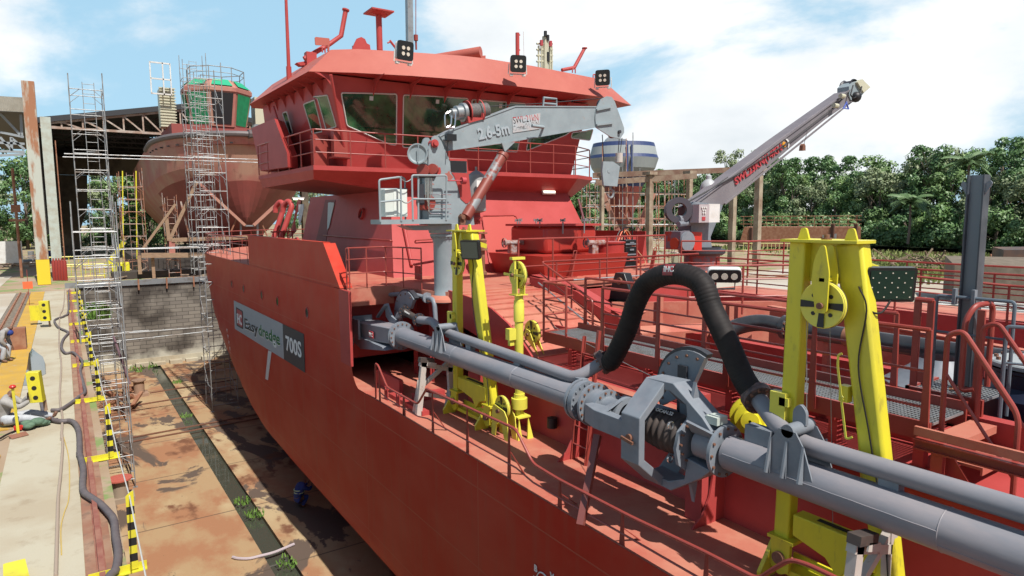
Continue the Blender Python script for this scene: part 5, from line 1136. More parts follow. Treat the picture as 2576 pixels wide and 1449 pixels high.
# ================================================================ sign on the hull
SG = thing('sign_board', 'grey and black name board with green and white lettering high on the hull side', 'sign', (5.79,20,1))
HX = 5.795
def hs(x, y, off=0): p = q('G',x,y,X=HX); p.x = HX-off; return p
c0, c1_, c2_, c3_ = hs(318,355), hs(775,575), hs(788,905), hs(328,620)
d0, d1, d2, d3 = c1_, hs(972,668), hs(984,1030), c2_
b = MB(); b.prism([c0,c1_,c2_,c3_],(-.012,0,0)); b.build('board', SGRY, SG)
b = MB(); b.prism([d0,d1,d2,d3],(-.012,0,0)); b.build('board', SDRK, SG)
b = MB(); b.prism([hs(640,822),hs(670,835),hs(637,1100),hs(613,1088)],(-.012,0,0)); b.build('leg_strip', mat('strip_white',(.62,.64,.64),.5), SG)

def fit(s, P0, P1, hgt, m, off, sx=0, sz=0, bold=.0, parent=SG, ext=.004, grow=0):
    """fit a word between baseline points P0 -> P1 on the hull plane"""
    o = text(s, 1.0, Matrix.Identity(4), m, parent=None, bold=bold, ext=ext)
    xs = [v.co.x for v in o.data.vertices]; x0, x1 = min(xs), max(xs); L_ = (P1-P0).length; k = L_/(x1-x0)
    M_ = frameM(P0+Vector((-off,sx,sz)), (P1-P0), (0,0,1)) @ Matrix.Diagonal((k, hgt, 1, 1)) @ Matrix.Translation((-x0,0,0))
    o.data.transform(M_); o.parent = parent; o.matrix_parent_inverse = parent.matrix_basis.inverted(); return o
for m_, off, dy, dz, bo in ((SIGN,.016,-.018,-.018,.035),(None,.022,0,0,.02)):
    e0, e1, e2 = hs(425,612), hs(550,672), hs(755,775)
    fit('Easy', e0, e1, .62, m_ or SBLK, off, dy, dz, bo); fit('dredge', hs(556,676), e2, .62, m_ or SGRN, off, dy, dz, bo)
fit('700S', hs(810,815), hs(955,890), .72, SIGN, .016, 0, 0, .02)
b = MB(); b.prism(rnd([hs(x,y,.012) for x,y in ((340,415),(405,455),(408,625),(345,590),(340,500),(340,415))],.12,3)[:-1],(-.004,0,0)); b.build('logo_border', SBLK, SG)
b = MB(); b.prism(rnd([hs(x,y,.016) for x,y in ((348,430),(398,462),(401,608),(352,578),(348,500),(348,430))],.1,3)[:-1],(-.004,0,0)); b.build('logo_field', LRED, SG)
fit('iHC', hs(352,560), hs(397,585), .62, SIGN, .022, 0, 0, .03)
# draught marks and load line
DM = thing('hull_marks', 'small white draught marks running down the bow', 'hull marks', (5.79,35,0))
for i in range(12):
    p = V((800+(250+i*3)/2.3373)*.6289, (1050+(645+i*19)/2.3373)*.6289, X=5.79)
    text('M' if i % 3 == 0 else '-', .22, frameM(p, (0,-1,0), (0,0,1)), SIGN, name='mark', parent=DM)
LLM = thing('load_line_mark', 'white load line circle and letters low on the hull side', 'hull mark', (5.79,8,-1))
p = q('M',170,1520,X=5.79); R_ = .17
b = MB(); b.tube([(5.788,p.y+R_*math.cos(a),p.z+R_*math.sin(a)) for a in [i*math.pi/16 for i in range(32)]],.012,5,closed=True); b.nx(); b.bx(5.78,5.79,p.y-.26,p.y+.26,p.z-.012,p.z+.012); b.build('load_circle', SIGN, LLM)
text('B', .15, frameM(q('M',85,1395,X=5.785),(0,-1,0),(0,0,1)), SIGN, parent=LLM, bold=.006); text('V', .15, frameM(q('M',235,1470,X=5.785),(0,-1,0),(0,0,1)), SIGN, parent=LLM, bold=.006)
# ================================================================ crane 1 (port, grey)
C1 = thing('deck_crane', 'light grey deck crane with primer patches standing at the port foredeck edge', 'crane', (7.9,15,2.4))
def c1(k, x, y, Y=15.0): return q(k, x, y, Y=Y)
pc = Vector((7.92,15.1,0))
b = MB(); b.lathe(pc,(0,0,1),[(2.3,.33),(2.42,.33),(2.5,.29),(2.75,.275),(3.85,.275),(4.0,.32),(4.02,.36),(4.08,.36)],32); b.build('pedestal', GREYM, C1)
b = MB(); b.lathe(pc,(0,0,1),[(2.34,.48),(2.4,.46),(2.5,.32)],32); b.build('pedestal_foot', DECK, C1)
o = bolts(pc+Vector((0,0,4.03)),(0,.001,1),.33,20,rb=.013,h=.06,m=GREYM,parent=C1)
b = MB(); b.lathe(pc,(0,0,1),[(4.1,.38),(4.2,.4),(4.34,.4),(4.35,.3)],32); b.build('slew_ring', GREYM, C1)
body = [c1('J',x,y,14.78) for x,y in ((505,935),(498,235),(540,112),(560,98),(585,100),(620,150),(690,310),(860,320),(890,600),(930,935))]
b = MB(); b.prism(body,(0,.06,0)); b.prism([p+Vector((0,.5,0)) for p in body],(0,.06,0)); b.build('side_plate', GREYL, C1, smooth=0)
b = MB(); b.prism([c1('J',x,y,14.84) for x,y in ((510,930),(510,480),(680,480),(700,450),(865,450),(925,930))],(0,.44,0)); b.build('column_body', GREYM, C1)
b = MB(); b.prism([c1('J',x,y,14.77) for x,y in ((704,336),(852,342),(855,442),(712,436))],(0,-.006,0)); b.build('opening', SBLK, C1)
b = MB(); b.prism([c1('J',x,y,14.77) for x,y in ((690,312),(860,320),(890,600),(905,720),(850,735),(800,690),(770,560),(740,480),(715,445),(860,450),(857,338),(700,332))],(0,-.004,0)); b.prism([c1('J',x,y,14.77) for x,y in ((580,400),(610,395),(618,440),(605,470),(575,470))],(0,-.004,0)); b.build('primer_patch', RED, C1)
c = c1('J',563,172,14.72); b = MB(); b.cyl(c,c+Vector((0,.2,0)),.1,n=18); b.cyl(c-Vector((0,.06,0)),c,.06,n=14); b.build('boom_pivot', RED, C1)
BY0, BY1 = 14.84, 15.16
bf = lambda pts, Y=BY0: [c1('I',x,y,Y) for x,y in pts]
bm = [(135,1272),(240,1218),(845,995),(1600,1000),(1600,1188),(1480,1207),(760,1332),(228,1405)]
b = MB(); b.prism(bf(bm),(0,BY1-BY0,0)); BO = b.build('boom', GREYM, C1, smooth=0, bevel=.012)
b = MB(); b.prism([p+Vector((0,-.02,0)) for p in bf([(135,1268),(240,1212),(845,988),(1600,994),(1600,1004),(845,1000),(240,1226),(137,1282)])],(0,.36,0)); b.nx(); b.prism([p+Vector((0,-.02,0)) for p in bf([(228,1396),(760,1324),(1480,1200),(1600,1181),(1600,1191),(1480,1210),(760,1336),(228,1408)])],(0,.36,0)); b.build('boom_flange', GREYM, C1, smooth=0)
tipp = [(1592,1100),(1600,1015),(1650,925),(1700,900),(1745,905),(1775,950),(1862,1195),(1862,1240),(1825,1298),(1735,1278),(1600,1190)]
b = MB(); b.prism(bf(tipp,14.8),(0,.04,0)); b.nx(); b.prism(bf(tipp,15.14),(0,.04,0)); b.build('tip_plate', GREYM, C1)
b = MB(); p = bf([(1700,970)],14.85)[0]; b.cyl(p,p+Vector((0,.28,0)),.16,n=20); p = bf([(1800,1235)],14.85)[0]; b.cyl(p,p+Vector((0,.28,0)),.16,n=20); b.cyl(p-Vector((0,.12,0)),p,.05,n=12); b.build('tip_sheave', SDRK, C1)
b = MB()
for x,y,x2,y2 in ((1605,1028,1740,1000),(1605,1168,1755,1150)): b.nx(); b.beam(c1('I',x,y,14.77),c1('I',x2,y2,14.77),.05,.05)
b.build('stiffener', GREYM, C1)
# boom fittings
b = MB(); p = [c1('I',x,y,15) for x,y in ((1105,995),(1110,915),(1230,925),(1230,998))]; b.tube(p,.025,6); b.tube([c1('I',1108,965,15),c1('I',1230,975,15)],.025,6); b.build('rope_guard', GREYM, C1)
b = MB(); b.prism([c1('I',x,y,14.83) for x,y in ((815,1108),(1078,1055),(1070,1205),(820,1242))],(0,-.006,0)); b.build('load_plate', mat('faded_plate',(.42,.4,.4),.5,col2=(.36,.42,.45),scale=5,amt=.9), C1)
def onface(s, k, p0, p1, hgt, m, Y, bold=.0, parent=C1, ext=.008, sz=0):
    o = text(s, 1.0, Matrix.Identity(4), m, bold=bold, ext=ext/1.0)
    xs = [v.co.x for v in o.data.vertices]; a = q(k,*p0,Y=Y); c = q(k,*p1,Y=Y); kx = (c-a).length/(max(xs)-min(xs))
    o.data.transform(frameM(a, c-a, (0,0,1)) @ Matrix.Diagonal((kx,hgt,1,1)) @ Matrix.Translation((-min(xs),0,0))); o.parent = parent; o.matrix_parent_inverse = parent.matrix_basis.inverted(); return o
onface('2.6-5m', 'I', (505,1305), (795,1245), .4, mat('raised_letter',(.34,.39,.42),.4), BY0-.02, bold=.03, ext=.012); 
onface('SWL:21kN', 'I', (828,1158), (1062,1128), .26, LRED, BY0-.012, ext=.004)
onface('Crane:21.5kN', 'I', (825,1228), (1070,1180), .2, LRED, BY0-.012, ext=.004)
b = MB(); b.cyl(c1('I',1000,1175,14.6),c1('I',1110,1190,14.6),.045,n=12); b.beam(c1('I',1105,1190,14.6),c1('I',1105,1195,14.84),.05,.05); b.build('stub_bar', GREYM, C1)
# winch
b = MB(); p0 = c1('I',385,1050,15); ax = (c1('I',510,1040,15)-p0); b.lathe(p0,ax,[(0,.3),(.03,.3),(.04,.16),(.05,.16)],24); b.nx(); b.lathe(c1('I',500,1040,15),ax,[(0,.3),(.03,.3)],24); b.build('winch_flange', RED, C1)
b = MB(); b.lathe(p0,ax,[(.03+.02*i,.2+.008*(i%2)) for i in range(31)],20); b.build('rope_drum', mat('rope_drum_wire',(.1,.09,.09),.7,col2=(.17,.16,.15),scale=30,amt=.8), C1)
b = MB(); p1 = c1('I',245,1060,15); b.lathe(p1,ax,[(0,.0),(0,.12),(.12,.12),(.13,.18),(.3,.18),(.31,.24),(.4,.24)],16); b.build('winch_motor', GALV, C1)
b = MB(); b.prism([c1('I',x,y,14.8) for x,y in ((380,990),(410,1150),(560,1110),(550,1060),(530,1050),(530,1100),(415,1095),(400,1000))],(0,.4,0)); b.build('winch_frame', RED, C1)
b = MB()
for pts in (((240,1040),(185,1065),(190,1200),(280,1190),(290,1050)),((250,1080),(245,1170),(200,1195)),): b.nx(); b.tube(rnd([c1('I',x,y,14.75) for x,y in pts],.08),.018,6)
for pts in (((110,340),(120,480),(130,620),(150,740),(300,740)),): pass
b.build('hydraulic_line', CHR, C1)
b = MB(); p = c1('I',240,1285,14.7); b.box(p,(.28,.12,.16)); b.build('junction_box', BLK, C1)
b = MB(); b.tube([c1('I',510,1000,15),c1('I',1110,965,15),c1('I',1665,918,15)],.012,5); b.nx(); b.tube([c1('J',500,180,14.7) if 0 else c1('J',690,90,14.7),c1('J',680,170,14.7),c1('J',672,320,14.7)],.012,5); b.build('boom_rope', SBLK, C1)
# cylinder
b = MB(); a = c1('J',850,860,14.7); e = c1('J',1190,290,14.95); b.cyl(a,e,.14,n=18); d_ = (e-a).normalized(); b.cyl(e-d_*.04,e+d_*.08,.16,n=18); b.build('lift_cylinder', mat('primer_cylinder',(.22,.05,.035),.5,col2=(.22,.24,.25),scale=1.5,amt=1,lo=.52,hi=.56), C1)
b = MB(); b.cyl(e,c1('J',1235,200,15),.07,n=12); b.build('piston_rod', GALV, C1)
b = MB(); b.prism([c1('J',x,y,14.8) for x,y in ((1185,165),(1310,160),(1215,250))],(0,.04,0)); b.prism([c1('J',x,y,15.12) for x,y in ((1185,165),(1310,160),(1215,250))],(0,.04,0)); b.build('cylinder_lug', GREYM, C1)
b = MB(); p = c1('J',828,860,14.6); b.cyl(p,p+Vector((0,.3,0)),.06,n=14); b.prism([c1('J',x,y,14.66) for x,y in ((800,830),(860,840),(845,930),(800,935))],(0,.05,0)); b.build('cylinder_pin', BOLT, C1)
# accumulator bottle
b = MB(); p = c1('J',950,820,15.6); t = c1('J',950,425,15.6); hh = t.z-p.z; b.lathe(p,(0,0,1),[(0,.0),(0,.14),(.05,.26),(hh-.25,.26),(hh-.12,.22),(hh-.03,.1),(hh,.03),(hh+.1,.03)],20); b.build('accumulator', mat('bottle_grey',(.3,.3,.3),.4), C1)
b = MB(); b.lathe(p-Vector((0,0,.32)),(0,0,1),[(0,.1),(.1,.1),(.11,.16),(.2,.16),(.21,.1),(.32,.1)],12); b.build('valve', RED, C1)
b = MB(); p = c1('J',980,550,15.28); b.box(p,(.2,.01,.18)); b.build('bottle_label', SIGN, C1)
# platform, rails and cabinet
pz = c1('J',50,905,14.7).z
b = MB(); xa = c1('J',48,905,14.6).x; xb = c1('J',735,905,14.6).x; b.bx(xa,xb,14.55,15.2,pz-.06,pz+.05); b.prism([(xa+.7,14.8,pz-.1),(xb,14.8,pz-.1),(xb,14.8,pz-.22),(xa+1.0,14.8,pz-.22)],(0,.5,0)); b.build('platform', GREYM, C1)
b = MB()
def pr_(pts, Y=14.55, r=.024): b.tube(rnd([c1('J',x,y,Y) for x,y in pts],.06),r,8)
pr_(((50,905),(38,512),(240,485),(245,900))); pr_(((48,720),(245,700))); b.nx(); pr_(((355,890),(345,470),(670,472),(665,890))); pr_(((355,692),(665,694))); b.nx(); pr_(((405,890),(405,470)),14.6); b.nx(); pr_(((50,600),(300,600)),15.4); pr_(((285,900),(280,500),(240,485)),15.4); b.build('platform_rail', GREYM, C1)
b = MB()
for y0_, y1_ in ((500,490),(700,700)): b.nx(); b.tube([c1('J',240+i*10.5,y0_+30*math.sin(math.pi*i/10),14.55) for i in range(11)],.012,4)
b.build('safety_chain', GALV, C1)
b = MB(); a = c1('J',98,858,14.75); e = c1('J',300,602,14.75); b.bx(a.x,e.x,14.75,15.15,a.z,e.z); o = b.build('control_cabinet', mat('cabinet_white',(.6,.64,.6),.4), C1, bevel=.01)
b = MB(); b.bx(e.x-.36,e.x-.01,14.74,14.752,a.z+.04,e.z-.03); b.build('cabinet_door', mat('cabinet_door',(.66,.7,.66),.4), o)
b = MB(); p = c1('J',408,270,14.75); b.lathe(p+Vector((0,.04,0)),(-.5,-.85,0),[(-.1,.25),(-.08,.2),(.08,.2),(.1,.25),(.1,.22),(.06,.18),(.06,0)],26); b.cyl(p+Vector((-.05,-.1,.2)),p+Vector((-.05,-.1,-.2)),.014,n=6); b.build('hose_reel', GREYM, C1)
b = MB()
for i, y in enumerate((650,740,782,828)): b.nx(); b.tube(rnd([c1('J',470+i*12,480,14.65),c1('J',480+i*8,y-20,14.65),c1('J',520,y,14.65),c1('J',712,y,14.65)],.08),.014,6)
for x in (470,485,500,515,530): b.nx(); b.tube([c1('J',x,480,14.62),c1('J',x+3,640+20*(x%3),14.62)],.013,5)
for x, x2 in ((460,480),(485,470),(500,512)): b.nx(); b.tube([c1('J',x,350,14.7),c1('J',x2-10,200,14.7)],.014,5)
b.build('hydraulic_line', CHR, C1)
b = MB(); p = c1('J',455,480,14.75); b.box(p,(.5,.3,.08)); p = c1('J',430,650,14.7); b.box(p,(.12,.12,.5)); b.build('valve_bank', SDRK, C1)
b = MB(); p = c1('J',475,725,14.9); b.cyl(p+Vector((0,-.15,0)),p+Vector((0,.15,0)),.2,n=18); b.nx(); p = c1('J',455,430,14.9); b.cyl(p+Vector((-.1,-.15,0)),p+Vector((.1,.1,0)),.16,n=16); b.nx(); p=c1('J',545,415,14.85); b.cyl(p+Vector((-.1,-.15,0)),p+Vector((.1,.1,0)),.13,n=16); b.build('swivel_motor', REDR, C1)
b = MB(); p = c1('J',815,520,14.6); b.cyl(c1('J',680,520,14.6),p,.02,n=6); b.cyl(p-Vector((.02,0,0)),p+Vector((.09,0,0)),.09,n=14); b.build('emergency_knob', LRED, C1)
HK = thing('hook_block', 'grey hook block with steel hook hanging from the crane boom tip', 'hook block', c1('J',2210,460))
b = MB(); b.prism([c1('J',x,y,14.85) for x,y in ((2135,340),(2225,342),(2290,385),(2265,575),(2140,565),(2125,430))],(0,.07,0)); b.nx(); b.prism([c1('J',x,y,15.08) for x,y in ((2135,340),(2225,342),(2290,385),(2265,575),(2140,565),(2125,430))],(0,.07,0)); b.nx(); p = c1('J',2190,430,14.84); b.cyl(p,p+Vector((0,.32,0)),.06,n=12); b.build('cheek_plate', GREYM, HK)
b = MB(); p = c1('J',2200,600,15); b.tube([p+Vector((0,0,.12)),p]+[p+Vector((.12*math.sin(a)*1.0,0,-.13+.13*math.cos(a))) for a in [i*math.pi/7 for i in range(1,11)]],.035,8); b.build('hook', GALV, HK)
b = MB(); p = c1('J',2282,350,15); b.cyl(p,p+Vector((0,0,.28)),.11,n=14); b.build('rope_socket', TRE, HK)
b = MB(); b.tube([c1('J',2125,90,15),c1('J',2140,340,15)],.014,5); b.nx(); b.tube([c1('J',2310,120,15),c1('J',2285,300,15)],.012,5); b.nx(); b.tube([c1('J',2285,110,15.05),c1('J',2270,300,15.05)],.012,5); b.build('hoist_rope', SBLK, HK)
# ================================================================ crane 2 (starboard)
C2 = thing('deck_crane', 'dark grey deck crane with long boom raised over the starboard side', 'crane', (18.6,15.5,2.6))
def c2(k, x, y, Y=15.5): return q(k, x, y, Y=Y)
pc = Vector((18.5,15.6,0))
b = MB(); b.lathe(pc,(0,0,1),[(2.3,.62),(3.1,.62),(3.15,.66)],28); b.build('pedestal', mat('stained_pedestal',(.15,.13,.15),.5,col2=(.32,.04,.03),scale=1.2,amt=1,lo=.48,hi=.55), C2)
b = MB(); b.lathe(pc,(0,0,1),[(3.12,.7),(3.2,.8),(3.32,.8),(3.36,.66),(3.42,.66)],28); b.build('slew_ring', SDRK, C2)
b = MB(); b.prism([c2('P',x,y,15.2) for x,y in ((620,700),(620,300),(655,250),(915,280),(900,330),(800,580),(815,700))],(0,.6,0)); b.build('column_body', GREYD, C2, smooth=0)
b = MB(); b.prism([c2('P',x,y,15.05) for x,y in ((520,530),(600,520),(640,545),(640,700),(515,700))],(0,.7,0)); b.build('gear_housing', mat('dirty_grey_red',(.17,.15,.18),.5,col2=(.36,.05,.03),scale=1.6,amt=1,lo=.5,hi=.56), C2)
b = MB(); b.prism([c2('P',x,y,15.0) for x,y in ((625,530),(720,535),(718,705),(645,700))],(0,.3,0)); b.build('hydraulic_tank', REDP, C2)
b = MB(); p = c2('P',575,620,15.0); b.cyl(p-Vector((0,.08,0)),p,.33,n=22); b.build('round_cover', GREYD, C2)
b = MB(); p = c2('P',460,640,15.3); b.cyl(p,p+Vector((.55,0,0)),.2,n=14); b.build('electric_motor', mat('orange_motor',(.45,.07,.03),.5), C2)
b = MB(); p = c2('P',505,330,15.3); b.lathe(p,(-.6,-.8,0),[(-.6,.3),(-.5,.42),(-.45,.3),(0,.3),(.02,.44),(.08,.44),(.08,.25),(-.1,.22)],22); b.build('winch_drum', mat('winch_dark',(.07,.065,.08),.5), C2)
b = MB(); b.cyl(c2('P',490,420,15.3),c2('P',620,440,15.3),.16,n=14); b.cyl(c2('P',500,460,15.2),c2('P',600,450,15.2),.1,n=10); b.build('winch_motor', GREYD, C2)
fb = [c2('N',x,y,15.3) for x,y in ((430,1420),(1200,842),(1840,385),(1925,452),(1640,650),(1300,925),(700,1440),(600,1478),(510,1478))]
b = MB(); b.prism(fb,(0,.55,0)); b.build('boom', PURP, C2, smooth=0, bevel=.02)
b = MB(); b.beam(c2('N',440,1425,15.27),c2('N',1870,372,15.27),.05,.05); b.nx(); b.beam(c2('N',700,1440,15.27),c2('N',1925,450,15.27),.05,.06); b.build('boom_flange', PURP, C2)
b = MB(); b.lathe(c2('N',1915,345,15.3),(0,1,0),[(0,.32),(.06,.34),(.1,.28),(.4,.28),(.45,.34),(.5,.32)],20); b.build('tip_sheave', SDRK, C2)
b = MB(); b.prism([c2('N',x,y,15.25) for x,y in ((1860,340),(1900,300),(1990,275),(2060,350),(2000,400),(1960,450),(1880,470),(1860,420))],(0,.5,0)); b.build('tip_housing', GREYM, C2)
b = MB(); b.prism([c2('N',x,y,15.15) for x,y in ((1940,300),(1985,272),(2062,348),(2000,398))],(0,.7,0)); b.build('tip_box', CREM, C2)
b = MB(); b.tube([c2('N',x,y,15.1) for x,y in ((1900,330),(1875,420),(1900,450),(1960,430),(1980,340))],.03,5); b.nx(); p = c2('N',1925,440,15.2); b.sph(p,.22,10,6); b.build('hose_bundle', SBLK, C2)
b = MB(); b.tube([c2('N',x,y,15.0) for x,y in ((1840,485),(1808,545),(1855,550),(1835,487))],.025,5); b.build('blue_sling', mat('sling_blue',(.1,.15,.5),.5), C2)
b = MB(); b.tube([c2('N',x,y,15.2) for x,y in ((340,1425),(800,1170),(1300,860),(1720,535),(1850,395))],.022,5); b.nx(); b.tube([c2('P',575,262,15.2),c2('P',760,160,15.2),c2('P',960,20,15.2)],.022,5); b.nx(); b.tube([c2('N',1475,740,15.1),c2('N',1440,880,15.1)],.012,4); b.build('hoist_rope', SBLK, C2)
b = MB(); b.prism([c2('N',x,y,15.05) for x,y in ((1425,940),(1432,890),(1445,875),(1455,895),(1455,940))],(0,.15,0)); b.build('hanging_hook', BOLT, C2)
b = MB()
for x,y in ((1795,430),(1733,520)): b.nx(); p = c2('N',x,y,15.1); b.cyl(p-Vector((.12,0,0)),p+Vector((.15,0,0)),.09,n=10)
b.build('rope_roller', CREM, C2)
onface('SWL23KN(14KN', 'N', (800,1262), (1235,935), .36, LRED, 15.27, parent=C2, bold=.02, ext=.02)
onface(')', 'N', (1282,895), (1302,880), .36, SIGN, 15.27, parent=C2, bold=.02, ext=.02)
a = c2('N',1262,905,15.26); u_ = (c2('N',1245,865,15.26)-a); r_ = (c2('N',1280,890,15.26)-a).normalized(); b = MB(); b.prism([a-r_*.05,a+r_*.05,a+r_*.05+u_*.7,a+r_*.13+u_*.7,a+u_*1.2,a-r_*.13+u_*.7,a-r_*.05+u_*.7],(0,-.02,0)); b.build('arrow_mark', ORGY, C2)
b = MB(); a = c2('P',690,445,14.7); e = c2('P',790,275,14.7); b.bx(a.x,e.x,14.7,15.1,a.z,e.z); o = b.build('control_panel', mat('panel_grey',(.42,.37,.38),.4), C2)
b = MB(); b.bx(e.x+.005,e.x+.6,14.75,15.15,a.z,e.z+.02); b.build('cabinet_side', WHT, C2)
b = MB()
for i,(x,y) in enumerate(((718,305),(738,305),(757,305),(727,330),(745,330),(727,355),(745,355))): p = c2('P',x,y,14.69); b.cyl(p,p-Vector((0,.03,0)),.03,n=8)
b.build('panel_buttons', WHT, o)
b = MB(); p = c2('P',735,407,14.69); b.box(p,(.16,.02,.12)); b.build('panel_switch', LRED, o)
b = MB(); p = c2('P',780,150,15.9); t = c2('P',780,40,15.9); hh = t.z-p.z+.5; b.lathe(p-Vector((0,0,.5)),(0,0,1),[(0,0),(0,.3),(hh-.3,.3),(hh-.12,.24),(hh,.1),(hh+.12,.1),(hh+.2,0)],18); b.build('accumulator', mat('bottle_pale',(.4,.41,.42),.4), C2)
# ================================================================ foredeck items
HT_ = thing('deck_hatch', 'red box hatch with wing nut clamps on a sloping base before the deckhouse', 'hatch', (13.3,17.8,2.6))
b = MB(); b.loft([[Vector((x,y,z)) for x,y in ((x0,y0),(x1,y0),(x1,19.15),(x0,19.15))] for x0,x1,y0,z in ((12.05,15.3,16.25,2.6),(11.75,15.3,16.0,3.3))],closed=True,caps=True); b.build('base', mat('hatch_red',(.38,.035,.025),.4), HT_, smooth=0)
b = MB(); b.bx(12.55,14.75,16.95,19.0,3.3,4.2); b.build('trunk', mat('hatch_red2',(.38,.035,.025),.4), HT_, bevel=.12)
b = MB(); b.bx(12.4,14.85,16.85,19.05,4.2,4.27); b.build('lid', RED, HT_)
for x,y in ((12.6,17.3),(12.6,18.6),(13.2,16.85),(14.1,16.85),(14.7,17.3),(13.6,18.9),(12.9,18.9)):
    b = MB(); b.cyl((x,y,3.95),(x,y,4.38),.025,n=6); b.beam((x-.1,y,4.42),(x+.1,y,4.36),.03,.04); b.beam((x-.1,y,4.36),(x+.1,y,4.44),.03,.04); b.build('clamp', GALV, HT_)
b = MB(); b.lathe((15.0,16.6,3.3),(0,0,1),[(0,.5),(.3,.5),(.31,.54),(.36,.54),(.37,0)],24); tag(b.build('round_hatch', mat('hatch_red3',(.36,.035,.03),.4)), 'round red hatch with flat lid beside the box hatch', 'hatch')
for x,y,z in ((12.15,18.3,3.3),(14.1,16.4,3.3)):
    b = MB(); b.cyl((x-.3,y,z+.35),(x+.4,y-.1,z+.35),.09,n=10); b.lathe((x-.3,y,z+.35),(-1,.1,0),[(-.04,.16),(.02,.16)],12); b.bx(x-.1,x+.15,y-.1,y+.1,z,z+.3); tag(b.build('dog_motor', mat('dirty_metal',(.25,.09,.06),.5,col2=(.4,.4,.4),scale=9,amt=.8)), 'small motor and valve beside the %s hatch' % ('box' if x < 13 else 'round'), 'motor')
b = MB(); p = q('U',660,865,Y=18.6); zz = q('U',660,620,Y=18.6).z; b.lathe((p.x,18.6,2.6),(0,0,1),[(0,.13),(.1,.13),(.11,.07),(.8,.07),(.81,.16),(.9,.16),(.95,.1),(1.15,.14),(1.2,.05),(1.35,.05),(1.36,.16),(1.4,.16)],14); tag(b.build('hydrant_valve', RUST), 'rusty hand valve on a short red standpipe behind the yellow gantry', 'valve')
b = MB(); p = q('F',1830,1449,Z=2.6); x,y = 8.9,17.6
for i in range(2): b.nx(); b.beam((8.5+i*.9,17.9-.2*i,2.65),(8.5+i*.9,17.9-.2*i,3.05),.1,.3); b.nx(); b.beam((8.35+i*.8,17.9,3.1),(9.0+i*.8,17.7,3.2),.3,.05)
o = thing('cable_saddle','low red steel saddles on the foredeck in front of the deckhouse','saddle',(8.8,17.8,2.6)); b.build('saddle', RED, o)
# black trolley tool box
TB = thing('tool_trolley', 'tall black stacked tool trolley standing on the foredeck', 'tool box', (17.6,17.2,2.6))
c = q('K',1930,400,Z=2.6); c = Vector((16.9,c.y if 16 < c.y < 19 else 17.0,2.6))
for i,(z0,z1) in enumerate(((0,.42),(.44,.8),(.82,1.05))):
    b = MB(); b.bx(c.x-.28,c.x+.28,c.y-.2,c.y+.2,c.z+z0,c.z+z1); b.build('box', BLK, TB, bevel=.03)
    b = MB(); b.bx(c.x-.3,c.x+.3,c.y-.22,c.y-.2,c.z+z0+.05,c.z+z0+.1); b.nx(); b.bx(c.x-.1,c.x+.1,c.y-.23,c.y-.21,c.z+z1-.14,c.z+z1-.08); b.build('latch', GREYD, TB)
b = MB(); b.tube(rnd([(c.x-.22,c.y,c.z+1.05),(c.x-.22,c.y,c.z+1.5),(c.x+.22,c.y,c.z+1.5),(c.x+.22,c.y,c.z+1.05)],.06),.025,8); b.build('handle', BLK, TB)
# starboard bulwark panel, hoses over it
b = MB(); b.bx(19.3,19.35,19.2,26,2.6,3.9); b.bx(17.3,19.35,24,24.05,2.6,4.0); b.bx(17.0,19.3,19.6,19.65,2.6,3.7)
b.prism([(17.4,19.6,2.6),(17.9,19.6,2.6),(17.75,19.6,3.7)],(0,-.3,0)); b.prism([(19.0,19.6,2.6),(19.35,19.6,2.6),(19.2,19.6,3.7)],(0,-.5,0)); b.build('bulwark', RED, SHIP)
for i,(m_,dx) in enumerate(((SBLK,0),(ORNG,.15),(mat('hose_beige',(.4,.22,.12),.6),.3))):
    b = MB(); b.tube(spline([Vector((18.0+dx,19.5,2.65)),Vector((17.8+dx,19.4,3.3)),Vector((18.3+dx,19.55,3.95)),Vector((18.6+dx,19.3,3.2)),Vector((17.9+dx*2,18.4,2.64)),Vector((16.6-dx,17.9-dx,2.64))],8),.022,6); tag(b.build('air_hose', m_), ('black','orange','beige')[i]+' hose looped over the starboard bulwark and trailing on deck', 'hose')
# levers (tilted bars) by the rail
for k,x,y,x2,y2,Y in (('U',1920,950,1990,600,16.0),('K',2110,440,2150,240,16.0)):
    b = MB(); a = q(k,x,y,Y=Y); e = q(k,x2,y2,Y=Y); b.beam(a,e,.14,.05); b.tube(rnd([e-(e-a).normalized()*.1+Vector((-.06,0,0)),e+(e-a).normalized()*.1+Vector((-.06,0,0)),e+(e-a).normalized()*.1+Vector((.06,0,0)),e-(e-a).normalized()*.1+Vector((.06,0,0))],.02),.015,6); b.bx(a.x-.2,a.x+.2,a.y-.12,a.y+.12,a.z-.06,a.z+.05)
    tag(b.build('lever', REDR), 'tilted red lever arm with looped grip, %s one at the foredeck rail' % ('left' if k == 'U' else 'right'), 'lever')
# black towing head / motor at hopper front
TM = thing('pump_motor', 'black upright hydraulic motor with brown pivot at the head of the hopper', 'motor', (11.4,12.4,1.0))
c = q('K',1850,800,X=11.3)
b = MB(); b.lathe((c.x,c.y,.4),(0,0,1),[(0,.3),(1.0,.3),(1.02,.36),(1.1,.36),(1.11,.24),(1.25,.24),(1.3,.3),(1.95,.3),(1.96,.38),(2.02,.38)],20); b.build('housing', BLK, TM)
b = MB(); b.prism([(c.x-.1,c.y+.42,2.4),(c.x-.1,c.y-.42,2.4),(c.x-.1,c.y-.3,2.75),(c.x-.1,c.y-.12,3.1),(c.x-.1,c.y+.2,3.1),(c.x-.1,c.y+.34,2.75)],(.25,0,0)); b.build('yoke', BLK, TM, bevel=.02)
b = MB(); b.cyl((c.x-.16,c.y,2.9),(c.x+.2,c.y,2.9),.09,n=14); b.build('pivot', BOLT, TM)
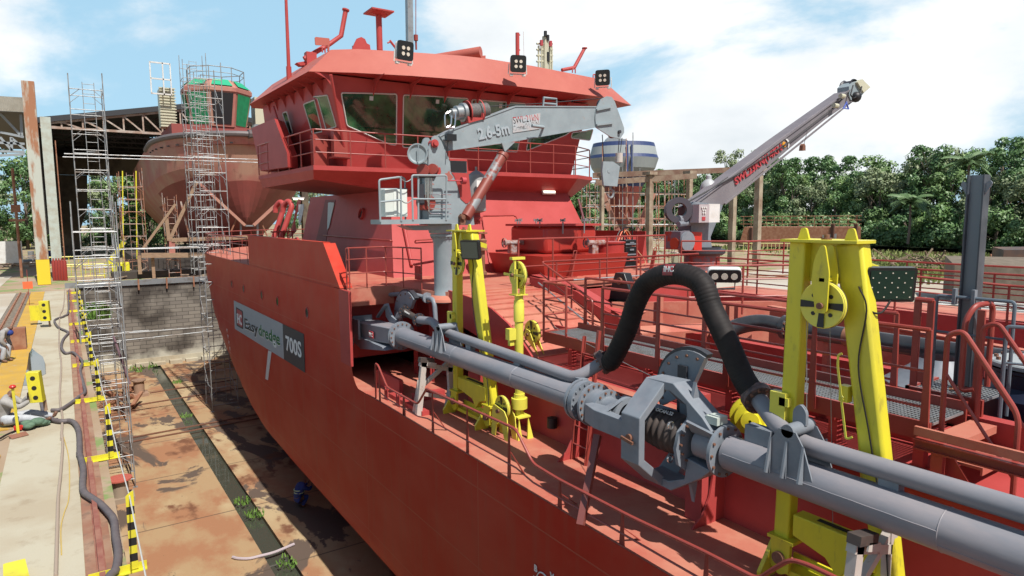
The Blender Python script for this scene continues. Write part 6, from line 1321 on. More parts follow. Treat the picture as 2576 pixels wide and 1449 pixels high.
# white work lamp on the ramp side
WL = thing('deck_light', 'white oval deck light with three lenses on the sloping hopper girder', 'light', q('P',930,940,D=12))
c = q('P',930,945,D=12); f = Vector((-.7,-.65,-.25)).normalized(); x = f.cross(Vector((0,0,1))).normalized(); u = x.cross(f); 
b = MB(); b.prism(rnd([c+x*a*.3+u*b_*.13 for a,b_ in ((0,1),(1,1),(1,-1),(-1,-1),(-1,1),(0,1))],.08),-f*.16); b.build('housing', WHT, WL)
b = MB(); b.prism(rnd([c+x*a*.29+u*b_*.12+f*.004 for a,b_ in ((0,1),(1,1),(1,-1),(-1,-1),(-1,1),(0,1))],.08),f*.02); b.build('bezel', BLK, WL)
for i in (-1,0,1):
    b = MB(); p = c+x*i*.17+f*.026; b.cyl(p,p+f*.01,.06,n=14); b.build('lens', LAMP, WL)
b = MB(); b.tube([c-f*.1-u*.14-x*.2,c-f*.1-u*.28-x*.2,c-f*.1-u*.3+x*.2,c-f*.1-u*.14+x*.2],.014,6); b.build('bracket', GALV, WL)
# white tray on hopper side, small drum near bow
b = MB(); b.bx(9.7,10.1,6.6,8.4,1.75,1.9); tag(b.build('white_trough', WHT, bevel=.04), 'long white rounded trough lying inside the hopper beyond the grating', 'trough')
for k in range(2):
    b = MB(); x = 19.9+k*1.3; b.cyl((x,17.5,.25),(x,18.5,.25),.35,n=18)
# steel sections inside hopper
b = MB(); b.prism([(10.2,10.6,2.0),(12.3,9.8,2.0),(12.3,9.4,1.9),(10.2,10.2,1.9)],(0,0,.04)); b.nx(); b.prism([(9.4,5.2,1.6),(10.9,5.6,1.6),(10.9,5.0,1.6),(9.4,4.6,1.6)],(0,0,.05)); b.build('hopper_plate', DECK, SHIP)
b = MB()
for y in (11.2,9.0,7.0): b.nx(); b.bx(10.9,11.0,y,y+.1,.3,2.9); b.nx(); b.bx(11.5,11.6,y-.3,y-.2,.3,2.6)
b.nx(); b.tube([(10.9,11.3,2.2),(12.6,11.0,2.2)],.03,6); b.build('hopper_stanchion', DECK, SHIP)
# pipework in the alcove
b = MB(); b.tube(rnd([q('W',500,110,X=7.2),q('W',700,95,X=7.3),q('W',880,90,X=7.3),q('W',1110,150,X=7.5),q('W',1220,170,X=7.5),q('W',1250,600,X=7.5)],.2),.06,12); p = q('W',1120,150,X=7.5); b.cyl(p-Vector((.0,.04,0)),p+Vector((0,.04,0)),.14,n=16); tag(b.build('vent_pipe', GREYD), 'grey vent pipe bending down under the foredeck edge', 'pipe')
# bow deck gear
b = MB(); b.lathe((8.6,34,3.0),(1,0,0),[(0,.55),(.08,.55),(.1,.25),(.7,.25),(.72,.55),(.8,.55)],20); b.nx(); b.bx(8.4,9.6,33.4,34.6,2.6,2.75); b.nx()
for i in range(5): b.beam((7.6+i*.22,31.5,2.6),(7.6+i*.22,31.5,3.9),.05,.05)
b.bx(7.5,8.6,31.45,31.55,3.85,3.92); b.bx(7.5,8.6,31.45,31.55,3.2,3.25)
o = thing('anchor_winch','red anchor winch on the bow deck behind the railing','winch',(9,34,2.6)); b.build('winch_part', RED, o)
# ================================================================ quay edge furniture
for i in range(9):
    y = 9.35+4.85*i; x = sk(.33, y)
    t = thing('hazard_stanchion', 'yellow and black striped steel stanchion on the quay edge, %s from the camera' % ('nearest','second','third','fourth','fifth','sixth','seventh','eighth','ninth')[i], 'stanchion', (x,y,0), 'striped stanchions along the dock edge')
    b = MB()
    for k in range(9): b.mi = k % 2; b.bx(x-.045,x+.045,y-.006,y+.006,.02+k*.105,.02+(k+1)*.105)
    b.mi = 0; b.prism([(x-.045,y-.006,.965),(x+.045,y-.006,.965),(x+.045,y-.006,1.06),(x-.0,y-.006,1.04),(x-.045,y-.006,1.0)],(0,.012,0)); b.build('striped_bar', [YEL, SBLK], t, smooth=0)
    b = MB(); b.bx(x-.5,x+.14,y+.01,y+.02,-.0,.09); b.bx(x-.5,x+.14,y-.05,y+.02,-.012,.0); b.build('base_angle', YEL, t)
b = MB(); P = [Vector((sk(.33,9.35+4.85*i), 9.35+4.85*i, 1.0)) for i in range(9)]; rp = [Vector((.36,4.5,.9))]
for a, c in zip(P, P[1:]): rp += [a, a.lerp(c,.5)-Vector((0,0,.12))]
rp.append(P[-1]); b.tube([Vector((.36,4.5,.9))]+spline(rp[1:],3), .009, 5); tag(b.build('guard_rope', mat('white_rope',(.45,.45,.42),.8)), 'white rope strung through the tops of the striped stanchions', 'rope')
def ground_hose(name, k_pts, z, r, m, label, ribs=False):
    P = [q(k,x,y,Z=z) for k,x,y in k_pts]; sp_ = spline(P, 10); b = MB()
    rs = [r*(1.05 if ribs and i % 2 else 1) for i in range(len(sp_))]
    b.tube(sp_, rs, 12); tag(b.build(name, m, smooth=60), label, 'hose')
ground_hose('cable_hose', [('C',390,940),('C',420,1060),('C',480,1115),('C',570,1135),('C',650,1130),('C',705,1160),('C',738,1240),('C',745,1440),('D',742,300),('D',778,440),('D',772,600),('D',790,670),('D',850,715),('D',930,770),('D',1010,850),('D',1065,930),('D',1082,1080),('D',1105,1230),('D',1085,1380),('D',1030,1445),('D',960,1560)], .06, .052, HOSE, 'fat brown corrugated hose from the near yellow box curling over the rusty rail', True)
ground_hose('cable_hose', [('C',640,-90),('C',640,100),('C',600,150),('C',530,175),('C',510,200),('C',545,255),('C',620,290),('C',637,310),('C',590,370),('C',575,440),('C',610,495),('C',680,490),('C',725,525),('C',770,580),('C',750,660),('C',780,790),('C',793,860),('C',740,905),('C',640,980),('C',560,1025),('C',480,1030)], .055, .042, HOSE, 'brown hose winding along the quay edge between the two yellow boxes', True)
ground_hose('thin_hose', [('C',605,-100),('C',600,0),('C',585,90),('C',560,150),('C',552,400),('C',572,600),('C',560,850),('C',565,980),('C',582,1090),('C',575,1300),('D',575,100),('D',586,220),('D',566,500),('D',545,700),('D',535,1000),('D',522,1449)], .03, .024, mat('pale_hose',(.33,.26,.2),.7), 'long thin pale brown hose lying straight along the concrete walkway')
ground_hose('thin_cable', [('D',575,1250),('D',570,1000),('D',600,860),('D',640,740),('D',650,560),('D',640,330),('D',595,150)], .012, .008, mat('yellow_cable',(.5,.36,.1),.7), 'thin yellow cable beside the pale hose on the walkway')
def ybox(c, label, lean=0.0, h=.68, w=.24, yaw=.4):
    t = thing('switch_box', label, 'box', c, 'yellow boxes with three holes on the walkway'); c = Vector(c)
    f = Vector((math.sin(yaw)*-.35-.1,-1,0)).normalized(); x = f.cross(Vector((0,0,-1))).normalized(); u = (Vector((0,0,1))+x*lean).normalized()
    P = lambda a,b_,d_: c+x*a+u*b_+f*d_
    b = MB(); b.add([P(a*w/2,b_,d_) for a,b_,d_ in ((-1,0,.1),(1,0,.1),(1,h,.1),(-1,h,.1),(-1,0,-.12),(1,0,-.12),(1,h,-.12),(-1,h,-.12))],[(0,1,2,3),(7,6,5,4),(0,4,5,1),(1,5,6,2),(2,6,7,3),(3,7,4,0)]); b.build('case', YEL, t, bevel=.008)
    for i in range(3):
        b = MB(); p = P(0,h*(.17+.32*i),.103); b.cyl(p,p+f*.004,w*.2,n=16); b.build('round_hole', SBLK, t)
    b = MB(); b.beam(P(.08,-.25,-.14),P(.08,.1,-.14),.07,.05); b.build('post', TIM, t)
    return t
ybox(q('C',355,950,Y=17.5), 'tall yellow box with three holes beside the seated worker', -.06)
ybox(q('C',430,195,Y=33.5), 'second yellow box with three holes farther along the walkway', -.02, h=.85, w=.34)
b = MB(); P = [q('C',x,y,Y=34.5) for x,y in ((285,195),(270,55),(385,50),(390,190))]; b.prism(P,(0,.08,0)); tag(b.build('yellow_tray', YEL), 'open yellow steel tray standing next to the farther yellow box', 'tray')
b = MB(); p = q('C',200,465,Z=0); b.bx(p.x-.35,p.x+.15,p.y,p.y+.5,0,.75); tag(b.build('steel_plate_box', RUST), 'rusty brown box near the puddle on the walkway', 'box')
b = MB(); P = [q('D',x,y,Z=.14) for x,y in ((28,1340),(50,1330),(235,1285),(275,1449),(30,1449))]; b.prism(P+[], (0,0,-.12)); tag(b.build('yellow_block', YEL), 'worn yellow block at the lower left corner of the walkway', 'block')
# orange flag sign
t = thing('flag_sign', 'small orange square sign on a thin pole by the walkway', 'sign', q('C',275,60,Z=0))
p = q('B',262,1440,Z=.0); p = q('C',278,50,Z=0); b = MB(); b.tube([p,p+Vector((0,0,1.9))],.015,6); b.build('pole', REDR, t)
a = q('B',215,1300,Y=p.y); e = q('B',303,1228,Y=p.y); b = MB(); b.bx(a.x,e.x,p.y-.02,p.y+.02,a.z,e.z); b.build('sign_panel', ORNG, t)
# measuring stick by worker
t = thing('marker_stick', 'yellow wooden stick with a red head on a small rusty plate beside the seated worker', 'stick', (-1.3,16.2,0))
p = q('C',172,1245,Z=.03); top = q('C',118,820,Y=p.y); b = MB(); b.beam(p,top,.05,.03); b.build('stick', YEL, t); b = MB(); b.sph(top+Vector((0,0,.02)),.065,10,6,(1,1,.7)); b.build('head', REDP, t)
b = MB(); b.prism([q('C',x,y,Z=.012) for x,y in ((78,1272),(238,1232),(270,1262),(110,1302))],(0,0,.012)); b.build('base_plate', mat('plate_brown',(.25,.11,.07),.7), t)
# green bag, tool
b = MB(); c = q('C',325,1160,Z=.1)
for i in range(9): random.seed(i); b.sph(c+Vector((random.uniform(-.2,.2),random.uniform(-.12,.12),random.uniform(-.04,.05))),random.uniform(.08,.13),9,6,(1.2,1,.7))
tag(b.build('cloth_bag', GRNC, smooth=60), 'crumpled dark green cloth bag by the seated worker', 'bag')
b = MB(); p = q('C',200,1190,Z=.08); b.cyl(p,p+Vector((.1,.05,.02)),.04,n=10); b.box(p+Vector((-.06,0,0)),(.14,.08,.09)); tag(b.build('angle_grinder', REDP), 'small red and black power tool on the walkway by the worker', 'tool')
b = MB(); b.tube(spline([q('C',x,y,Z=.03) for x,y in ((-60,1310),(0,1295),(60,1260),(150,1220),(200,1195),(240,1180))],6),.02,6); tag(b.build('tool_cable', RUB), 'black cable leading from the left edge to the power tool', 'cable')
# ================================================================ people
def person(label, J, loc, rot=0, shirt=GRYC, pants=TROU, helmet=None, face=(0,1,0), scale=1.0, hair=True, strap=None):
    """J: joints in metres relative to loc (before rot)"""
    root = thing('person', label, 'person', loc); root.rotation_euler = (0,0,rot)
    J = {k: Vector(v)*scale for k, v in J.items()}
    def skin(name, chains, m, parent=root, sub=2):
        vs = []; es = []; rr = []; idx = {}
        def vid(key, r):
            if key not in idx: idx[key] = len(vs); vs.append(J[key] if isinstance(key, str) else Vector(key)); rr.append(r)
            return idx[key]
        for ch in chains:
            pr = None
            for key, r in ch:
                i = vid(key if isinstance(key, str) else tuple(key), r*scale)
                if pr is not None: es.append((pr, i))
                pr = i
        me = bpy.data.meshes.new(name); me.from_pydata(vs, es, []); me.materials.append(m)
        o = bpy.data.objects.new(name, me); COL.objects.link(o); o.parent = parent
        mo = o.modifiers.new('skin', 'SKIN'); mo.use_smooth_shade = True
        for i, r in enumerate(rr): me.skin_vertices[0].data[i].radius = (r, r)
        me.skin_vertices[0].data[0].use_root = True
        s_ = o.modifiers.new('sub', 'SUBSURF'); s_.levels = sub; s_.render_levels = sub
        return o
    ch = [[('pelvis',.125),('waist',.115),('chest',.135),('neck',.055),('head',.075)],
          [('chest',.135),('shL',.07),('elL',.045),('wrL',.032),('haL',.034)],[('chest',.135),('shR',.07),('elR',.045),('wrR',.032),('haR',.034)],
          [('pelvis',.125),('hiL',.095),('knL',.065),('anL',.045),('toL',.04)],[('pelvis',.125),('hiR',.095),('knR',.065),('anR',.045),('toR',.04)]]
    for sd in 'LR':
        h = J['ha'+sd]/scale; d = (J['ha'+sd]-J['wr'+sd]).normalized(); sx = d.cross(Vector((0,0,1))).normalized() if abs(d.z) < .95 else Vector((1,0,0)); up = sx.cross(d)
        for i, (o_, l_) in enumerate(((-.028,.06),(-.01,.075),(.01,.07),(.028,.055))):
            ch.append([('ha'+sd,.034),(h+sx*o_+d*.03,.009),(h+sx*o_*1.1+d*(.03+l_*.6)-up*.015,.008),(h+sx*o_*1.1+d*(.03+l_)-up*.035,.007)])
        ch.append([('ha'+sd,.034),(h+sx*.045+d*.01-up*.015,.01),(h+sx*.055+d*.04-up*.03,.008)])
    skin('body', ch, SKIN, sub=2)
    skin('shirt', [[('pelvis',.15),('waist',.145),('chest',.17),('neck',.075)],[('chest',.17),('shL',.095),('elL',.065),('wrL',.048)],[('chest',.17),('shR',.095),('elR',.065),('wrR',.048)]], shirt)
    skin('trousers', [[('waist',.13),('pelvis',.16),('hiL',.12),('knL',.09),('anL',.065)],[('pelvis',.16),('hiR',.12),('knR',.09),('anR',.065)]], pants)
    for sd in 'LR':
        b = MB(); a = J['an'+sd]; t_ = J['to'+sd]; b.tube([a+(a-t_)*.25, a, a.lerp(t_,.6), t_+(t_-a)*.2], [.05*scale,.062*scale,.055*scale,.035*scale], 10); b.build('boot', mat('boot',(.08,.05,.04),.7) if sd == 'L' else bpy.data.materials['boot'], root)
    hd = J['head']; f = Vector(face).normalized(); x = f.cross(Vector((0,0,1))).normalized(); u = x.cross(f)
    b = MB(); b.sph(hd+u*.06*scale,.1*scale,14,10,(.85,.95,1.15))
    b.prism([hd+f*.085*scale+u*.08*scale, hd+f*.125*scale+u*.03*scale+x*.015, hd+f*.125*scale+u*.03*scale-x*.015], -f*.03); 
    for s_ in (-1,1): b.sph(hd+x*s_*.088*scale+u*.05*scale,.022*scale,6,4)
    b.build('head', SKIN, root, smooth=80)
    b = MB()
    for s_ in (-1,1): b.sph(hd+f*.088*scale+x*s_*.035*scale+u*.075*scale,.013*scale,6,4)
    b.nx(); b.tube([hd+f*.09*scale+x*s_*.03*scale+u*-.005 for s_ in (-1,1)],.006,4); b.build('face_feature', SBLK, root)
    if helmet:
        b = MB(); c = hd+u*.1*scale; b.lathe(c,u,[(0,.15*scale),(.015,.15*scale),(.016,.128*scale),(.06,.12*scale),(.1,.09*scale),(.125,.045*scale),(.13,0)],18); b.prism([c+f*.1+x*.1,c+f*.2+x*.06,c+f*.2-x*.06,c+f*.1-x*.1],u*.012); b.build('helmet', helmet, root, smooth=60)
    return root
# seated worker: pelvis on the walkway, legs stretched right, hand on the box
ps = q('C',80,1190,Z=0)
def R3(x,z,y=0): return (x,y,z)
Js = dict(pelvis=(0,0,.14),waist=(.03,.02,.34),chest=(.12,.03,.56),neck=(.2,.03,.72),head=(.24,.03,.79),
  shL=(.14,.2,.6),elL=(.36,.2,.46),wrL=(.5,.1,.62),haL=(.53,.06,.69),shR=(.14,-.14,.6),elR=(.4,-.2,.45),wrR=(.56,-.05,.55),haR=(.6,0,.62),
  hiL=(.05,.12,.14),knL=(.5,.18,.22),anL=(.92,.2,.09),toL=(.98,.2,.2),hiR=(.05,-.1,.14),knR=(.46,-.14,.2),anR=(.86,-.1,.08),toR=(.96,-.14,.16))
person('worker in grey overalls and yellow helmet sitting on the walkway beside the yellow box', Js, ps+Vector((-.12,.1,0)), rot=-.25, shirt=GRYC, pants=TROU, helmet=mat('yellow_helmet',(.75,.55,.02),.3), face=(1,0,-.25))
# bending worker at the left edge
pb2 = q('C',90,585,Z=0)
Jb = dict(pelvis=(-.32,0,.62),waist=(-.22,.0,.78),chest=(-.02,0,.98),neck=(.14,0,1.1),head=(.22,0,1.1),
  shL=(0,.18,.98),elL=(-.05,.25,.72),wrL=(.05,.2,.52),haL=(.08,.18,.46),shR=(0,-.18,.98),elR=(-.02,-.25,.72),wrR=(.05,-.15,.55),haR=(.08,-.13,.48),
  hiL=(-.3,.1,.6),knL=(.02,.12,.5),anL=(-.05,.14,.08),toL=(.1,.14,.04),hiR=(-.3,-.1,.6),knR=(.0,-.12,.5),anR=(-.1,-.12,.08),toR=(.05,-.12,.04))
person('worker in orange helmet with blue neck cloth bending forward at the left edge', Jb, pb2+Vector((-.05,.1,0)), rot=-.3, shirt=GRYC, pants=TROU, helmet=mat('orange_helmet',(.75,.12,.03),.3), face=(.8,0,-.5))
b = MB(); b.sph(pb2+Vector((-.0,.09,.98)),.13,10,7,(1,1,1)); b.sph(pb2+Vector((.07,.06,.95)),.1,10,7,(1,1,1)); tag(b.build('neck_cloth', BLUE, smooth=60), 'blue cloth round the neck of the bending worker', 'cloth')
# crouching worker under the hull
pu = q('H',520,815,Z=DZ); 
Jc = dict(pelvis=(0,0,.32),waist=(.06,.0,.5),chest=(.2,0,.72),neck=(.32,0,.86),head=(.4,0,.9),shL=(.2,.18,.74),elL=(.42,.2,.6),wrL=(.56,.12,.72),haL=(.6,.1,.78),shR=(.2,-.18,.74),elR=(.42,-.2,.6),wrR=(.56,-.1,.66),haR=(.6,-.08,.72),
  hiL=(0,.1,.32),knL=(.38,.16,.42),anL=(.14,.16,.08),toL=(.3,.16,.04),hiR=(0,-.1,.32),knR=(.36,-.16,.4),anR=(.12,-.16,.08),toR=(.28,-.16,.04))
w = person('worker in navy overalls with reflective bands crouching in the shade under the hull', Jc, pu+Vector((-.25,.2,0)), rot=.3, shirt=BLUE, pants=BLUE, helmet=BLUE, face=(1,0,0))
b = MB()
for z,r in ((.56,.17),(.66,.18)): b.nx(); b.tube([Vector((.12+math.cos(a)*r,math.sin(a)*r*1.0,z+.0)) for a in [i*math.pi/8 for i in range(16)]],.02,5,closed=True)
b.nx(); b.tube([Vector((.2+.1*math.cos(a),.16,.1+.1*math.sin(a)+.1)) for a in [i*math.pi/6 for i in range(12)]],.015,5,closed=True)
for o in [b.build('reflective_band', mat('reflective',(.45,.6,.4),.4), w)]: pass
for o in w.children:
    if o.name.startswith('reflective'): o.matrix_parent_inverse = Matrix.Identity(4)
# workers on the right bank behind the gantry
Jw = dict(pelvis=(0,0,.8),waist=(.05,0,.98),chest=(.22,0,1.16),neck=(.38,0,1.22),head=(.46,0,1.2),shL=(.2,.18,1.16),elL=(.4,.2,.95),wrL=(.55,.12,.8),haL=(.6,.1,.74),shR=(.2,-.18,1.16),elR=(.4,-.2,.95),wrR=(.55,-.1,.8),haR=(.6,-.08,.74),
  hiL=(0,.1,.78),knL=(.06,.14,.42),anL=(0,.16,.08),toL=(.14,.16,.04),hiR=(0,-.1,.78),knR=(.04,-.14,.42),anR=(-.06,-.16,.08),toR=(.1,-.16,.04))
pw = V((2996+1370/2.3373)*.6289,(1100+300/2.3373)*.6289,D=26)
person('worker in blue overalls and hood bending by the drums behind the black work lamp', Jw, Vector((pw.x,pw.y,0)), rot=2.6, shirt=BLUE, pants=BLUE, helmet=mat('purple_hood',(.08,.05,.25),.7), face=(1,0,-.4), scale=1.15)
pw = V((2996+810/2.3373)*.6289,(1100+230/2.3373)*.6289,D=28)
person('worker in blue overalls seen through the gap of the big yellow gantry', Jw, Vector((pw.x,pw.y,0)), rot=1.2, shirt=BLUE, pants=BLUE, helmet=BLUE, face=(1,0,-.4), scale=1.1)
# ================================================================ scaffold towers
def tower(x0, x1, y0, y1, z0, z1, label, rung=.95, m=SCAF, brace=True, r=.024, lad=True, grp='scaffold towers in the dock'):
    t = thing('scaffold_tower', label, 'scaffold', ((x0+x1)/2,(y0+y1)/2,z0), grp)
    random.seed(int(x0*100)+int(y0))
    for x in (x0,x1):
        for y in (y0,y1):
            b = MB(); b.tube([(x,y,z0+.06),(x,y,z1+random.uniform(-.5,.5))],r,7); b.bx(x-.08,x+.08,y-.08,y+.08,z0,z0+.02); b.build('standard', m, t)
    z = z0+.35; k = 0
    while z < z1-.3:
        for y in (y0,y1):
            b = MB(); b.tube([(x0,y,z),(x1,y,z)],r*.85,6); 
            if k % 2 == 1:
                for s in (0,1): xx = x0 if s == 0 else x1; b.tube([(xx,y,z-.38),(xx+(x1-x0)*.3*(1 if s==0 else -1),y,z)],r*.6,5)
            b.build('ledger', m, t)
        if k % 2 == 1:
            for x in (x0,x1): b = MB(); b.tube([(x,y0,z),(x,y1,z)],r*.8,6); b.build('transom', m, t)
        if brace and k % 2 == 0 and z+2 < z1:
            for s,x in ((1,x0),(-1,x1)):
                b = MB(); b.tube([(x,y0,z+.1),(x,y1,z+1.8)],r*.6,5); b.build('brace', m, t)
        z += rung; k += 1
    if lad:
        xm = x0+(x1-x0)*.42; b = MB()
        for d_ in (0,.5): b.tube([(xm+d_,y1+.03,z0),(xm+d_,y1+.03,z1)],r*.7,5)
        zz = z0+.3
        while zz < z1: b.tube([(xm,y1+.03,zz),(xm+.5,y1+.03,zz)],r*.6,5); zz += .48
        b.build('ladder', m, t)
    return t
tower(sk(.15,28)-.02, 1.25, 28.3, 30.2, DZ, 5.0, 'near galvanised scaffold tower against the left dock wall')
tower(.12, 1.5, 38.0, 40.0, DZ, 11.4, 'tall far scaffold tower by the left dock wall rising above the shed eave')
tower(5.45, 6.75, 37.3, 39.3, DZ, 12.2, 'scaffold tower standing beside the ship bow')
def pole(name, a, b_, r, m, label, cat, grp=None): 
    b = MB(); b.tube([a,b_],r,7); tag(b.build(name, m), label, cat, grp)
G_ = 'long scaffold tubes tied across the dock'
for i,(k,x,y,k2,x2,y2,Y) in enumerate((('B',585,65,'B',2430,118,37.9),('B',600,35,'B',2430,90,38.1),('B',680,940,'B',1950,912,37.9),('B',1080,930,'B',1900,900,38.2),('C',670,350,'C',2000,245,37),('C',680,428,'C',2030,285,37.1),('C',1150,300,'C',1390,285,37.2),('C',1150,380,'C',1445,353,37.2))):
    pole('scaffold_pole', q(k,x,y,Y=Y), q(k2,x2,y2,Y=Y), .028, SCAF, ('upper of two long tubes at shed height','second long tube just under the top one','long tube at the height of the tug cradle','thin dark tube over the cradle timber','long tube crossing before the block wall','lower long tube crossing before the block wall','short bright tube end before the block wall','short bright tube end below the other')[i], 'pole', G_)
pole('leaning_pipe', q('C',1060,340,Y=30), q('C',1215,785,Y=30), .045, mat('purple_pipe',(.22,.14,.16),.6), 'dull purple pipe leaning inside the near scaffold tower', 'pipe')
# dock floor clutter
t = thing('mooring_bollard','rusty bollard with round cap standing on the dock floor','bollard',q('C',1305,890,Z=DZ),'bollards on the dock floor')
c = q('C',1305,895,Z=DZ); b = MB(); b.bx(c.x-.45,c.x+.45,c.y-.4,c.y+.4,DZ,DZ+.18); b.lathe((c.x,c.y,DZ+.18),(0,0,1),[(0,.28),(.7,.28),(.72,.38),(.78,.38),(.8,0)],16); b.build('bollard_body', mat('bollard_rust',(.3,.19,.13),.8), t)
c = q('D',1130,740,Z=DZ); t = thing('mooring_bollard','bollard with red painted round cap near the foot of the near scaffold tower','bollard',c,'bollards on the dock floor')
b = MB(); b.bx(c.x-.45,c.x+.45,c.y-.4,c.y+.4,DZ,DZ+.18); b.lathe((c.x,c.y,DZ+.18),(0,0,1),[(0,.28),(.62,.28)],16); b.build('bollard_body', mat('bollard_rust2',(.28,.22,.16),.8), t)
b = MB(); b.lathe((c.x,c.y,DZ+.8),(0,0,1),[(0,.42),(.05,.42),(.06,0)],18); b.build('cap', mat('red_cap',(.42,.1,.07),.5), t)
b = MB(); c = q('C',1250,960,Z=DZ); random.seed(5)
for i in range(7):
    b.nx(); p = c+Vector((random.uniform(-1.3,.8),random.uniform(-2,3),.15+random.uniform(0,.3))); d_ = Vector((random.uniform(-1,1),random.uniform(-1,1),random.uniform(-.1,.3))).normalized()*random.uniform(.5,1.3); b.beam(p-d_,p+d_,.18,.12) if i % 2 else b.cyl(p-d_,p+d_,.12,n=10)
o = thing('scrap_pile','heap of rusty steel offcuts on the dock floor beside the scaffold','scrap',c); b.build('steel_offcut', RUST, o)
b = MB(); c = q('C',2090,620,Z=DZ)
for i in range(6):
    b.nx(); p = c+Vector((random.uniform(-1.5,1.5),random.uniform(-2,2),.2)); d_ = Vector((random.uniform(-1,1),random.uniform(-1,1),random.uniform(0,.5))).normalized()*random.uniform(.5,1.2); b.beam(p-d_,p+d_,.3,.05)
o = thing('scrap_pile','dark rusty angle scrap behind the scaffold tower at the bow','scrap',c); b.build('steel_offcut', BOLT, o)
b = MB(); b.tube(spline([q('D',x,y,Z=DZ+.05) for x,y in ((2175,1272),(2230,1285),(2330,1285),(2430,1262),(2571,1225),(2750,1150))],6),.045,8); tag(b.build('floor_hose', mat('pinkish_hose',(.4,.34,.36),.5)), 'pale hose with white end lying across the dock floor', 'hose')
b = MB()
for y,x0,x1 in ((34.9,1.5,8),(34.2,1.2,9),(41,2,8),(43.5,3,8),(30,7,9)): b.nx(); b.beam((x0,y,DZ+.05),(x1,y+.5,DZ+.05),.06,.05)
o = thing('floor_rods','thin steel rods lying across the dock floor','rods',(4,36,DZ)); b.build('rod', BOLT, o)
LEAF1 = mat('leaf_bright',(.1,.2,.035),.6,col2=(.16,.27,.05),scale=2,amt=.8)
def tuft(c, n, r, h, m, name, label, cat='plant', w=.05, kind=None, flat=.25):
    b = MB(); c = Vector(c)
    for i in range(n):
        a = random.uniform(0,6.28); rr = r*math.sqrt(random.random()); p = c+Vector((math.cos(a)*rr,math.sin(a)*rr*1.4,0)); d_ = Vector((random.uniform(-.5,.5),random.uniform(-.5,.5),1)); hh = h*random.uniform(.4,1); s_ = Vector((random.uniform(-1,1),random.uniform(-1,1),0)).normalized()*w
        b.add([p-s_,p+s_,p+d_*hh+s_*.4,p+d_*hh-s_*.4],[(0,1,2,3)])
    o = b.build(name, m, smooth=0); tag(o, label, cat); 
    if kind: o['kind'] = kind; del o['category']
    return o
random.seed(9)
for k,x,y,n,lab in (('D',2380,880,70,'leafy green weed growing in the drain channel'),('D',2265,760,60,'small leafy weed in the drain channel beyond the big one'),('C',1740,1090,50,'small green weed on the shaded drain edge'),('H',350,1330,40,'thin grass tuft at the near drain edge'),('C',1660,770,60,'grass tuft at the bend of the drain')): tuft(q(k,x,y,Z=DZ), n, .3, .16, LEAF1, 'weed', lab, w=.03)
tuft((.6,45,-1.2),240,.8,.9,LEAF1,'shrub','bright green shrub growing from the left dock wall behind the tall scaffold','shrub',w=.1)
tuft((3.3,EY-1,DZ),80,1.0,.25,LEAF1,'weed','row of weeds at the foot of the end wall',w=.05)
# ================================================================ shed and left background
cc = V(112,716,Z=0)
t = thing('crane_column','rust streaked pale steel column with yellow painted foot at the quay end','column',(cc.x,cc.y,0))
b = MB(); b.bx(cc.x-.36,cc.x+.36,cc.y,cc.y+.6,1.75,13.9); b.build('shaft', RST2, t, bevel=.02); b = MB(); b.bx(cc.x-.38,cc.x+.38,cc.y-.02,cc.y+.62,0,1.75); b.build('yellow_foot', mat('foot_yellow',(.72,.52,.03),.5), t)
t = thing('crane_column','pale green steel column standing just behind the rusty one','column',(-1.5,61,0))
b = MB(); b.bx(-1.75,-1.1,61,61.6,0,12.2); b.build('shaft', COLG, t)
b = MB(); b.bx(-.95,-.88,61.1,61.17,0,10.5); tag(b.build('drain_pipe', RUST), 'thin rusty pipe running up beside the pale green column', 'pipe')
SH = thing('workshop_shed','huge open shed with dark corrugated roof and rusty roof truss','shed',(11,98,0))
EL, PKX, PKZ, ER = (-2.7,14.6), 11.2, 17.2, (25.0,14.9)  # shed coordinates scaled outward about the camera, keeping their place in the image
b = MB(); 
for Y0,Y1 in ((81,116),):
    b.add([(EL[0],Y0,EL[1]),(PKX,Y0,PKZ),(PKX,Y1,PKZ),(EL[0],Y1,EL[1])],[(0,1,2,3)]); b.add([(ER[0],Y0,ER[1]),(PKX,Y0,PKZ),(PKX,Y1,PKZ),(ER[0],Y1,ER[1])],[(3,2,1,0)])
    b.add([(EL[0],Y0-.05,EL[1]-.55),(PKX,Y0-.05,PKZ-.55),(PKX,Y0-.05,PKZ),(EL[0],Y0-.05,EL[1])],[(0,1,2,3)]); b.add([(ER[0],Y0-.05,ER[1]-.55),(PKX,Y0-.05,PKZ-.55),(PKX,Y0-.05,PKZ),(ER[0],Y0-.05,ER[1])],[(0,1,2,3)])
b.build('roof', mat('dark_sheet',(.035,.037,.042),.8), SH, smooth=0)
def truss(Y, m, zb=13.75, x0=-2.4, x1=24.8, r=.15, n=15, panel=True):
    b = MB(); zt = lambda x: (EL[1]+(PKZ-EL[1])*(x-EL[0])/(PKX-EL[0]) if x < PKX else PKZ+(ER[1]-PKZ)*(x-PKX)/(ER[0]-PKX))-.65
    b.beam((x0,Y,zb),(x1,Y,zb),r*1.6,r*1.6); b.beam((x0,Y,zt(x0)),(PKX,Y,zt(PKX)),r*1.4,r*1.4); b.beam((PKX,Y,zt(PKX)),(x1,Y,zt(x1)),r*1.4,r*1.4)
    for i in range(n):
        x = x0+(x1-x0)*i/n; xn = x0+(x1-x0)*(i+1)/n
        b.beam((x,Y,zb),(x,Y,zt(x)),r,r)
        if x < PKX: b.beam((x,Y,zt(x)),(xn,Y,zb),r,r)
        else: b.beam((xn,Y,zt(xn)),(x,Y,zb),r,r)
    return b.build('truss', m, SH)
truss(81.3, TRUS)
for Y in (87,93,99,105): truss(Y, mat('inner_truss',(.05,.045,.045),.8), r=.09)
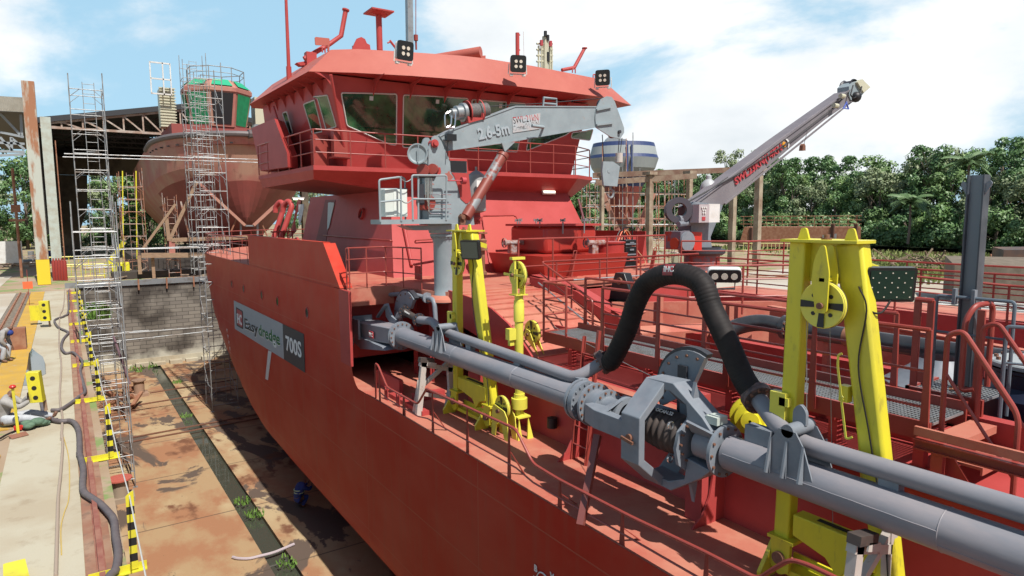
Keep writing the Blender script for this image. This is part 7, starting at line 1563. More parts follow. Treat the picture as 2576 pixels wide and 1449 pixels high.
b = MB(); b.bx(EL[0],ER[0],100.5,101.4,10.2,12.4); b.build('crane_beam', CCON, SH)
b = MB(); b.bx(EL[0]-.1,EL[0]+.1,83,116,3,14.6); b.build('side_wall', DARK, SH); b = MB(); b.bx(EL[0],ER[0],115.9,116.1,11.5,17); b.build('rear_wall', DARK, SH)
b = MB(); b.prism([(-2.2,101.5,10.2),(1.6,101.5,10.2),(1.35,101.5,6),(.5,101.5,3.5),(.4,101.5,0),(-1.4,101.5,0),(-1.6,101.5,4.5)],(0,1.6,0)); b.build('column', CCON, SH)
for x,y in ((24,83),(24,95),(12,115),(24,108),(-2.2,112)):
    b = MB(); b.bx(x-.4,x+.4,y-.4,y+.4,0,13.8); b.build('column', CCON, SH)
# left corrugated canopy
CN = thing('sheet_canopy','corrugated sheet canopy with grey steel trusses at the left edge','canopy',(-7,58,0))
b = MB(); Y = 58.0; a = V(-60,238,Y=Y); e = V(60,245,Y=Y); n = 60
top = [(a.x+(e.x-a.x)*i/n, Y+.06*(i%2), a.z+(e.z-a.z)*i/n) for i in range(n+1)]; bot = [(x,y,z-1.0) for x,y,z in top]
b.loft([top,bot]); b.build('fascia_sheet', SHEET, CN, smooth=0)
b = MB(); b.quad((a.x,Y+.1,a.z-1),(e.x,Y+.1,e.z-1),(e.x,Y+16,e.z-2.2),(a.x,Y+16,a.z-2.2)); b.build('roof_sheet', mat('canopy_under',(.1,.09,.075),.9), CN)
b = MB()
for p0,p1 in (((-20,275),(55,282)),((-20,328),(60,345)),((52,282),(55,345)),((-20,265),(52,340)),((-20,358),(62,362)),((-20,380),(62,382)),((28,345),(30,380)),((30,348),(62,376)),((0,345),(30,378)),((-20,392),(62,388))): b.nx(); b.beam(V(*p0,Y=59),V(*p1,Y=59),.16,.16)
b.build('truss_member', TRUG, CN)
b = MB(); p = V(50,640,Y=64); b.cyl((p.x,64,0),(p.x,64,8.5),.1,n=8); b.bx(p.x-.5,p.x+.5,63.9,64.1,4.4,4.6); b.bx(p.x-.3,p.x+.3,63.8,63.9,5.1,5.7); tag(b.build('utility_pole', RUST), 'dark post with a small box and crossarm seen left of the rusty column', 'post')
b = MB(); p = V(12,600,Y=75); b.bx(p.x-1.2,p.x+1.2,75,75.1,.6,2.6); tag(b.build('notice_board', WHT), 'white notice board at the far left edge by the trees', 'board')
def fence_panel(c, w, h, label, m=YEL, yaw=0):
    c = Vector(c); x = Vector((math.cos(yaw),math.sin(yaw),0)); b = MB(); u = Vector((0,0,1)); b.tube([c-x*w/2,c-x*w/2+u*h,c+x*w/2+u*h,c+x*w/2],.04,6); b.tube([c-x*w/2+u*.2,c+x*w/2+u*.2],.035,6)
    for i in range(1,8): b.tube([c-x*w/2+x*w*i/8+u*.2,c-x*w/2+x*w*i/8+u*h],.022,5)
    tag(b.build('barrier_panel', m), label, 'barrier', 'yellow barrier panels in the yard')
fence_panel(V(22,638,Z=0)+Vector((0,-2,0)),1.4,1.3,'yellow barrier panel at the left edge of the yard')
fence_panel(V(62,620,Z=0),1.6,1.3,'yellow barrier panel farther back left of the column')
fence_panel(V(176,668,Z=0)+Vector((0,-5,0)),3.0,1.1,'long yellow brown barrier behind the near scaffold top')
fence_panel(V(215,690,Z=0)+Vector((0,-5,0)),2.4,1.1,'yellow barrier at the head of the dock wall')
b = MB()
for i in range(5): b.nx(); p = V(138+i*7,705,Z=0); b.lathe(p,(0,0,1),[(0,.13),(1.4,.13),(1.55,.05),(1.65,.05)],10)
t = thing('gas_bottles','row of dark red gas bottles behind the column foot','gas bottles',V(145,705,Z=0)); b.build('bottle', mat('bottle_red',(.25,.03,.02),.4), t)
t = thing('welding_set','yellow box shaped welding set on the slipway edge','machine',V(305,690,Z=0)); p = V(305,697,Z=.0); b = MB(); b.bx(p.x-.6,p.x+.6,p.y-.4,p.y+.4,.2,1.15); b.build('case', mat('set_yellow',(.7,.65,.03),.4), t, bevel=.05); b = MB(); b.bx(p.x-.2,p.x+.1,p.y-.42,p.y-.4,.5,.9); b.build('panel', SBLK, t)
b = MB()
for i,(x,y,h) in enumerate(((82,650,.9),(115,0,0))): pass
for x,y,m_,lab in ((79,652,GALV,'pale grey drum left of the rusty column'),(122,650,BLUE,'small blue drum by the column'),(395,684,GALV,'silver drum inside the near scaffold view')):
    b = MB(); p = V(x,y,Z=0); b.lathe(p,(0,0,1),[(0,.3),(.9,.3),(.92,.26),(.93,0)],12); tag(b.build('drum', m_), lab, 'drum')
random.seed(21); b = MB()
for i in range(60):
    p = V(random.uniform(-40,92),random.uniform(640,672),Z=random.uniform(.05,.5)); d_ = Vector((random.uniform(-1,1),random.uniform(-1,1),random.uniform(-.1,.1))).normalized()*random.uniform(.3,1.6); b.beam(p-d_,p+d_,.1,.1)
o = tag(b.build('yard_scrap', mat('scrap_mix',(.2,.12,.08),.8,col2=(.45,.38,.3),scale=2,amt=1)), 'untidy spread of scrap steel in the left yard', 'scrap'); o['kind'] = 'stuff'
b = MB(); b.add([V(x,y,Z=.02 if i in (0,1,2,3) else 1.0) for i,(x,y) in enumerate(((45,668),(100,666),(100,655),(55,655)))],[(0,1,2,3)]); p = V(75,664,Z=0); b.sph(p,1.0,12,6,(1.6,1,.5)); b.sph(p+Vector((1.2,0,0)),.9,10,6,(1.3,1,.5)); tag(b.build('tarpaulin_heap', BLK), 'heap under black tarpaulin beside the rusty column', 'heap')
b = MB()
for i in range(40):
    p = V(random.uniform(240,520),random.uniform(655,704),Z=random.uniform(.05,.25)); d_ = Vector((random.uniform(-1,1),random.uniform(-.5,.5),random.uniform(-.1,.1))).normalized()*random.uniform(.3,1.3); b.beam(p-d_,p+d_,.09,.09)
o = tag(b.build('slipway_scrap', mat('scrap_mix2',(.16,.1,.07),.8,col2=(.4,.33,.26),scale=2,amt=1)), 'scattered steel and timber offcuts on the slipway', 'scrap'); o['kind'] = 'stuff'
# ================================================================ tug on the slip
TG = thing('tug_boat','unfinished brown primer tug on the slip with green covered wheelhouse windows','tug boat',(12.6,75,0))
tx0, TY = V(629,500,Y=59).x, 58.5; TB_ = 6.6; 
def tw(t): return TB_*(1-(1-min(t/9,1))**2.3)**.62 if t < 9 else TB_
zt_ = lambda t: 11.7-.035*t if t < 4 else 11.56-.06*(t-4)
zk_ = lambda t: max(1.2, 4.3-.38*t) 
rings = []
ts = [0,.05,.2,.5,1,1.6,2.4,3.4,4.6,6,7.5,9,12,16,20,25,30]
sl = [1,.93,.85,.76,.66,.56,.47,.38,.29,.2,.12,.05,0]
for sgn in (-1,1):
    pass
b = MB(); fac = []
for sgn in (-1,1):
    for i in range(len(ts)-1):
        for j in range(len(sl)-1):
            def P(t,s_): 
                z = zk_(t)+(zt_(t)-zk_(t))*s_; w_ = tw(t)*(min(1,s_/.62)**.55 if s_ < .62 else 1.0)*(.93+.07*s_); return Vector((tx0+sgn*w_, TY+t*1.0+(1-s_)*2.2*(1 if t < 6 else max(0,1-(t-6)/6)), z))
            q4 = [P(ts[i],sl[j]),P(ts[i+1],sl[j]),P(ts[i+1],sl[j+1]),P(ts[i],sl[j+1])]
            zm = sum(p.z for p in q4)/4; b.mi = 0 if zm > 8.2-.25*(ts[i]-1) - (1.0 if ts[i] < .5 else 0) else 1
            b.add(q4 if sgn < 0 else q4[::-1],[(0,1,2,3)])
b.build('hull', [TUGR, TUGD], TG, smooth=30)
b = MB(); b.tube([Vector((tx0-tw(t)*1.0,TY+t,zt_(t)-.15)) for t in reversed(ts[:13])]+[Vector((tx0+tw(t),TY+t,zt_(t)-.15)) for t in ts[:13]],.24,8); b.build('fender', mat('tug_fender',(.13,.11,.11),.6), TG)
b = MB(); dk = [Vector((tx0-tw(t)*.97,TY+t,zt_(t)-1.0)) for t in reversed(ts)]+[Vector((tx0+tw(t)*.97,TY+t,zt_(t)-1.0)) for t in ts]; b.add(dk,[tuple(range(len(dk)))]); b.build('deck', TUGD, TG)
b = MB()
for i in range(9):
    t_ = .3+i*1.0
    for sgn in (-1,1): b.nx(); p = Vector((tx0+sgn*tw(t_)*.99,TY+t_-.06,zt_(t_)-.9)); b.box(p,(.22,.12,.1))
b.build('scupper', SBLK, TG)
# tug wheelhouse
cx, cy = V(553,300,Y=66.5).x, 67.5
def octo(r, z, ry=None): return [Vector((cx+math.cos(a)*r, cy+math.sin(a)*(ry or r), z)) for a in [math.pi/8+i*math.pi/4 for i in range(8)]]
b = MB(); b.bx(cx-4.2,cx+4.2,cy-2.2,cy+6,10.4,12.9); b.build('deckhouse', TUGD, TG)
b = MB(); b.loft([octo(2.5,12.9),octo(3.05,16.0)],closed=True); b.loft([octo(3.15,16.0),octo(3.15,16.35),octo(2.3,17.1)],closed=True,caps=True); b.build('wheelhouse', TUGR, TG, smooth=0)
lo, hi = octo(2.52,13.1), octo(3.06,15.85); rl, rh = octo(3.1,16.45), octo(2.4,17.05)
for i in range(8):
    j = (i+1) % 8; b = MB(); n_ = ((lo[j]-lo[i]).cross(hi[i]-lo[i])).normalized(); c_ = (lo[i]+lo[j])/2; n_ = n_ if n_.dot(c_-Vector((cx,cy,13))) > 0 else -n_
    A__ = [lo[i].lerp(lo[j],.12),lo[i].lerp(lo[j],.88),hi[i].lerp(hi[j],.9),hi[i].lerp(hi[j],.1)]; b.prism([p+n_*.03 for p in A__],n_*.03); b.build('window_cover' if i != 5 else 'window_opening', GRNT if i != 5 else SBLK, TG)
    b = MB(); n2 = ((rl[j]-rl[i]).cross(rh[i]-rl[i])).normalized(); n2 = n2 if n2.z > 0 else -n2; A__ = [rl[i].lerp(rl[j],.12),rl[i].lerp(rl[j],.88),rh[i].lerp(rh[j],.85),rh[i].lerp(rh[j],.15)]; b.prism([p+n2*.05 for p in A__],n2*.02); b.build('roof_light', mat('roof_green',(.02,.35,.18),.5) if i == 0 else bpy.data.materials['roof_green'], TG)
b = MB(); rr2 = octo(2.5,18.2)
for i in range(8):
    if i not in (2,): b.tube([rr2[i],rr2[(i+1)%8]],.04,5); b.tube([rr2[i]-Vector((0,0,.5)),rr2[(i+1)%8]-Vector((0,0,.5))],.03,5)
    b.tube([rr2[i],rr2[i]-Vector((0,0,1.3))],.04,5)
b.build('roof_rail', SCAF, TG)
for s_ in (-1,1):
    b = MB(); b.bx(cx+s_*4.1-.6,cx+s_*4.1+.6,cy+.5,cy+2.2,12.9,16.3); b.build('funnel', CREM, TG)
b = MB(); 
for i in range(14): z = 12.9+i*.26; b.bx(cx-4.75,cx-3.4,cy+.42,cy+.5,z,z+.1)
b.build('louvre', mat('louvre_cream',(.5,.48,.36),.6), TG)
b = MB(); x_ = cx-5.4; 
for x in (x_,x_+1.0,x_+1.6): b.bx(x-.05,x+.05,cy-.3,cy-.2,15.6,18.4)
for z in (15.6,16.9,18.3): b.bx(x_,x_+1.6,cy-.3,cy-.2,z,z+.12)
b.build('white_frame', WHT, TG)
b = MB(); b.prism([(cx+2.2,cy-3.2,12.4),(cx+2.6,cy-3.2,13.2),(cx+4.0,cy-3.2,13.2),(cx+4.4,cy-3.2,12.4)],(0,1,0)); b.build('vent_cowl', GALV, TG)
# scaffolds round the tug
tower(tx0-5.2,tx0-3.6,54.6,56.2,.3,16.5,'galvanised scaffold tower in front of the tug wheelhouse',m=SCAF,grp='scaffolds round the tug')
tower(V(310,600,Y=58).x,V(368,600,Y=58).x,58,60.5,0,8.2,'rusty orange scaffold tower at the left shoulder of the tug',m=SCAR,grp='scaffolds round the tug')
tower(V(420,600,Y=57).x,V(450,600,Y=57).x,57,58.5,0,6.3,'low rusty scaffold under the tug bow',m=SCAR,grp='scaffolds round the tug')
YL = thing('yellow_stair','yellow stair tower beside the tug hull','stair',V(320,600,Y=62))
b = MB()
for x in (311,345): b.nx(); b.beam(V(x,680,Y=63),V(x-3,430,Y=63),.08,.08)
b.nx(); b.beam(V(265,672,Y=60),V(312,608,Y=60),.3,.3); b.build('stair_post', YEL, YL)
# cradle timbers
for i,(x,y,x2,y2,w_,m_,lab) in enumerate(((1842,290,1580,850,.32,TIM,'long brown timber prop leaning left under the tug bow'),(1640,505,1330,930,.24,TIM,'second leaning timber prop under the tug'),(1600,842,2330,815,.42,TIM,'upper horizontal timber of the tug cradle'),(1320,985,1955,982,.5,TIM,'lower horizontal timber of the tug cradle'),(1850,300,2290,705,.3,TUGR,'left steel arm of the V cradle below the stem'),(2571,520,2370,705,.3,TUGR,'right steel arm of the V cradle below the stem'),(2290,708,2370,708,.16,GALV,'grey plate joining the cradle arms'),(1608,840,1608,1000,.42,TUGR,'short reddish cradle post'),(1555,640,1580,850,.25,TIM,'upright timber beside the leaning prop'),(2210,650,2160,760,.14,RUST,'thin steel strut left of the stem'),(2252,665,2252,800,.14,GALV,'grey steel strut left of the stem'),(2408,660,2408,800,.14,GALV,'grey steel strut right of the stem'),(2430,645,2500,810,.12,RUST,'slanting steel strut right of the stem'),(1690,480,1790,900,.12,SCAR,'rusty ladder stile under the tug'),(1300,985,1310,1160,.25,TIM,'left leg of the tug cradle'),(1425,990,1440,1200,.22,TIM,'second leg of the tug cradle'))):
    b = MB(); b.beam(q('B',x,y,Y=56.6 if i < 9 else 56.9),q('B',x2,y2,Y=56.6 if i < 9 else 56.9),w_,w_*.7); tag(b.build('cradle_beam', m_), lab, 'beam', 'props and beams of the tug cradle')
b = MB(); b.bx(2,18,57.5,60,0,.5); b.bx(4,17,62,80,0,1.2); tag(b.build('slip_cradle', mat('shade_dark',(.05,.04,.035),.9)), 'low cradle carriage under the tug hull, painted dark for the shade there', 'cradle')  # near-black colour carries the shade beneath the hull
# big crane jib behind wheelhouse
b = MB(); a = V(1027,120,Y=45); e = V(1029,-30,Y=45); b.beam(Vector((a.x,45,-.0+0)),Vector((e.x,45,e.z+3)),.42,.42); t = thing('mobile_crane','grey lattice free crane jib rising behind the wheelhouse roof','crane',(a.x,45,0)); 
jb = b.build('jib', GALV, t); 
b = MB(); p = V(1046,88,Y=45); b.tube([V(1046,-20,Y=45),p],.03,5); b.cyl(p,p-Vector((0,0,.4)),.16,n=10); b.tube([p-Vector((0,0,.4)),V(1047,125,Y=45)],.07,6); b.build('hook_rope', REDR, t)
# white mast behind roof
t = thing('white_mast','cream lattice mast with navigation lamps of a vessel behind the wheelhouse','mast',V(1372,180,Y=60)); Y = 52
b = MB(); b.tube([V(1372,200,Y=Y),V(1372,92,Y=Y)],.32,8)
for x in (1355,1362,1383,1388): b.tube([V(x,200,Y=Y),V(x,115,Y=Y)],.1,5)
for y in (110,125,140,155): b.tube([V(1350,y,Y=Y),V(1390,y,Y=Y)],.1,5)
b.build('mast_frame', CREM, t)
for x,y,m_ in ((1362,108,LRED),(1385,110,LRED),(1372,85,SBLK),(1378,95,SBLK),(1379,138,SBLK),(1379,148,SBLK)):
    b = MB(); p = V(x,y,Y=Y-.3); b.cyl(p-Vector((0,0,.25)),p+Vector((0,0,.25)),.16,n=8); b.build('lamp', m_, t)
# ================================================================ right background
B2 = thing('work_boat','grey and navy boat with red bottom inside rusty scaffolding beyond the starboard wing','boat',(44,47,0))
D0 = 62; cx2 = V(1568,400,D=D0); cY = cx2.y; cX = cx2.x
fw = Vector((CR.x,CR.y,0)).normalized(); bk = Vector((CF.x,CF.y,0)).normalized()
def bp(px, py, d=0): 
    p = V(px, py, D=D0); return p+bk*d
b = MB()
secs = []
for t in [i/24 for i in range(25)]:
    a = math.pi*t; w_ = 3.0*math.cos(a)*-1; dpt = -2.6*math.sin(a)
    col = []
    for py, k in ((362,.96),(372,1.0),(392,1.06),(400,1.1),(425,1.0),(445,.8),(470,.62),(520,.42),(570,.22),(610,.04)):
        z = V(1568,py,D=D0).z; col.append(Vector((cX,cY,0))+fw*w_*k+bk*(dpt*k+ (1-k)*0)+Vector((0,0,z)))
    secs.append(col)
for i in range(24):
    for j in range(9):
        b.mi = (1 if j in (0,2) else 0) if j < 5 else (1 if j == 5 else 2)
        b.add([secs[i][j],secs[i+1][j],secs[i+1][j+1],secs[i][j+1]],[(0,1,2,3)])
b.build('hull', [mat('boat_grey',(.3,.33,.33),.5), mat('boat_navy',(.03,.05,.14),.5), TUGD], B2, smooth=30)
b = MB(); b.prism([bp(1520,362),bp(1530,345),bp(1575,350),bp(1590,362)],bk*2); b.build('deck_gear', GALV, B2)
b = MB(); b.prism([bp(1563,372,-2.9),bp(1567,372,-2.9),bp(1567,440,-2.9),bp(1563,440,-2.9)],bk*.2); b.nx(); b.prism([bp(1574,372,-2.9),bp(1578,372,-2.9),bp(1578,440,-2.9),bp(1574,440,-2.9)],bk*.2); b.build('painted_stripe', bpy.data.materials['boat_navy'], B2)
for s_,lab in ((-1,'left'),(1,'right')):
    b = MB(); b.beam(bp(1568+s_*60,490,-2.5),bp(1568+s_*8,620,-2.5),.5,.4); tag(b.build('cradle_beam', TUGR), 'brown cradle arm under the %s side of the grey boat' % s_ if 0 else 'brown slanting cradle arm under the grey boat on its %s side' % lab, 'beam')
# scaffold cage
SCG = thing('scaffold_cage','dense rusty scaffold cage round the grey boat','scaffold',(44,46,0))
random.seed(12)
n=0
for d in (-4,-2.2,3):
    for x in range(1470,1722,15 if d == -4 else 25):
        xx = x+random.uniform(-4,4); b = MB(); b.tube([bp(xx,660,d),bp(xx+random.uniform(-1,1),random.uniform(425,470) if x > 1650 else random.uniform(330,430) if random.random() < .25 else random.uniform(440,480),d)],.04,5); b.build('standard', SCAR if random.random() < .7 else SCAF, SCG)
    for y in (455,488,520,552,566,600,630):
        b = MB(); b.tube([bp(1465,y+random.uniform(-4,4),d),bp(1712 if y > 470 else 1680,y+random.uniform(-4,4),d)],.035,5); b.build('ledger', SCAF if random.random() < .6 else SCAR, SCG)
for i in range(26):
    x = random.uniform(1470,1690); y = random.uniform(470,620); b = MB(); b.tube([bp(x,y,-4),bp(x+random.choice((-22,22)),y+random.uniform(22,40),-4)],.03,4); b.build('brace', SCAR, SCG)
for y,x0,x1 in ((567,1475,1700),(600,1480,1650),(640,1480,1620)):
    b = MB(); b.beam(bp(x0,y,-3.6),bp(x1,y,-3.6),.5,.12); b.build('plank', TIM, SCG)
# timber portal frame
PF = thing('crane_runway','rusty steel runway beams on timber and concrete columns behind the starboard crane','runway',(50,42,0))
for x,x2,y,d in ((1475,1870,442,-5),(1475,1700,462,-7)):
    b = MB(); b.beam(bp(x,y+8,d),bp(x2,y-8,d),.3,.45); b.build('runway_beam', mat('runway_rust',(.17,.09,.06),.7,col2=(.3,.24,.17),scale=1,amt=.8) if d == -5 else bpy.data.materials['runway_rust'], PF)
for x,y0_,d,w_ in ((1596,452,-7,.45),(1692,448,-6,.4),(1860,440,-5,.5),(1827,470,-2,.5),(1489,455,-7,.3)):
    p = bp(x,y0_,d); b = MB(); b.bx(p.x-w_/2,p.x+w_/2,p.y-w_/2,p.y+w_/2,0,p.z); b.bx(p.x-w_,p.x+w_,p.y-w_,p.y+w_,p.z,p.z+.25); b.build('column', mat('column_pale',(.36,.3,.22),.8,col2=(.2,.12,.08),scale=1,amt=.9) if x == 1596 else bpy.data.materials['column_pale'], PF)
# barge
BG = thing('barge','rusty brown steel barge on the river bank below the trees','barge',(77,50,0))
a = Vector((73.9,56.0,0)); e = Vector((81.0,43.6,0)); u = (e-a).normalized(); nrm = Vector((u.y,-u.x,0)); nrm = nrm if nrm.dot(Vector((1,1,0))) > 0 else -nrm
b = MB(); b.prism([a+Vector((0,0,.9)),a+u*.5+Vector((0,0,3.0)),e+Vector((0,0,3.0)),e+Vector((0,0,.6)),a+u*2+Vector((0,0,.4))],nrm*6); b.build('hull', RUST, BG)
b = MB()
for s_ in (.1,.78,.96): b.nx(); p = a.lerp(e,s_)-nrm*.06; b.beam(p+Vector((0,0,.9)),p+Vector((0,0,3.4 if s_ > .2 else 2.9)),.3,.4)
b.build('rubbing_post', mat('dark_rust',(.1,.045,.03),.8), BG)
b = MB(); 
for k in range(15): p = a.lerp(e,.03+k/15); b.tube([p+Vector((0,0,3)),p+Vector((0,0,4.4))],.035,4)
for z in (3.4,3.9,4.4): b.tube([a+Vector((0,0,z)),e+Vector((0,0,z))],.035,4)
b.build('railing', RUST, BG)
b = MB(); p = a.lerp(e,.7)-nrm*.08; b.prism([p+Vector((0,0,.7)),p+u*1.6+Vector((0,0,.7)),p+u*1.6+Vector((0,0,2.2)),p+Vector((0,0,2.0))],-nrm*.02); b.build('grey_patch', GALV, BG)
b = MB()
for k in range(14): p = V(1870+k*10,640,Z=0); b.tube([p,p+Vector((0,0,1.3))],.04,4)
for z in (.5,1.3): b.tube([V(1868,640,Z=0)+Vector((0,0,z)),V(2000,641,Z=0)+Vector((0,0,z))],.05,4)
b.tube([V(2000,641,Z=0)+Vector((0,0,1.3)),V(2022,650,Z=0)],.05,4)
tag(b.build('rail_fence', mat('fence_yellow',(.5,.48,.2),.6)), 'pale yellow pipe fence in front of the rusty barge', 'fence')
b = MB(); p = V(2000,655,Z=0); b.lathe(p,(0,0,1),[(0,.4),(1.1,.4),(1.1,.35),(.9,.35)],10); tag(b.build('blue_bin', mat('bin_blue',(.03,.12,.35),.5)), 'small blue bin on the sandy yard near the barge', 'bin')
b = MB()
for k in range(2): b.nx(); p = V(1700+k*22,668,Z=0); b.cyl(p+Vector((0,0,.5)),p+Vector((1.3,.8,.5)),.5,n=14)
o = thing('concrete_pipes','two pale pipe sections lying on the yard behind the foredeck rail','pipes',V(1700,668,Z=0)); b.build('pipe_section', CREM, o)
b = MB(); p = V(1705,635,Z=0); 
for k in range(14): 
    pp = V(random.uniform(1480,1700),random.uniform(628,660),Z=0); b.nx(); b.beam(pp,pp+Vector((random.uniform(-1.5,1.5),random.uniform(-1.5,1.5),random.uniform(.1,.8))),.2,.15)
o = thing('timber_pile','scattered timbers under the scaffold cage','timber',p); b.build('timber_piece', TIM, o)
# tarpaulin stack, steel racks, right side
b = MB(); A_ = V(2398,768,Z=0); A2 = V(2600,778,Z=0); u = (A2-A_).normalized(); nn2 = Vector((u.y,-u.x,0)); nn2 = nn2 if nn2.dot(bk) > 0 else -nn2
n_ = 24; r0_, r1_, r2_ = [], [], []
for i in range(n_+1):
    p = A_+u*(18*i/n_); w_ = .12*math.sin(i*1.9); r0_.append(p+nn2*(-.3+w_)); r1_.append(p+Vector((0,0,2.0+.06*math.sin(i*.9)))); r2_.append(p+nn2*5+Vector((0,0,2.2)))
b.loft([r0_,r1_,r2_]); b.prism([A_+nn2*-.3,A_+Vector((0,0,2)),A_+nn2*5+Vector((0,0,2.2)),A_+nn2*5],-u*.05); tag(b.build('tarpaulin_stack', BRWN, smooth=60), 'long stack under a brown tarpaulin behind the dark guide post', 'stack')
random.seed(4)
for g_,(x0,x1,y0_,y1_,n_,m_,lab) in enumerate(((2470,2576,758,800,60,SCAF,'pile of long grey steel tubes at the right edge'),(2330,2450,775,800,36,SCAF,'pile of grey tubes behind the red guard rails'),(2030,2200,745,765,30,mat('flat_bars',(.3,.25,.2),.7),'stack of flat steel bars beyond the big gantry'),(1770,1990,750,770,40,mat('mesh_mats',(.4,.34,.26),.8,col2=(.2,.1,.06),scale=1,amt=.9),'stacked mesh mats and laths beyond the hopper'))):
    b = MB()
    for i in range(n_):
        p = V(random.uniform(x0,x1),random.uniform(y0_,y1_),Z=.1+.5*random.random()); d_ = (u*random.uniform(.8,1)+nn2*random.uniform(-.25,.25)).normalized()*random.uniform(1,2.6); b.tube([p-d_,p+d_],.045,5)
    o = tag(b.build('steel_tube_pile', m_), lab, 'tubes'); o['kind'] = 'stuff'
b = MB(); b.lathe(V(2225,765,D=24),(0,0,1),[(-1,.5),(-.1,.5),(0,.3),(.3,.22),(.31,0)],16); tag(b.build('cable_drum', SDRK), 'dark cable drum beside the blue worker', 'drum')
b = MB(); 
for i in range(5): b.tube([V(2248,752,D=24)+Vector((.22*math.cos(a),.1*math.sin(a),.22*math.sin(a)+.03*i)) for a in [k*math.pi/6 for k in range(12)]],.03,5,closed=True)
tag(b.build('hose_coil', YEL), 'coil of yellow hose beside the blue worker', 'coil')
# debris, plates at the river side
random.seed(17); b = MB()
for i in range(90):
    p = V(random.gauss(2330,45),random.gauss(668,7),Z=0); d_ = Vector((random.uniform(-1,1),random.uniform(-1,1),random.uniform(-.1,.35))).normalized()*random.uniform(.3,1.8); b.beam(p-d_+Vector((0,0,.3)),p+d_+Vector((0,0,.3)),.12,.1)
o = tag(b.build('brushwood', mat('brush_brown',(.16,.11,.07),.9,col2=(.32,.25,.17),scale=1,amt=.9)), 'heap of driftwood and dead branches on the river bank', 'brushwood'); o['kind'] = 'stuff'
b = MB(); b.prism([V(2492,640,D=62),V(2508,638,D=62),V(2518,695,D=62),V(2500,692,D=62)],(.3,.2,0)); tag(b.build('steel_plate', RUST), 'tall rusty steel plate standing on the bank at right', 'plate')
b = MB(); p = V(2520,700,Z=0); b.prism([p,p+Vector((0,0,2.0)),p+u*14+Vector((0,0,2.4)),p+u*14],nn2*5); b.prism([p+u*1+nn2*.5+Vector((0,0,2.0)),p+u*9+nn2*.5+Vector((0,0,3.4)),p+u*9+nn2*.5+Vector((0,0,2.4))],nn2*3); tag(b.build('pontoon', mat('pontoon_dark',(.07,.06,.06),.7,col2=(.2,.1,.06),scale=.6,amt=.8)), 'dark steel pontoon on the bank at the right edge', 'pontoon')
b = MB(); p = V(1990,735,Z=0)
# rails of the slip across the yard
b = MB()
for k,(y0_,y1_) in enumerate(((34,34),(35.6,35.6))): b.nx(); b.beam((30,y0_,.02),(70,y0_-18,.02),.12,.12)
o = thing('slip_rails','pair of rails crossing the sandy yard','rails',(50,30,0)); b.build('rail', RUST, o)
# grass on the near bank
random.seed(8); b = MB()
for i in range(5200):
    if i % 3: p = V(random.uniform(2180,2640),random.triangular(652,720,662),Z=0)
    else: p = Vector((random.uniform(70,81),random.uniform(20,62),0))
    if p.x > 82 or p.x < 40: continue
    h_ = random.uniform(.15,.5); s_ = Vector((random.uniform(-1,1),random.uniform(-1,1),0)).normalized()*.1; d_ = Vector((random.uniform(-.3,.3),random.uniform(-.3,.3),1))*h_; b.add([p-s_,p+s_,p+d_+s_*.5,p+d_-s_*.5],[(0,1,2,3)])
GRS = mat('bank_grass',(.12,.17,.04),.8,col2=(.22,.24,.08),scale=.5,amt=.9)
o = b.build('bank_grass', GRS, smooth=0); tag(o,'short green grass and weeds on the river bank','grass'); o['kind'] = 'stuff'
# ================================================================ forest
LF = [mat('foliage_a',(.11,.2,.065),.5,col2=(.2,.29,.11),scale=.35,amt=.9), mat('foliage_b',(.075,.155,.055),.5,col2=(.14,.24,.08),scale=.4,amt=.9), mat('foliage_c',(.18,.23,.12),.6,col2=(.26,.31,.16),scale=.4,amt=.9), mat('foliage_d',(.095,.2,.065),.5,col2=(.22,.31,.1),scale=.5,amt=.9)]
BARK = mat('bark',(.17,.13,.1),.9)
def mk_tree(seed, H, W_, m, clumps=34, leaves=190, low=.04, lf=.6):
    random.seed(seed); t = thing('forest_tree','', 'tree', (0,0,0)); b = MB()
    b.tube([(0,0,-.6),(random.uniform(-.3,.3),random.uniform(-.3,.3),H*.4),(random.uniform(-.6,.6),random.uniform(-.5,.5),H*.8)],[.28,.2,.07],7)
    cl = []
    for i in range(clumps):
        z = H*(low+(1-low)*(i+random.random())/clumps)*.94; k = math.sin(math.pi*min(1,max(.12,(z/H-low*.3)/(1.05))))**.6; a = random.uniform(0,6.28); rr = W_*.5*k*math.sqrt(random.uniform(.15,1)); c = Vector((math.cos(a)*rr,math.sin(a)*rr,z)); cl.append((c, random.uniform(.95,1.7)*W_/8))
        if i % 3 == 0: b.tube([(0,0,max(.3,z*.65)),tuple(c*.6+Vector((0,0,z*.35))),tuple(c)],[.09,.06,.03],5)
    b.build('trunk', BARK, t)
    b = MB()
    for c, r in cl:
        for j in range(leaves):
            v = Vector((random.gauss(0,1),random.gauss(0,1),random.gauss(0,1))).normalized()*r*random.uniform(.55,1.12); v.z *= .72; p = c+v
            n_ = (v.normalized()+Vector((random.uniform(-.8,.8),random.uniform(-.8,.8),random.uniform(-.3,.9)))).normalized(); x = n_.cross(Vector((random.uniform(-1,1),random.uniform(-1,1),random.uniform(-1,1)))).normalized(); y = n_.cross(x); s_ = lf*random.uniform(.45,1)
            b.add([p-x*s_*.5,p+y*s_*.35,p+x*s_*.6,p-y*s_*.35],[(0,1,2,3)])
    b.build('crown', m, t, smooth=0); return t
protos = [mk_tree(1,15,8.5,LF[0]), mk_tree(2,17,8,LF[1]), mk_tree(3,14,9,LF[2],clumps=30), mk_tree(4,16,9.5,LF[3],clumps=30), mk_tree(6,18.5,7,LF[2],clumps=22,leaves=150,low=.3)]
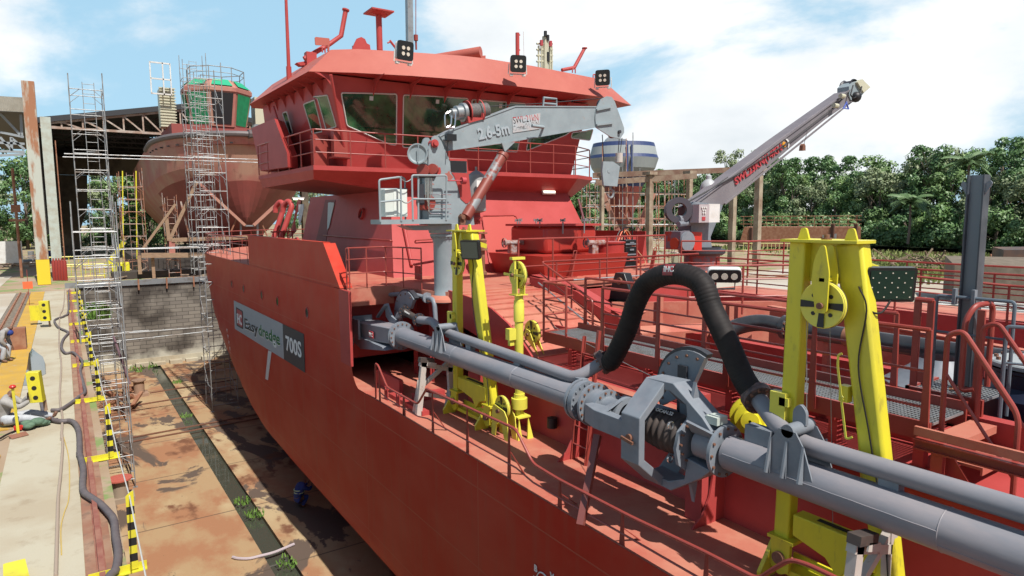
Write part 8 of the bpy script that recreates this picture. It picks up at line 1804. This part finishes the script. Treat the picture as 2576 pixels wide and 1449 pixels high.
bush = [mk_tree(5,6.5,8,LF[3],clumps=16,leaves=220,low=.02), mk_tree(7,5.5,9,LF[1],clumps=14,leaves=220,low=.02), mk_tree(11,6,8.5,LF[0],clumps=15,leaves=220,low=.02)]
used = set()
TL = ['broad mid green tree in the forest wall','tall dark green tree in the forest wall','pale olive tree in the forest wall','bushy fresh green tree in the forest wall','tall thin crowned pale tree above the forest wall']
BL = ['fresh green bush overhanging the river bank','dark green bush at the foot of the forest','mid green bush at the foot of the forest']
def put(i, x, y, z, s, rz, bsh=False):
    P = bush if bsh else protos; pr = P[i]; key = (bsh, i); lab = (BL if bsh else TL)[i]; grp = 'bushes below the forest' if bsh else 'trees of the forest'
    if key not in used:
        used.add(key); o = pr; o.location = (x,y,z); o.rotation_euler = (0,0,rz); o.scale = (s,s,s); o['label'] = lab; o['group'] = grp; return
    o = pr.copy(); COL.objects.link(o); o.location = (x,y,z); o.rotation_euler = (0,0,rz); o.scale = (s,s,s*random.uniform(.92,1.08)); o['label'] = lab; o['group'] = grp; o['category'] = 'tree' if not bsh else 'bush'
    for ch in pr.children: c = ch.copy(); COL.objects.link(c); c.parent = o
for p_ in bush: p_['category'] = 'bush'; p_.name = 'forest_bush'
random.seed(33)
bank = [(106,-12),(107.5,10),(108,35),(108.5,56),(116,84),(125,120),(131,170),(134,230)]
def along(t): 
    i = min(int(t),len(bank)-2); f = t-i; return Vector(bank[i]).lerp(Vector(bank[i+1]),f)
t = .0
while t < 7:
    p = along(t); seg = (Vector(bank[min(int(t)+1,7)])-Vector(bank[min(int(t),6)])).length
    put(random.randrange(3), p.x+2.6+random.uniform(-.5,1), p.y, -.8, random.uniform(.8,1.15), random.uniform(0,6.28), True)
    put(random.randrange(4), p.x+7+random.uniform(-1,2), p.y+random.uniform(-2,2), -.5, random.uniform(.78,.98), random.uniform(0,6.28))
    put(random.choice((0,1,3,3,4,2)), p.x+13+random.uniform(-2,3), p.y+random.uniform(-3,3), 0, random.uniform(.9,1.12), random.uniform(0,6.28))
    t += random.uniform(3.6,4.8)/seg
for k in range(15):
    put(random.randrange(5), -78+k*7.5+random.uniform(-2,2), 150+random.uniform(-5,5), 0, random.uniform(.95,1.25), random.uniform(0,6.28))
    put(random.randrange(3), -78+k*7.5, 140+random.uniform(-3,3), 0, random.uniform(.9,1.2), random.uniform(0,6.28), True)
for k in range(9):
    put(random.randrange(4), -28+k*5.5+random.uniform(-1,1), 126+random.uniform(-3,3), 0, random.uniform(.75,.95), random.uniform(0,6.28))
for k in range(13):
    put(random.randrange(5), 36+k*8+random.uniform(-2,2), 172+random.uniform(-5,5), 0, random.uniform(.9,1.2), random.uniform(0,6.28))
# palms
PLM = mat('palm_leaf',(.09,.16,.06),.5,col2=(.14,.22,.09),scale=1,amt=.8)
def palm(x,y,z,h,seed,label):
    random.seed(seed); t = thing('palm_tree',label,'palm tree',(x,y,z),'palms in the forest'); b = MB(); b.tube([(x,y,z),(x+.3,y,z+h*.5),(x+.5,y+.2,z+h)],[.22,.18,.15],7); b.build('trunk', BARK, t); b = MB()
    for i in range(20):
        a = i*2.4; el = random.uniform(-.2,1.1); L_ = random.uniform(2.6,3.6); P = []
        for k in range(8):
            s_ = k/7; P.append(Vector((x+.5+math.cos(a)*L_*s_*math.cos(el*(1-s_*.5)),y+.2+math.sin(a)*L_*s_*math.cos(el*(1-s_*.5)),z+h+math.sin(el)*L_*s_-1.5*s_*s_)))
        for k in range(7):
            d_ = (P[k+1]-P[k]); sd = d_.cross(Vector((0,0,1))).normalized()
            for s_ in (-1,1):
                for m_ in (0,.5): q0 = P[k]+d_*m_; b.add([q0,q0+d_*.35,q0+sd*s_*.75+d_*.8-Vector((0,0,.35)),q0+sd*s_*.7+d_*.4-Vector((0,0,.4))],[(0,1,2,3)])
    b.build('fronds', PLM, t, smooth=0)
palm(104.5,33,0,9.5,1,'palm with drooping fronds right of centre in the forest')
palm(105.5,42,0,12,2,'tall palm among the trees above the barge end')
palm(104.5,22,0,11,3,'palm near the right edge behind the dark guide post')
palm(106.5,50,0,6.5,4,'low palm close to the river bank')
tuft((109,150,0),0,.1,.1,GRS,'x','x') if 0 else None
